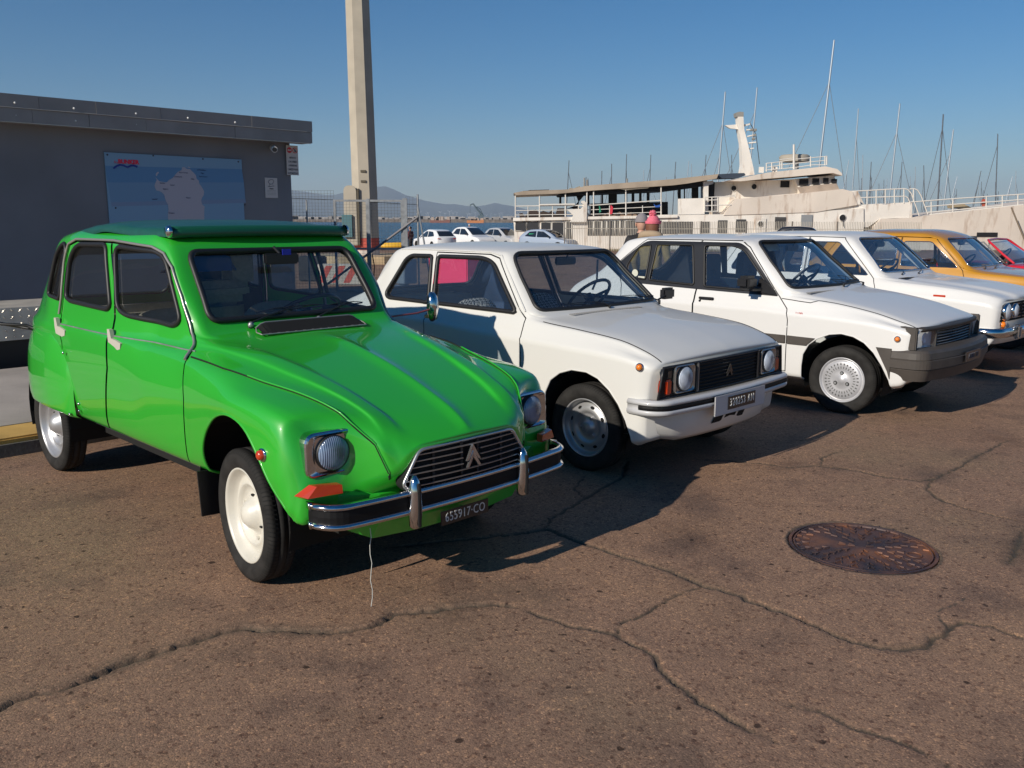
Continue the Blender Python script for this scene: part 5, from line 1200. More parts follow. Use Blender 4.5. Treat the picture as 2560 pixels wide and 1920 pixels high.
# ---- white boxy saloon, round lamps ----
GC=dict(k5=(.735,.90),k6=(.715,.945),k7=(.665,1.15),k8=(.615,1.345),k9=(.575,1.385),k10=(.3,1.415),k11=(0,1.425))
def sal(front,W,roof=0,hood0=.945,hood1=.83,len_=.72,GC=GC,rear=-3.35,wst=(-.93,1.37),wsb=(-.50,.975)):
    tx,tz=wst;bx_,bz=wsb; C2={k:(v[0],v[1]+(roof if v[1]>1.2 else roof*.5 if v[1]>1 else 0)) for k,v in GC.items()}
    return [
 lowv([rear+.03,rear+.01,rear,rear,rear],W-.07,.30,.74)+[(rear,W-.09,.78),(rear,W-.11,.80),(rear,W-.13,.81),(rear,W-.17,.82),(rear,W-.24,.825),(rear,.3,.83),(rear,0,.83)],
 low(rear+.12,W-.02,.28,.78)+[(rear+.12,W-.05,.86),(rear+.12,W-.07,.88),(rear+.12,W-.1,.89),(rear+.13,W-.15,.90),(rear+.13,W-.22,.905),(rear+.13,.3,.91),(rear+.13,0,.91)],
 low(-2.75,W,.26,.80)+[(-2.75,W-.05,.89),(-2.75,W-.07,.92),(-2.75,W-.1,.935),(-2.74,W-.14,.945),(-2.74,W-.2,.95),(-2.75,.3,.955),(-2.75,0,.955)],
 cabin(-2.55,**{**C2,'k7':(.68,1.0),'k8':(.64,1.06),'k9':(.60,1.07),'k10':(.3,1.08),'k11':(0,1.08)},w=W,zb=.26,zc=.80,x8=-2.53,x11=-2.56),
 cabin(-2.25,**{**C2,'k10':(.3,1.39+roof),'k11':(0,1.40+roof)},w=W,zb=.26,zc=.80,x8=-2.22,x11=-2.28), cabin(-1.7,**C2,w=W,zb=.26,zc=.80), cabin(-1.2,**C2,w=W,zb=.26,zc=.80),
 low(tx-.03,W,.26,.80)+[(tx-.03,C2['k5'][0],.90),(tx-.03,C2['k6'][0],.945),(tx-.02,C2['k7'][0],1.15),(tx+.01,C2['k8'][0],tz-.03),(tx,C2['k9'][0]-.04,tz+.008),(tx+.03,.3,tz+.03),(tx+.04,0,tz+.04)],
 low((tx+bx_)/2-.03,W,.26,.80)+[((tx+bx_)/2-.03,C2['k5'][0],.90),((tx+bx_)/2-.03,C2['k6'][0],.94),((tx+bx_)/2-.03,C2['k6'][0]-.03,1.04),((tx+bx_)/2,C2['k6'][0]-.055,(tz+bz)/2-.02),((tx+bx_)/2+.03,C2['k6'][0]-.09,(tz+bz)/2),((tx+bx_)/2+.07,.3,(tz+bz)/2+.01),((tx+bx_)/2+.08,0,(tz+bz)/2+.015)],
 low(bx_-.06,W,.26,.80)+[(bx_-.06,C2['k5'][0],.898),(bx_-.06,C2['k6'][0],.93),(bx_-.05,C2['k6'][0]-.01,.95),(bx_-.04,C2['k6'][0]-.015,bz-.01),(bx_+.02,C2['k6'][0]-.04,bz-.005),(bx_+.06,.3,bz),(bx_+.07,0,bz)],
 ]+front
def run_sal(loc,yaw,label,pm,W,front,wst,wsb,P2,roof=0,GC=GC,rear=-3.35):
    tx,tz=wst;bx_,bz=wsb; S=sal(front,W,roof,GC=GC,rear=rear,wst=wst,wsb=wsb)
    P=dict(arches=[arch(0,.33,.30,.18,.0),arch(P2.get('wb',-2.51),.33,.30,.18)],ws=fillet([(-(GC['k6'][0]-.07),bz+.02,.05),(GC['k6'][0]-.07,bz+.02,.05),(GC['k9'][0]-.06,tz-.01,.08),(-(GC['k9'][0]-.06),tz-.01,.08)],5),
     rwn=fillet([(-.5,1.10,.05),(.5,1.10,.05),(.47,1.33+roof,.07),(-.47,1.33+roof,.07)],5),
     doors=[('front_door',[(bx_-.07,.93),(tx-.03,tz-.005),(-1.38,tz+.002),(-1.38,.34),(bx_-.02,.34),(bx_-.02,.80)]),('rear_door',[(-1.39,tz+.002),(-2.22,tz-.005),(-2.45,1.0),(-2.40,.80),(-2.22,.62),(-2.18,.34),(-1.39,.34)])],
     wins=[fillet([(-1.345,tz-.055,.02),(tx-.07,tz-.055,.03),(bx_-.135,.965,.02),(-1.345,.965,.02)],3),fillet([(-1.425,tz-.055,.02),(-2.16,tz-.06,.04),(-2.34,1.0,.04),(-2.32,.965,.02),(-1.425,.965,.02)],3)],
     hood=None,lin=(rear+.25,bx_+.02),seatx=-1.35,seatz=.98,dash=bx_-.02,dz=bz-.05,imirror=(tx+.10,tz-.07),wheel=([0,P2.get('wb',-2.51)],.66,.29,.155,.195,'oval'),sr=.008,step=.05)
    P.update(P2); 
    if P['hood'] is None: del P['hood']
    return car2(loc,yaw,label,S,pm,P)
def make_giulia():
    W=.775
    fr=[hoodst(-.36,W,.26,.80,[(.735,.885),(.712,.915),(.69,.928),(.64,.94),(.52,.930),(.30,.948),(0,.952)]),
        hoodst(-.05,W,.26,.79,[(.735,.865),(.708,.893),(.68,.903),(.60,.912),(.50,.902),(.30,.922),(0,.926)]),
        hoodst(.35,W,.27,.77,[(.730,.835),(.70,.858),(.67,.868),(.60,.872),(.46,.862),(.30,.886),(0,.890)]),
        hoodst(.58,W-.01,.28,.75,[(.720,.80),(.69,.82),(.66,.828),(.60,.832),(.44,.826),(.28,.850),(0,.855)]),
        lowv([.62,.655,.665,.67,.67],W-.03,.32,.72)+[(.675,.70,.765),(.68,.67,.782),(.685,.64,.79),(.69,.59,.793),(.695,.43,.790),(.71,.26,.812),(.715,0,.817)],
        lowv([.63,.68,.69,.70,.70],W-.06,.36,.70)+[(.705,.68,.74),(.71,.65,.755),(.715,.62,.763),(.72,.58,.767),(.725,.42,.765),(.74,.25,.780),(.745,0,.784)]]
    root,B=run_sal((4.80,9.62),-.80,'white boxy saloon with twin round lamps and chrome shield grille, fourth from the left',WPAINT2,W,fr,(-.95,1.365),(-.50,.975),dict(imirror=(-.84,1.28),wsm=CHROME,wsr=.010,sm=CHROME,sr=.006))
    fx=lambda y:.735-.05*y*y
    hbar(np.linspace(-.66,.66,13),lambda y:fx(y)-.035,.66,[(0,-.10),(.02,-.10),(.02,.085),(0,.085)],'grille_back',GAP,root,False)
    for k in range(5): hbar(np.linspace(-.66,.66,13),lambda y:fx(y)-.012,.59+.034*k,[(-.01,-.003),(.006,-.003),(.006,.003),(-.01,.003)],'grille_bar',CHROME,root,False)
    for s in (1,-1): roundlamp(root,.735,s*.585,.660,.082); roundlamp(root,.742,s*.36,.660,.068)
    b=MB(); sh=[(0,.555),(.045,.62),(.075,.70),(.078,.775),(-.078,.775),(-.075,.70),(-.045,.62)]; b.tube([(.765,p[0],p[1]) for p in sh],.008,6,closed=True); b.tube([(.775,-.02,.775),(.775,-.015,.60)],.010,6); b.tube([(.775,.02,.775),(.775,.015,.60)],.010,6); b.lathe([(.035,0),(.033,.008),(0,.010)],(.765,0,.765),(1,0,0),20); b.build('shield_grille',CHROME,root)
    BP=bpath(.79,.55,.785,.16,.06); BP2=[q for q in BP if q[1]>=0]; bx=lambda y: float(np.interp(abs(y),[q[1] for q in BP2],[q[0] for q in BP2]))
    sweep(BP,.455,[(-.03,-.05),(-.004,-.045),(.006,-.01),(.006,.01),(-.004,.045),(-.03,.05)],'front_bumper',CHROME,root)
    for s in (1,-1):
        b=MB(); b.box((bx(.42)-.02,s*.42-.035,.385),(bx(.42)+.06,s*.42+.035,.53),bev=.022); b.build('overrider',CHROME,root)
        b=MB(); b.lathe([(.032,0),(.030,.02),(.015,.03),(0,.031)],(.705,s*.60,.535),(1,0,0),16); b.build('turn_signal',AMBER if s<0 else REDO,root)
        c=B.on(P3((.15,s,.79)),(0,s,0)); b=MB(); b.box((.08,c.y-.006*s,.782),(.20,c.y+.004*s,.804),bev=.003); b.build('side_marker',REDO,root)
    hbar(np.linspace(-.68,.68,11),lambda y:.70-.10*y*y-.6*max(0,abs(y)-.5)**1.3,.38,[(-.1,-.06),(-.02,-.05),(.0,.06),(-.1,.07)],'front_valance',WPAINT2,root)
    b=MB()
    for i in range(20): y=-.20-i*.020; b.box((-.36,y-.003,.9365),(-.30,y+.004,.943))
    b.build('cowl_slot',GAP,root)
    wiper(root,(-.40,-.05,.965),(-.50,-.10,1.0),(-.48,-.52,1.0)); wiper(root,(-.42,.35,.965),(-.54,.40,1.0),(-.46,-.04,.99))
make_giulia()
def make_ochre():
    W=.76; G2={**GC,'k8':(.61,1.345),'k9':(.58,1.40),'k10':(.3,1.455),'k11':(0,1.465),'k5':(.72,.895),'k6':(.70,.94)}
    fr=[hoodst(-.33,W,.26,.80,[(.72,.88),(.70,.91),(.68,.922),(.62,.930),(.54,.934),(.30,.94),(0,.942)]),
        hoodst(.0,W,.26,.79,[(.72,.865),(.695,.89),(.67,.90),(.60,.905),(.50,.907),(.30,.912),(0,.915)]),
        hoodst(.45,W,.27,.76,[(.71,.825),(.68,.845),(.65,.852),(.60,.856),(.46,.858),(.30,.862),(0,.865)]),
        lowv([.66,.70,.71,.71,.71],W-.04,.34,.70)+[(.71,.68,.755),(.71,.66,.765),(.71,.63,.77),(.71,.58,.775),(.71,.43,.778),(.72,.26,.78),(.72,0,.782)]]
    root,B=run_sal((6.55,11.22),-.785,'ochre yellow saloon with chrome window trim, fifth from the left',OCHRE,W,fr,(-.93,1.335),(-.50,.955),dict(wb=-2.45,wsm=CHROME,wsr=.008,sm=CHROME,sr=.006,imirror=(-.85,1.26)),roof=-.03,GC=G2,rear=-3.2)
    for s in (1,-1):
        q=[B.on(P3((x,s,z)),(0,s,0),.006) for x,z in [(-.57,.955),(-.75,1.13),(-.93,1.315),(-1.05,1.342),(-1.5,1.345),(-2.1,1.343)]]; b=MB(); b.tube(q,.008,6); b.build('drip_rail',OCHRE,root)
        roundlamp(root,.72,s*.56,.66,.08)
        c=B.on(P3((.30,s,.80)),(0,s,0)); b=MB(); b.lathe([(.02,0),(.018,.01),(0,.012)],c,(0,-s,0),12); b.build('side_marker',REDO,root)
    hbar(np.linspace(-.74,.74,13),lambda y:.78-.1*y*y,.47,[(-.03,-.05),(.004,-.04),(.004,.04),(-.03,.05)],'front_bumper',CHROME,root)
    wiper(root,(-.42,-.05,.95),(-.50,-.12,.98),(-.49,-.50,.98)); wiper(root,(-.42,.35,.95),(-.54,.40,.98),(-.46,-.02,.98))
    b=MB(); b.box((-.62,.72,.96),(-.56,.86,1.03),bev=.02); b.build('door_mirror',CHROME,root)
make_ochre()
def make_red():
    W=.80
    def rr(x,z,zt,w=W,ys=(.74,.72,.68,.60,.50,.30,0)): return low(x,w,.24,z)+[(x,ys[0],zt-.05),(x,ys[1],zt-.03),(x,ys[2],zt-.02),(x,ys[3],zt-.012),(x,ys[4],zt-.006),(x,ys[5],zt),(x,0,zt+.003)]
    S=[rr(-3.2,.62,.72,.70),rr(-3.05,.72,.82,.76),rr(-2.6,.80,.90),rr(-2.0,.82,.92),rr(-1.0,.82,.92),rr(-.45,.80,.925),rr(-.2,.79,.925),rr(.3,.74,.86),rr(.65,.66,.77,.76),rr(.82,.56,.66,.70)]
    S[-1]=[(min(p[0],.84),p[1]*.95,p[2]) for p in S[-1]]
    root=empty('parked_car',(8.12,13.25,0),-.785,'red open topped sports car, rightmost of the front row','car'); B=Body(S,.05)
    for s in (RIGHT,LEFT): lip(B,arch(0,.34,.30,.18),s,RED,root); lip(B,arch(-2.4,.34,.30,.18),s,RED,root)
    # cockpit opening
    f=B.region(fillet([(-.62,-.60,.1),(-.62,.60,.1),(-2.0,.60,.1),(-2.0,-.60,.1)],4),'Z',lambda c,n:n.z>.5); B.part('cockpit_floor',f,TRIM,root,-.45)
    B.finish('body',RED,root)
    # windscreen frame
    b=MB(); fr=[P3(p) for p in ((-.40,.62,.93),(-.58,.57,1.06),(-.80,.50,1.235),(-.84,.44,1.262),(-.86,0,1.275),(-.84,-.44,1.262),(-.80,-.50,1.235),(-.58,-.57,1.06),(-.40,-.62,.93))]
    b.tube(fr,.017,8); b.build('windscreen_frame',RED,root)
    vs=[];n=8
    for i in range(n+1):
        t=i/n; x=-.38-.45*t; z=.93+.32*t; w=.60-.13*t
        for j in range(9): u=-1+j/4; vs.append((x+.05*(1-u*u),w*u,z+.01*(1-u*u)))
    mesh('windscreen',vs,[(i*9+j,i*9+j+1,i*9+j+10,i*9+j+9) for i in range(n) for j in range(8)],GLASS,root,smooth=True)
    for s in (1,-1):
        b=MB(); b.tube([P3((-.50,s*.69,.93)),P3((-.86,s*.575,1.235))],.010,6); b.tube([P3((-1.15,s*.66,1.19)),P3((-1.2,s*.70,.93))],.006,6); b.tube([P3((-.86,s*.575,1.235)),P3((-1.15,s*.60,1.19))],.008,6); b.build('side_window_frame',mat('grey_frame',(.2,.2,.2),.4,.4),root)
        mesh('side_window',[P3((-.52,s*.69,.93)),P3((-1.2,s*.70,.93)),P3((-1.15,s*.61,1.19)),P3((-.86,s*.575,1.23))],[(0,1,2,3)],GLASS,root)
        b=MB(); b.box((-.50,s*.78-.05,.94),(-.44,s*.78+.05,1.0),bev=.02); b.build('door_mirror',CHROME if s<0 else RED,root)
        wheel(root,0,s*.68,.29,.29,.16,.20,'oval',0,s); wheel(root,-2.4,s*.68,.29,.29,.16,.20,'oval',0,s)
    seat(root,-1.5,.34,1.02,TRIM,.5,zb=.34); seat(root,-1.5,-.34,1.02,TRIM,.5,zb=.34); steering(root,-.86,-.34,.98,.18,.7)
    b=MB(); b.box((-.78,-.62,.72),(-.46,.62,.94),bev=.03); b.build('dashboard',TRIM,root)
    wiper(root,(-.33,-.1,.95),(-.42,.30,.99),(-.38,-.25,.98)); wiper(root,(-.33,.40,.95),(-.42,.55,.98),(-.36,.05,.98))
make_red()
# ---------------- far setting ----------------
_cp=math.cos(PITCH);_sp=math.sin(PITCH)
def ray(u,v):
    a=(u-1280)/F_PX; b=-(v-960)/F_PX; c,s=math.cos(ROLL),math.sin(ROLL); a,b=a*c-b*s,a*s+b*c
    return Vector((a,_cp+b*_sp,-_sp+b*_cp))
def at(u,v,y): d=ray(u,v); return Vector((0,0,CAMH))+d*(y/d.y)
def onwall(u,v,Xw):
    ca,sa=math.cos(DY[1]),math.sin(DY[1]); o=Vector((-DY[0][0],-DY[0][1],0)); d=ray(u,v)
    f=lambda p:p.x*ca+p.y*sa; r=lambda p:p.x*sa-p.y*ca
    t=(Xw-f(o))/f(d); return r(o)+t*r(d), CAMH+t*d.z
def thing_mb(mb,name,m,label=None,cat=None,group=None,kind=None,loc=None): o=mb.build(name,m,loc=loc); return tag(o,label,cat,group,kind)
# water
def water():
    m=mat('sea_water',(.012,.060,.115),.22); nt=m.node_tree; b=nt.nodes['Principled BSDF']; N=nt.nodes.new; L=nt.links.new
    tc=N('ShaderNodeTexCoord'); mp=N('ShaderNodeMapping'); mp.inputs['Scale'].default_value=(.5,1.6,1); L(tc.outputs['Object'],mp.inputs[0])
    n=N('ShaderNodeTexNoise'); n.inputs['Scale'].default_value=.7; n.inputs['Detail'].default_value=8; n.inputs['Roughness'].default_value=.65; L(mp.outputs[0],n.inputs['Vector'])
    bp=N('ShaderNodeBump'); bp.inputs['Strength'].default_value=1; bp.inputs['Distance'].default_value=1.3; L(n.outputs['Fac'],bp.inputs['Height']); L(bp.outputs[0],b.inputs['Normal'])
    r=N('ShaderNodeValToRGB'); el=r.color_ramp.elements; el[0].position=.35; el[0].color=(.010,.055,.11,1); el[1].position=.7; el[1].color=(.03,.11,.18,1); L(n.outputs['Fac'],r.inputs[0]); L(r.outputs[0],b.inputs['Base Color'])
    o=mesh('sea_water',[(-14000,74.2,-1.9),(14000,74.2,-1.9),(14000,14000,-1.9),(-14000,14000,-1.9)],[(0,1,2,3)],m); o['kind']='structure'
water()
# mountains
def ridge(pts,y,name,m,foot,seed,ymul=.75):
    us=np.array([p[0] for p in pts],float); vs_=np.array([p[1] for p in pts],float); U=np.linspace(us[0],us[-1],170); rng=np.random.RandomState(seed)
    V=np.interp(U,us,vs_); vs=[];rows=9
    for i,u in enumerate(U):
        top=at(u,V[i]+rng.randn()*.35,y)
        for r in range(rows):
            t=r/(rows-1); yy=y*(ymul+(1-ymul)*t); h=(top.z+2)*(t**1.3)*(1+ (.16*math.sin(i*.55+seed+3*t)+.10*math.sin(i*1.3+5*t))*(1-t)*2)-2
            vs.append((top.x*(yy/y),yy,h if r<rows-1 else top.z))
    fs=[(i*rows+r,(i+1)*rows+r,(i+1)*rows+r+1,i*rows+r+1) for i in range(len(U)-1) for r in range(rows-1)]
    o=mesh(name,vs,fs,m,smooth=True); o['kind']='structure'; return o
MTN=nz(mat('mountain_slope',(.060,.070,.045),.95),scale=.002,lo=.6,hi=1.5)
Z2=lambda x,y:(700+x/3.687,400+y/3.687)
prof=[(80,275),(250,295),(400,320),(530,320),(640,285),(740,262),(840,252),(900,245),(980,240),(1050,270),(1150,320),(1300,365),(1500,410),(1580,398),(1680,420),(1850,432),(1900,412),(1980,395),(2100,420),(2200,440)]
pp=[(-900,500),(-300,480),(200,470),(500,486)]+[Z2(*p) for p in prof]+[(1340,528),(1500,535),(1700,538),(2000,541),(2560,538),(3300,530)]
ridge(pp,11500,'mountains',MTN,0,3)
# breakwater, low shore
ROCK=nz(mat('breakwater_stone',(.20,.16,.13),.95),scale=.3,lo=.6,hi=1.4)
mb=MB(); rng=np.random.RandomState(5)
for i in range(120):
    u=-600+i*28; a=at(u,548.2,1000);b=at(u+28.2,548.2,1000); h=rng.uniform(-.3,.3); mb.box((a.x,1000,-2.2),(b.x,1012,a.z+h),mi=0)
tag(mb.build('breakwater',[ROCK]),'long low stone breakwater across the far side of the harbour','breakwater')
mb=MB(); 
for i in range(40):
    u=640+i*17+rng.uniform(-6,6); z=rng.uniform(2,6); a=at(u,550,1500); mb.box((a.x-rng.uniform(4,12),1500,-2),(a.x+rng.uniform(4,12),1510,z+1))
tag(mb.build('far_shore_sheds',[nz(mat('pale_far_walls',(.45,.40,.36),.9),scale=.05,lo=.5,hi=1.2)]),kind='stuff')
# wind turbines
TURB=mat('turbine_white',(.8,.8,.8),.6)
def turbine(u,v,y,first=[None]):
    p=at(u,v,y); h=p.z+2
    if first[0] is None:
        e=empty('wind_turbine',(p.x,y,-2),0); b=MB(); b.cyl((0,0,0),(0,0,60),1.5,6,r2=.9); b.build('tower',TURB,e)
        b=MB()
        for k in range(3): a=2*PI*k/3+.5; b.tube([(0,-2,60),(22*math.cos(a),-2,60+22*math.sin(a))],[1.1,.4],4)
        b.build('rotor',TURB,e); first[0]=e; o=e
    else:
        o=first[0].copy(); COL.objects.link(o); o.location=(p.x,y,-2)
        for c in first[0].children: d=c.copy(); COL.objects.link(d); d.parent=o; 
    o.scale=(1,1,h/60); o.scale=(h/60,)*3; tag(o,'small white wind turbine on the far shore below the mountains','wind turbine','wind turbines on the far shore')
for k in range(26):
    u=1040+k*11.5+rng.uniform(-4,4); turbine(u,rng.uniform(529,541),7000+rng.uniform(-500,500))
# crane barge
def barge(u0,u1,y,label,crane,col):
    e=empty('crane_barge' if crane else 'work_vessel',((at((u0+u1)/2,553,y)).x,y,-1.9),0,label,'barge' if crane else 'ship'); s=y/F_PX; w=(u1-u0)*s/2
    b=MB(); b.prism([(-w,0),(w*.95,0),(w,3.0),(w*.6,3.2),(w*.55,2.4),(-w,2.6)],-5,5,'Y'); b.build('hull',mat(col+'_hull',{'orange':(.60,.22,.07),'rust':(.25,.10,.07)}[col],.7),e)
    b=MB(); 
    for k in range(6): x=-w+rng.uniform(0,2*w); b.box((x-1.5,-3,2.5),(x+1.5,3,rng.uniform(3.5,6.5)))
    b.build('deck_gear',mat('pale_deck_gear',(.45,.35,.28),.8),e)
    if crane:
        b=MB(); b.box((2.5,-2.5,2.5),(8,2.5,7.5)); b.build('crane_cab',mat('crane_grey',(.10,.14,.16),.6),e)
        b=MB(); b.tube([(7.5,0,7),(2.0,0,13),(-2.5,0,19)],[1.1,.9,.6],4); b.tube([(-2.5,0,19),(-5.5,0,17.5)],.6,4); b.tube([(5,0,7),(3.2,0,13)],.4,4); b.tube([(8,0,7.5),(4.5,0,14),(1,0,16)],.35,4); b.tube([(-5.5,0,17.5),(-5.5,0,9)],.15,4); b.build('crane_jib',mat('crane_grey',(.10,.14,.16),.6),e)
barge(1168,1210,900,'orange crane barge with a dark jib out on the harbour','x','orange'); barge(1076,1126,930,'low rust red work vessel with deck gear left of the crane barge',None,'rust')
# ---------------- building ----------------
XW=-8.8
def wallbox(mb,u0,v0,u1,v1,X0,X1,bev=0,mi=0):
    ya,za=onwall(u0,v0,XW); yb,zb=onwall(u1,v1,XW); mb.box((X0,-ya,za),(X1,-yb,zb),mi,bev=bev)
def building():
    e=empty('harbour_building',(DY[0][0],DY[0][1],0),DY[1],'low dark grey building with an overhanging grey fascia at left','building')
    WALL=nz(mat('dark_grey_wall',(.185,.188,.205),.8),scale=.8,lo=.80,hi=1.10,bump=.15,bscale=50,dist=.003,detail=9)
    FAS=nz(mat('grey_fascia',(.26,.245,.235),.55,.0),scale=3,lo=.85,hi=1.08)
    ye,zf=onwall(755,361,XW); _,zt=onwall(760,308,XW); yc,_=onwall(724,361,XW)
    b=MB(); b.box((XW-6,-12,-.1),(XW,-yc,zf+.12)); b.build('wall',WALL,e)
    # fascia in overlapping sheets
    zm=zf+(zt-zf)*.50; js=[12,8.9,5.7,3.2,.95,-1.4,-3.6,ye]; gap=.02
    js=[-12]+[-onwall(u,250,XW)[0] for u in (-500,75,215,375,600)]+[-ye]
    for i in range(len(js)-1):
        a,c=js[i],js[i+1]
        b=MB(); b.box((XW+.001,a+.002,zm),(XW+.30+.004*(i%2),c-.002,zt)); b.build('fascia_panel',FAS,e)
    js2=[-12]+[-onwall(u,285,XW)[0] for u in (-400,60,200,340,560)]+[-ye]
    for i in range(len(js2)-1):
        a,c=js2[i],js2[i+1]; b=MB(); b.box((XW+.001,a+.002,zf),(XW+.290+.004*(i%2),c-.002,zm-.004)); b.build('fascia_panel',FAS,e)
    b=MB(); b.box((XW-6.2,-12,zf+.1),(XW+.27,-ye-.03,zt-.03)); b.build('roof',FAS,e)
    b=MB(); b.tube([(XW+.302,-12,zm+.004),(XW+.302,-ye-.1,zm+.004)],.006,4); b.build('flashing',mat('bare_metal_edge',(.55,.52,.48),.4,.7),e)
    b=MB(); b.box((XW+.25,-12,zf-.008),(XW+.288,-ye-.02,zf-.001)); b.build('drip_edge',mat('bare_metal_edge',(.55,.52,.48),.4,.7),e)
    for (u,v) in ((37,257),(185,271),(340,284),(470,295),(588,306),(-90,245),(-250,230)):
        y,z=onwall(u,v,XW+.3); b=MB(); b.lathe([(.014,0),(.012,.010),(0,.014)],(XW+.30,-y,z),(1,0,0),8); b.build('fascia_bolt',mat('bolt_white',(.7,.7,.68),.4),e)
    for (u,v) in ((40,288),(189,302),(341,311)):
        y,z=onwall(u,v,XW+.29); b=MB(); b.lathe([(.012,0),(.010,.008),(0,.010)],(XW+.285,-y,z),(1,0,0),8); b.build('fascia_bolt',mat('bolt_white',(.7,.7,.68),.4),e)
    return e,yc
BLD,YC=building()
# wall sign: chart of an island
def chart():
    ya,zt=onwall(259,382,XW); yb,_=onwall(602,398,XW); _,zt2=onwall(602,398,XW); zt=(zt+zt2)/2; zb=1.0
    e=empty('wall_chart',(DY[0][0],DY[0][1],0),DY[1],'large blue wall chart of an island fixed to the dark wall','sign')
    b=MB(); b.box((XW+.004,-ya,zb),(XW+.02,-yb,zt)); pn=b.build('panel',mat('chart_pale_blue',(.19,.33,.47),.5),e)
    H=zt-onwall(270,544,XW)[1]; Wd=ya-yb
    P=lambda x,y:( XW, -(ya-Wd*((x-50)/2060.)), zt-H*((y-75-(x-50)*.045)/1000.) )   # zoom pixels -> wall
    def flat(name,pts,dx,m): 
        b=MB(); v=[P(*p) for p in pts]; n=len(v); vs=[(XW+dx,p[1],p[2]) for p in v]; b.add(vs,[tuple(range(n))]); return b.build(name,m,e)
    flat('blue_band',[(50,280),(2105,330),(2130,555),(60,535)],.0205,mat('chart_mid_blue',(.10,.24,.42),.5))
    flat('blue_band',[(60,535),(2130,555),(2140,840),(90,840)],.0202,mat('chart_soft_blue',(.15,.28,.43),.5))
    flat('pale_band',[(90,840),(2140,840),(2150,905),(95,905)],.0204,mat('chart_haze_blue',(.19,.27,.40),.5))
    isl=[(735,650),(720,590),(745,530),(760,500),(740,455),(760,480),(790,520),(850,535),(905,540),(940,505),(1000,470),(1030,430),(1080,375),(1140,345),(1150,300),(1180,295),(1220,325),(1270,330),(1290,355),(1330,395),(1355,430),(1365,490),(1400,520),(1395,560),(1430,610),(1455,660),(1470,700),(1460,760),(1430,800),(1415,850),(1425,910),(1465,950),(1455,1000),(1450,1075),(1440,1400),(1380,1700),(1200,1850),(1000,1800),(930,1500),(890,1200),(890,1050),(905,980),(900,900),(870,830),(855,740),(820,700),(790,680),(745,670)]
    flat('island',isl,.022,mat('chart_island',(.42,.40,.45),.6)); flat('islet',[(755,440),(750,410),(770,380),(790,372),(800,390),(775,410),(770,435)],.022,mat('chart_island',(.42,.40,.45),.6)); flat('islet',[(1235,300),(1250,288),(1280,300),(1265,312)],.022,mat('chart_island',(.42,.40,.45),.6))
    M0=Matrix.Rotation(PI/2,4,'Z')@Matrix.Rotation(PI/2,4,'X'); sc=H/1000.
    RD=mat('logo_red',(.75,.02,.06),.5); BD=mat('logo_blue',(.02,.05,.30),.5); DK=mat('chart_text',(.03,.05,.12),.6)
    def tx(s,x,y,size,m,bold=0,sx=1.0,dx=.0235): p=P(x,y); text_mesh(s,size,'lettering',m,e,Matrix.Translation((XW+dx,p[1],p[2]))@M0,sx=sx,bold=bold,ext=.0008)
    tx('BUNKER',373,222,85*sc,RD,.004,1.0); tx('fre',200,225,60*sc,RD,.0,.9)
    q=[(160,322),(205,285),(250,268),(300,275),(355,305),(400,278),(440,275),(490,297)]; b=MB(); b.tube([(XW+.024,)+tuple(P(x,y))[1:] for x,y in q],.013,5); b.build('logo_wave',BD,e)
    for s,x,y in (('Santa Teresa',1165,387),('Castelsardo',1080,453),('La Maddalena',1450,345),('Palau',1460,398),('Porto Cervo',1470,453),('Olbia',1300,492),('Stintino',840,553),('Sassari',985,585),('Alghero',880,648),('Nuoro',1215,797),('Oristano',945,1038)): tx(s,x,y,32*sc,DK,0,.9)
    b=MB(); v=[P(x,y) for x,y in ((660,800),(760,800),(740,815),(680,815))]; b.add([(XW+.023,p[1],p[2]) for p in v],[(0,1,2,3)]); b.build('boat_mark',DK,e)
    for x,y in ((90,113),(733,118),(1483,163),(2055,203),(148,928),(2128,938)): p=P(x,y); b=MB(); b.lathe([(.012,0),(.010,.006),(0,.008)],(XW+.02,p[1],p[2]),(1,0,0),8); b.build('screw',mat('bolt_dark',(.05,.05,.06),.5),e)
chart()
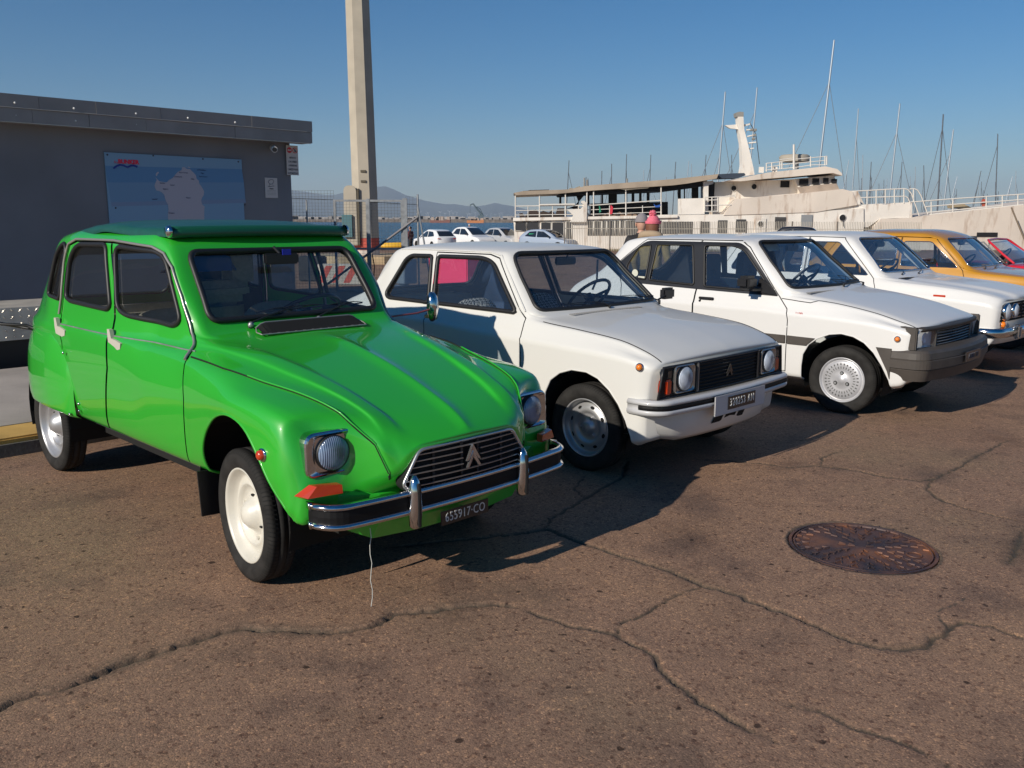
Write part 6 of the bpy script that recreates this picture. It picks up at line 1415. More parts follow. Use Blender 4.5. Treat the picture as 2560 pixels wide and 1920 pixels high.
# warning signs and camera
def signs():
    yw,_=onwall(714,361,XW); _,z1=onwall(730,361,XW); _,z0=onwall(728,438,XW); y0,_=onwall(713,400,XW); y1,_=onwall(742,400,XW)
    e=empty('warning_sign',(DY[0][0],DY[0][1],0),DY[1],'tall white no entry sign with two red discs hanging from the fascia corner','sign')
    x=XW+.03; PL=mat('sign_board',(.55,.50,.47),.5); b=MB(); b.box((x,-y0,z0),(x+.012,-y1,z1-.02)); b.build('board',PL,e); W_=y0-y1; H_=z1-z0; cy=-(y0+y1)/2
    SR=mat('sign_red',(.55,.02,.03),.5); SK=mat('sign_black',(.04,.04,.05),.6)
    def disc(cy_,cz,r,m,dx,n=24): b=MB(); b.lathe([(r,0),(0,0)],(x+dx,cy_,cz),(1,0,0),n); return b.build('disc',m,e)
    r=W_*.215; zc=z1-.02-H_*.155
    disc(cy-W_*.235,zc,r,SR,.0135); b=MB(); b.box((x+.014,cy-W_*.235-r*.75,zc-r*.2),(x+.015,cy-W_*.235+r*.75,zc+r*.2)); b.build('bar',PL,e)
    disc(cy+W_*.235,zc,r,SR,.0135); disc(cy+W_*.235,zc,r*.74,PL,.0145); b=MB(); b.tube([(x+.016,cy+W_*.235-.0,zc-r*.5),(x+.016,cy+W_*.235,zc+r*.35)],r*.22,6); b.tube([(x+.016,cy+W_*.235-r*.5,zc+r*.5),(x+.016,cy+W_*.235+r*.5,zc-r*.5)],r*.10,4); b.build('figure_mark',SK,e)
    M0=Matrix.Rotation(PI/2,4,'Z')@Matrix.Rotation(PI/2,4,'X')
    for i,s in enumerate(('VIETATO','L\'ACCESSO','A PERSONE','E MEZZI NON','AUTORIZZATI')): text_mesh(s,H_*.085,'lettering',SK,e,Matrix.Translation((x+.0135,cy,z1-.02-H_*(.40+.125*i)))@M0,sx=.72,bold=.0006,ext=.0006)
    ya,za=onwall(661,444,XW); yb,zb=onwall(694,495,XW)
    e2=empty('notice_board',(DY[0][0],DY[0][1],0),DY[1],'small white notice with a line drawing screwed to the dark wall','sign')
    b=MB(); b.box((XW+.003,-ya,zb),(XW+.012,-yb,za)); b.build('board',PL,e2); cy=-(ya+yb)/2; h=za-zb; w=ya-yb
    b=MB(); b.tube([(XW+.014,cy+w*q[0],zb+h*q[1]) for q in ((-.25,.80),(-.1,.90),(.12,.92),(.22,.84),(.1,.70),(-.12,.68),(-.22,.76))],.004,4,closed=True); b.tube([(XW+.014,cy-.02,zb+h*.68),(XW+.014,cy-.05,zb+h*.56),(XW+.014,cy+.05,zb+h*.60)],.004,4); b.build('drawing',mat('notice_grey',(.18,.18,.2),.6),e2)
    text_mesh('ATTENZIONE',h*.07,'lettering',SK,e2,Matrix.Translation((XW+.0135,cy,zb+h*.45))@M0,sx=.55,bold=.0008,ext=.0005)
    b=MB(); 
    for k in range(4): b.box((XW+.0125,cy-w*.35,zb+h*(.36-.07*k)),(XW+.0132,cy+w*.35,zb+h*(.37-.07*k)))
    b.build('printed_lines',mat('notice_grey',(.18,.18,.2),.6),e2)
    yk,zk=onwall(675,374,XW); e3=empty('security_camera',(DY[0][0],DY[0][1],0),DY[1],'small white bullet security camera under the roof edge','security camera')
    b=MB(); b.tube([(XW+.04,-yk+.02,zk+.03),(XW+.30,-yk-.10,zk-.02)],.045,14); b.build('body',mat('camera_white',(.6,.6,.6),.4),e3); b=MB(); b.cyl((XW+.301,-yk-.1005,zk-.0205),(XW+.312,-yk-.105,zk-.022),.034,14); b.build('lens',PLAST,e3)
signs()
# tread plate platform on the pavement behind the green car
def platform():
    e=empty('loading_platform',(DY[0][0],DY[0][1],0),DY[1],'low platform clad in aluminium tread plate with a black base behind the green car','platform')
    al=nz(mat('tread_plate',(.66,.60,.50),.4,.25),scale=5,lo=.75,hi=1.1); zt,zb=.68,.36
    b=MB(); b.box((-7.1,-2.2,zb),(-6.2,2.6,zt)); b.build('cladding',al,e); b=MB(); b.box((-7.05,-2.15,.06),(-6.25,2.55,zb-.002)); b.build('base',BLACK,e)
    b=MB()
    for i in range(64):
        for j in range(5):
            y=-2.15+i*.075; z=zb+.035+j*.065; s=1 if (i+j)%2 else -1; c=Vector((-6.2,y,z)); u=Vector((0,.7,.7*s)); w=Vector((0,-.7*s,.7))
            p=[c-u*.027,c+w*.008,c+u*.027,c-w*.008]; b.add(p+[c+Vector((.009,0,0))],[(0,1,4),(1,2,4),(2,3,4),(3,0,4)])
    o=b.build('tread_pattern',al,e); o['kind']='stuff'
platform()
# ---------------- light mast ----------------
def mast():
    Y=38.; p0=at(918,620,Y); p1=at(888.5,0,Y); g=gz(Y); lean=(p1.x-p0.x)/(p1.z-p0.z)
    e=empty('light_mast',(p0.x,Y,g),0,'tall octagonal concrete light mast with a red and white painted foot','light mast')
    CM=nz(mat('mast_concrete',(.44,.39,.31),.85),scale=1.2,lo=.85,hi=1.08,bump=.2,bscale=30,dist=.004)
    s=Y/F_PX; r0=31.5*s*1.04; H=17.; b=MB(); secs=[(0,r0),(.55,r0),(.551,r0),(1.05,r0),(1.051,r0),(3,r0*.985),(8,r0*.94),(H,r0*.80)]
    def ring(z,r): return [( lean*z*.6+r*math.cos(a),r*math.sin(a),z) for a in [2*PI*k/8+PI/8+.12 for k in range(8)]]
    for i in range(len(secs)-1):
        (z0,a0),(z1,a1)=secs[i],secs[i+1]
        if z1-z0<.01: continue
        vs=ring(z0,a0)+ring(z1,a1); b.add(vs,[(k,(k+1)%8,8+(k+1)%8,8+k) for k in range(8)],{0:1,2:2}.get(i,0))
    b.build('shaft',[CM,mat('faded_white_paint',(.60,.52,.46),.8),nz(mat('faded_red_paint',(.55,.10,.07),.8),scale=5,lo=.8,hi=1.1)],e)
    # cable door plate leaning off the shaft
    zt=at(893,465,Y).z-g; zb=at(893,612,Y).z-g
    x0=(884-918)*s; b=MB(); b.prism(fillet([(-16*s,zb,.02),(16*s,zb,.02),(15*s,zt,.30),(-15*s,zt,.30)],6),-r0*.96-.12,-r0*.96,'Y',M=Matrix.Translation((x0+.03,0,0))); b.build('cover_plate',CM,e)
    b=MB(); b.prism(fillet([(-2.5*s,zb,.0),(4*s,zb,.0),(4*s,zt-.1,.05),(-2.5*s,zt-.25,.1)],4),-r0*.96-.10,-r0*.80,'Y',M=Matrix.Translation((x0+.03+17*s,0,0))); b.build('plate_recess_shade',mat('recess_shadow',(.10,.085,.06),.9),e)  # dark block beside the plate, shade put into its colour, nothing sunk
    za=at(880,537,Y).z-g; zc=at(880,592,Y).z-g; b=MB(); b.box(((866-918)*s,-r0-.22,zc),((890-918)*s,-r0*.96-.13,za)); b.build('junction_box',mat('teal_box',(.075,.17,.19),.5),e)
    b=MB()
    for v in (430,455): z=at(915,v,Y).z-g; b.box(((912-918)*s,-r0*.97,z-.04),((924-918)*s,-r0*.85,z+.05))
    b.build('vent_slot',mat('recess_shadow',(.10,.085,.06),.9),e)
    e2=empty('mast_plinth',(p0.x,Y,g),0,'broad sandy concrete plinth at the foot of the light mast','plinth')
    b=MB(); R1=2.6; b.prism([(R1*math.cos(a),R1*.8*math.sin(a)) for a in [2*PI*k/8+PI/8 for k in range(8)]],0,.34,'Z'); b.build('slab',nz(mat('sandy_concrete',(.50,.37,.22),.9),scale=2,lo=.75,hi=1.1,bump=.3,bscale=20),e2)
mast()
# ---------------- mesh fence and gate ----------------
GALV=STEEL
def fence():
    Y=18.4; g=gz(Y)
    def pt(u,v,dy=0): p=at(u,v,Y+dy); return Vector((p.x,Y+dy,p.z))
    def wires(e,u0,u1,zb,zt,dx=.062,dz=.062,y=Y,r=.0018):
        a=at(u0,600,y).x; c=at(u1,600,y).x; b=MB(); n=int((c-a)/dx)
        for i in range(n+1): x=a+(c-a)*i/max(1,n); b.box((x-r,y-r,zb),(x+r,y+r,zt))
        k=int((zt-zb)/dz)
        for j in range(k+1): z=zb+(zt-zb)*j/k; b.box((a,y-r*2.2,z-r),(c,y-r*.8,z+r))
        o=b.build('wire_mesh',mat('grey_wire',(.10,.10,.10),.5,.3),e); o['kind']='stuff'
    e=empty('mesh_fence_panel',(0,0,0),0,'wire mesh fence run beside the dark building','fence'); wires(e,690,838,g+.1,at(800,476,Y).z)
    for u in (766,): b=MB(); p=pt(u,500); q=pt(u-1,720); b.tube([Vector((p.x,Y,g)),Vector((p.x,Y,p.z))],.018,8); b.build('post',GALV,e)
    b=MB(); b.tube([pt(690,494),pt(840,500),pt(1044,512)],.006,5); b.build('tension_wire',BLACK,e)
    e=empty('mesh_gate',(0,0,0),0,'double wire mesh gate with a galvanised frame in front of the light mast','gate')
    zt=at(880,499,Y).z
    for (u0,u1) in ((836,917),(922,1004)):
        a=pt(u0,500).x; c=pt(u1,500).x; b=MB()
        for x in (a,c): b.box((x-.022,Y-.022,g+.12),(x+.022,Y+.022,zt))
        b.box((a,Y-.021,zt-.042),(c,Y+.021,zt-.001)); b.box((a,Y-.021,g+.12),(c,Y+.021,g+.16)); zm=at(900,622,Y).z; b.box((a,Y-.02,zm-.02),(c,Y+.02,zm+.02)); b.build('gate_frame',GALV,e)
        wires(e,u0,u1,g+.15,zt-.03,y=Y+.03)
    for u in (1012,920): x=pt(u,500).x; b=MB(); b.box((x-.045,Y-.04,g),(x+.045,Y+.04,zt+.03)) if u==1012 else b.box((x-.03,Y-.03,g),(x+.03,Y+.03,zt+.02)); b.build('post',GALV,e)
    b=MB(); b.tube([pt(1044,543,-.05),pt(787,734,-.05)],.024,6); b.build('diagonal_brace',mat('weathered_brace',(.20,.19,.20),.7),e)
    b=MB(); b.tube([pt(930,634,-.08),pt(936,665,-.08),pt(934,705,-.08)],.012,5); b.build('lock_chain',BLACK,e)
    e=empty('brace_post',(0,0,0),0,'pair of thin galvanised posts leaning together right of the gate','post')
    a=pt(1044,486); b=MB(); b.tube([Vector((a.x,Y,g)),a],.020,8); b.build('post',GALV,e); b=MB(); b.tube([pt(1044,510,-.3),Vector((pt(1064,620,-.3).x+.15,Y-.3,g))],.018,8); b.build('strut',GALV,e)
    wires(e,1016,1043,g+.6,at(1030,492,Y).z)
    # dividing barriers and crates beyond
    e=empty('concrete_barrier',(0,0,0),0,'concrete barrier block with red and white diagonal stripes','barrier')
    y=22.5; a=at(790,668,y); c=at(915,668,y); b=MB(); b.box((a.x,y,gz(y)),(c.x,y+.5,.52+gz(y)),bev=.03); b.build('block',nz(mat('old_white_paint',(.55,.50,.44),.85),scale=3,lo=.75,hi=1.1),e)
    for k in range(4):
        x=a.x+.02+k*.33; 
        if x+.42>c.x: continue
        b=MB(); b.add([(x,y-.003,gz(y)+.06),(x+.17,y-.003,gz(y)+.06),(x+.40,y-.003,gz(y)+.49),(x+.23,y-.003,gz(y)+.49)],[(0,1,2,3)]); b.build('red_stripe',mat('faded_red_paint',(.55,.10,.07),.8),e)
    b=MB(); y=24.; a=at(745,650,y); c=at(806,650,y); b.box((a.x,y,gz(y)),(c.x,y+.6,.55),bev=.03); thing_mb(b,'dark_crate',mat('dark_crate',(.03,.03,.035),.7),'black crate behind the mesh fence','crate')
    b=MB(); y=71; a=at(953,615,y); c=at(1008,615,y); b.tube([(a.x,y,a.z),(a.x+.3,y,a.z+.02),(c.x-.2,y,a.z+.06),(c.x,y,a.z)],[.15,.24,.24,.15],10); thing_mb(b,'floating_boom',mat('yellow_boom',(.75,.42,.03),.5),'yellow inflatable boom lying on the quay edge','boom')
fence()
def pinkbox():
    y=11.6; c=at(1140,700,y); e=empty('ticket_machine',(c.x,y,gz(y)),-PI/4,'bright pink machine cabinet standing behind the small white hatchback','ticket machine')
    PK=mat('pink_panel',(.80,.045,.13),.45); zt=at(1120,637,y).z-gz(y)
    b=MB(); b.box((-.38,-.15,0),(.38,.15,zt),bev=.012); b.build('cabinet',PK,e)
    M=Matrix.Translation((.3815,.0,zt-.30))@Matrix.Rotation(PI/2,4,'Z')@Matrix.Rotation(PI/2,4,'X'); text_mesh('SHOP',.10,'lettering',mat('faded_lettering',(.55,.25,.3),.5),e,M,sx=.8)
    b=MB(); b.box((.381,-.12,zt-.56),(.383,.12,zt-.42)); b.build('yellow_notice',mat('yellow_notice',(.55,.42,.10),.5),e)
    y=13.; c=at(1010,690,y); e=empty('control_cabinet',(c.x,y,0),-PI/4,'small blue grey steel cabinet on a post behind the small white hatchback','cabinet')
    b=MB(); b.box((-.16,-.12,.62),(.16,.12,.98),bev=.01); b.build('cabinet',mat('blue_grey_steel',(.16,.20,.25),.5,.2),e); b=MB(); b.box((-.05,-.05,0),(.05,.05,.62)); b.build('post',mat('blue_grey_steel',(.16,.20,.25),.5,.2),e)
    b=MB(); b.box((-.5,-.25,.52),(.9,.25,.56)); b.tube([(.5,0,.54),(.75,0,0)],.02,6); b.build('shelf',mat('blue_grey_steel',(.16,.20,.25),.5,.2),e)
pinkbox()
# ---------------- derelict ship ----------------
def ship():
    Y=68.; SH=nz(mat('ship_white',(.86,.80,.72),.75),scale=.35,lo=.80,hi=1.06,detail=9); SB=nz(mat('ship_beige',(.72,.63,.54),.8),scale=.3,lo=.85,hi=1.08,detail=8)
    def rusty(m,lo,hi):
        nt=m.node_tree; b=nt.nodes['Principled BSDF']; N=nt.nodes.new; L=nt.links.new; src=b.inputs['Base Color'].links[0].from_socket
        tc=N('ShaderNodeTexCoord'); mp=N('ShaderNodeMapping'); mp.inputs['Scale'].default_value=(1.6,1,.35); L(tc.outputs['Object'],mp.inputs[0]); n=N('ShaderNodeTexNoise'); n.inputs['Scale'].default_value=1.1; n.inputs['Detail'].default_value=8; n.inputs['Roughness'].default_value=.6; L(mp.outputs[0],n.inputs['Vector'])
        r=N('ShaderNodeValToRGB'); el=r.color_ramp.elements; el[0].position=lo; el[0].color=(0,0,0,1); el[1].position=hi; el[1].color=(.85,.85,.85,1); L(n.outputs['Fac'],r.inputs[0])
        x=N('ShaderNodeMix'); x.data_type='RGBA'; L(r.outputs[0],x.inputs[0]); L(src,x.inputs[6]); x.inputs[7].default_value=(.30,.17,.09,1); L(x.outputs[2],b.inputs['Base Color'])
    rusty(SH,.53,.72); rusty(SB,.55,.78)
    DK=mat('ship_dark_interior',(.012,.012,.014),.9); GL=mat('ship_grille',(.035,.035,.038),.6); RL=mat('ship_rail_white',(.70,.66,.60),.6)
    e=empty('derelict_ship',(0,0,0),0,'derelict white passenger ship with a rusty mast moored behind the railings','ship')
    q3=lambda x,y:(1270+x/5.395,420+y/5.395); q4=lambda x,y:(1650+x/4.424,250+y/4.424); q5=lambda x,y:(2080+x/4.608,440+y/4.608)
    def pr(name,pts,q,y0,y1,m,par=e,side=None):
        b=MB(); pl=[at(*q(*p),Y) for p in pts]; b.prism([(p.x,p.z) for p in pl],y0,y1,'Y'); return b.build(name,m,par)
    def rc(name,x0,y0,x1,y1,q,d,m,par=e,th=.05):
        a=at(*q(x0,y0),Y); c=at(*q(x1,y1),Y); b=MB(); b.box((a.x,Y+d-th,c.z),(c.x,Y+d,a.z)); return b.build(name,m,par)
    def pipe(name,pts,q,d,r,m=RL,par=e):
        b=MB(); b.tube([Vector((at(*q(*p),Y).x,Y+d,at(*q(*p),Y).z)) for p in pts],r,5); return b.build(name,m,par)
    def hole(u,v,r,q,par,d=-.03):
        c=at(*q(u,v),Y); b=MB(); b.lathe([(r+.05,0),(r+.05,.04),(r,.05)],(c.x,Y+d,c.z),(0,-1,0),16,0); b.lathe([(r,.02),(0,.02)],(c.x,Y+d,c.z),(0,-1,0),16,1); b.build('porthole',[RL,DK],par)
    # hull and lower deck
    hull=pr('hull',[(75,700),(2300,650),(2600,650),(2600,1600),(120,1600)],q3,Y,Y+8,SH)
    pr('deck_band',[(68,672),(2280,635),(2280,668),(68,715)],q3,Y-.25,Y-.001,SH)
    side=pr('forward_side',[(0,1270),(850,1262),(1720,1235),(2250,1195),(2250,2300),(0,2300)],q4,Y-.05,Y+7,SH)
    for r_ in ((100,725,240,850),(255,722,412,850),(445,735,580,1000),(595,735,752,1000),(780,725,860,1000),(1075,720,1150,905),(1160,720,1250,905),(1265,718,1320,905),(1330,718,1375,905),(1385,718,1430,905),(1440,712,1495,905),(1510,710,1565,905),(1590,710,1760,905),(1860,710,2060,905)): w=rc('window',*r_,q3,-.01,GL,hull,.04); a=at(*q3(r_[0],r_[1]),Y); c=at(*q3(r_[2],r_[3]),Y); b=MB(); b.tube([(a.x,Y-.06,a.z),(c.x,Y-.06,a.z),(c.x,Y-.06,c.z),(a.x,Y-.06,c.z)],.035,4,closed=True); b.build('window_frame',RL,w)
    for r_ in ((25,1345,185,1480),(200,1345,355,1475),(445,1345,540,1470),(640,1330,735,1470),(840,1320,940,1460),(1270,1295,1380,1435)):
        w=rc('window',*r_,q4,-.07,GL,side,.04)
        a=at(*q4(r_[0],r_[1]),Y); c=at(*q4(r_[2],r_[3]),Y); b=MB(); n=int((a.z-c.z)/.11)
        for k in range(n): z=c.z+.05+k*.11; b.box((a.x,Y-.125,z),(c.x,Y-.11,z+.03))
        o=b.build('louvre',mat('louvre_grey',(.14,.13,.12),.8),w); o['kind']='stuff'
    rc('door',1050,1310,1160,1500,q4,-.06,SH,side,.08); hole(1103,1370,.20,q4,side,-.14); rc('door',1560,1270,1675,1400,q4,-.07,mat('grey_door',(.26,.27,.28),.7),side,.06)
    hole(2015,1303,.24,q4,side,-.05)
    # aft awning deck
    roof=pr('awning_roof',[(75,338),(200,312),(800,290),(960,262),(1100,237),(2212,152),(2831,83),(2807,144),(2400,212),(2212,235),(1160,302),(700,345),(110,368)],q3,Y-.2,Y+6.5,nz(mat('awning_roof',(.42,.34,.26),.9),scale=.6,lo=.7,hi=1.15))
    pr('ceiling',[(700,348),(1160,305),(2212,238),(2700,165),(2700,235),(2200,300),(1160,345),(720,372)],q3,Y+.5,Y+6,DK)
    for x,t in ((100,372),(425,350),(775,322),(1065,312),(1155,303),(1590,275),(2065,240)): pipe('deck_post',[(x,t),(x,670-.018*x)],q3,0,.055)
    for x in (270,600,950,1370,1815): pipe('rail_post',[(x,505),(x,668)],q3,0,.035)
    for z0,z1 in ((515,462),(575,545),(635,620)): pipe('rail',[(100,z0),(1155,z0-12),(2065,z1-25)],q3,0,.03 if z0!=515 else .045)
    pipe('rail',[(430,498),(900,490)],q3,-.05,.07)
    # dark saloon behind the posts, with openings to the sky
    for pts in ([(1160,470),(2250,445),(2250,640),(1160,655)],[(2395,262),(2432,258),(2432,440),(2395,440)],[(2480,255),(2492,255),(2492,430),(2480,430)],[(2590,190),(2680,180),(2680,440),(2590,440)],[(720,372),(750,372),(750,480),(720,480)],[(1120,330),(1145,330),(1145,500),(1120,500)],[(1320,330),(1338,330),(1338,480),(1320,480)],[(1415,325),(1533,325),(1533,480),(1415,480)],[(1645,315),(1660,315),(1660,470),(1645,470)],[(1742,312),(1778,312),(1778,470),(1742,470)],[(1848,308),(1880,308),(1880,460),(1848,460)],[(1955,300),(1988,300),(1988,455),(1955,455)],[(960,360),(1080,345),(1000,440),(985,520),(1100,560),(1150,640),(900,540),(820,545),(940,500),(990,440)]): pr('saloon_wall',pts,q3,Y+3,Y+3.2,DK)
    pr('funnel_vent',[(790,560),(985,548),(1020,500),(985,470),(990,445),(1020,442),(1058,475),(1062,520),(1055,730),(830,730),(880,640)],q3,Y-.35,Y+.2,SH)
    pr('rubble',[(1080,660),(1130,615),(1200,640),(1290,640),(1370,600),(1430,640),(1520,590),(1600,640),(1680,595),(1760,635),(1760,665)],q3,Y+.6,Y+1.2,mat('rubble',(.30,.20,.14),.95))
    pr('torn_sheet',[(1500,286),(1700,276),(1900,262),(1880,275),(1700,290),(1600,300)],q3,Y-.25,Y-.21,mat('torn_sheet',(.20,.17,.13),.9)); pr('roof_debris',[(180,312),(210,303),(260,300),(300,292),(370,290),(430,288),(480,286),(560,284),(560,300),(180,322)],q3,Y+1,Y+2,mat('deck_clutter',(.05,.035,.03),.9)); pr('roof_debris',[(830,290),(850,262),(880,265),(900,285),(930,255),(985,235),(990,262),(1050,232),(1100,240),(1180,240),(1180,262),(830,300)],q3,Y+1,Y+2,mat('roof_debris',(.30,.26,.20),.9))
    for u,v0,v1 in ((1050,120,235),(1090,148,260),(1640,130,215)): pipe('roof_pipe',[(u,v1),(u,v0)],q3,1.5,.07,mat('weathered_grey',(.28,.27,.25),.8))
    pr('deck_clutter',[(150,610),(200,605),(230,655),(300,570),(380,560),(430,600),(480,575),(560,600),(600,570),(650,630),(680,540),(770,540),(770,665),(160,668)],q3,Y+1,Y+1.6,mat('deck_clutter',(.05,.035,.03),.9))
    for n_,pts,c in (('green_cloth',[(1225,500),(1240,520),(1255,590),(1230,605)],(.03,.28,.16)),('red_cloth',[(1385,495),(1415,530),(1405,620),(1370,625)],(.65,.04,.07)),('blue_cloth',[(1965,480),(1990,510),(2060,490),(2040,530),(1990,530),(1970,510)],(.18,.24,.40))): pr(n_,pts,q3,Y-.06,Y-.03,mat(n_,c,.8))
    pr('white_bulwark',[(200,1092),(490,1085),(490,1262),(200,1268)],q4,Y-.1,Y+.1,SH)
    # superstructure
    house=pr('deck_house',[(635,900),(1560,868),(1600,1040),(1590,1275),(635,1280)],q4,Y+1.4,Y+6,SH)
    hole(865,970,.20,q4,house,1.38); hole(1095,950,.20,q4,house,1.38); rc('window',1395,885,1490,960,q4,1.38,DK,house)
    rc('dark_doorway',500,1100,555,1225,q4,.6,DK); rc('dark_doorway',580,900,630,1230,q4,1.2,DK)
    pr('pillar',[(490,900),(600,890),(600,925),(545,940),(545,1230),(500,1230)],q4,Y+.3,Y+.6,SH)
    pr('beige_side',[(830,1095),(1590,1030),(2010,985),(2120,1010),(2180,1160),(1720,1240),(700,1275)],q4,Y-.12,Y+6,SB)
    br=pr('wheelhouse',[(1525,868),(1960,825),(2020,990),(1590,1040)],q4,Y+.7,Y+5.5,SH)
    pr('wheelhouse_front',[(1545,960),(1980,915),(2020,990),(1590,1035)],q4,Y+.6,Y+.69,nz(mat('stained_front',(.45,.36,.29),.85),scale=.8,lo=.6,hi=1.1))
    for x0,x1,t,bt in ((1568,1665,870,940),(1715,1785,862,930),(1835,1890,858,920),(1925,1985,870,915)): rc('window',x0,t,x1,bt,q4,.58,DK,br)
    pr('bridge_roof',[(765,895),(900,862),(1180,805),(1500,770),(1820,735),(1950,765),(2000,810),(2005,838),(1900,808),(1500,845),(1180,870),(880,900)],q4,Y-.2,Y+5.8,SB)
    pr('canvas_bundle',[(635,820),(820,808),(945,805),(960,830),(880,860),(640,868)],q4,Y+.3,Y+2,mat('dark_bundle',(.035,.05,.075),.8))
    mst=pr('mast',[(935,150),(1000,150),(1010,300),(1060,500),(1115,740),(1125,810),(960,835),(985,700),(975,450),(945,300)],q4,Y+2,Y+2.8,SH); rusty2=mst
    pr('mast_top',[(915,105),(955,92),(1003,98),(1003,148),(920,152)],q4,Y+2,Y+2.8,mat('weathered_grey',(.28,.27,.25),.8),mst)
    pr('mast_arm',[(795,245),(935,235),(945,290),(855,280)],q4,Y+2.2,Y+2.5,SH,mst); pr('mast_arm',[(1000,238),(1085,222),(1090,235),(1010,262)],q4,Y+2.2,Y+2.5,SH,mst)
    for a in ([(1040,300),(1100,295)],[(1050,375),(1140,355)],[(1060,450),(1150,440)],[(1070,515),(1125,510)]): pipe('mast_bracket',a,q4,2.2,.06,SH,mst)
    pipe('mast_stay',[(1085,225),(1120,290),(1150,350),(1190,690)],q4,2.2,.03,mat('dark_cable',(.06,.06,.07),.8),mst)
    for x,y in ((1100,298),(1140,300),(1135,360),(1125,400)): c=at(*q4(x,y),Y); b=MB(); b.box((c.x-.12,Y+2.1,c.z-.09),(c.x+.12,Y+2.4,c.z+.10),bev=.03); b.build('mast_lamp',mat('weathered_grey',(.28,.27,.25),.8),mst)
    # bridge top rails and drum
    for pts in ([(1180,700),(1330,683),(1490,655),(1860,620)],[(1180,745),(1330,720),(1490,700),(1860,665)],[(1330,660),(1490,640)],[(1170,775),(1500,745),(1700,715),(1850,715)]): pipe('rail',pts,q4,.2,.035)
    for x,t,bt in ((1185,700,790),(1245,690,780),(1335,683,760),(1358,683,760),(1490,490,765),(1675,620,735),(1835,620,720),(1855,625,715)): pipe('rail_post',[(x,t),(x,bt)],q4,.2,.05 if x!=1490 else .09)
    c=at(*q4(1580,620),Y); b=MB(); b.lathe([(1.1,-.30),(1.15,.10),(1.0,.22),(0,.25)],(c.x,Y+2,c.z),(0,0,1),16); b.build('radar_drum',mat('weathered_grey2',(.36,.32,.26),.8),e); pipe('binnacle',[(1550,690),(1550,755)],q4,1,.22,mat('weathered_grey',(.28,.27,.25),.8))
    for x in (1140,1290): rc('deck_locker',x-22,735,x+30,800,q4,.6,SH)
    for pts in ([(490,1080),(820,1062),(830,1085)],[(490,1110),(640,1105)],[(490,1170),(780,1160)],[(490,1235),(640,1230)]): pipe('rail',pts,q4,-.15,.04)
    for x in (490,570,635): pipe('rail_post',[(x,1080),(x,1235)],q4,-.15,.05)
    # bow
    bow=pr('bow_side',[(480,580),(560,490),(720,490),(900,480),(1130,450),(1480,410),(1960,360),(2212,330),(3600,150),(3300,1200),(480,1200)],q5,Y-.1,Y+6,SB)
    pr('bow_house',[(-350,395),(40,365),(330,330),(560,320),(620,330),(720,310),(930,300),(930,480),(560,492),(420,590),(-350,590)],q5,Y+.1,Y+5,SH)
    pr('stair_side',[(230,180),(300,175),(330,330),(270,330)],q5,Y,Y+2,SH); pr('slanted_panel',[(320,180),(420,175),(490,320),(350,325)],q5,Y+2,Y+2.2,SB)
    for pts in ([(220,177),(400,168),(620,155),(840,145),(880,155),(920,200),(1010,455)],[(900,150),(950,145),(990,160),(1030,220),(1110,440)],[(330,250),(850,232),(880,250),(910,320)],[(900,302),(1400,262),(1960,225),(2600,185)],[(1080,355),(1500,320),(1960,290),(2600,240)],[(1100,420),(1500,385),(1960,340)],[(1130,445),(2212,330)]): pipe('rail',pts,q5,.1,.05)
    for x,t,bt in ((410,168,325),(515,160,325),(620,155,325),(725,150,320),(835,146,315),(945,148,300),(1150,295,440),(1400,262,410),(1785,238,370),(1970,225,355),(2150,215,340)): pipe('rail_post',[(x,t),(x,bt)],q5,.1,.05)
    pr('deck_winch',[(1470,330),(1500,315),(1600,320),(1700,370),(1640,385),(1560,365),(1480,370)],q5,Y+1,Y+2,mat('winch',(.35,.28,.18),.8)); pr('life_ring',[(1750,270),(1775,262),(1790,300),(1775,350),(1750,350),(1742,300)],q5,Y+.2,Y+.3,mat('faded_orange',(.45,.10,.06),.7))
    pipe('mooring_rope',[(1940,365),(2060,660),(2160,885)],q5,-1.5,.06,mat('old_rope',(.22,.17,.12),.9))
    rc('dark_rectangle',1660,650,1890,700,q5,-.12,DK,bow); rc('dark_rectangle',1200,690,1650,760,q5,-.12,mat('dark_rectangle_grey',(.04,.04,.045),.8),bow)  # plain dark rectangles added over the bow side, no opening is cut
    pipe('hull_chain',[(2015,1325),(2018,1400)],q4,-.2,.03,mat('dark_cable',(.06,.06,.07),.8))
ship()
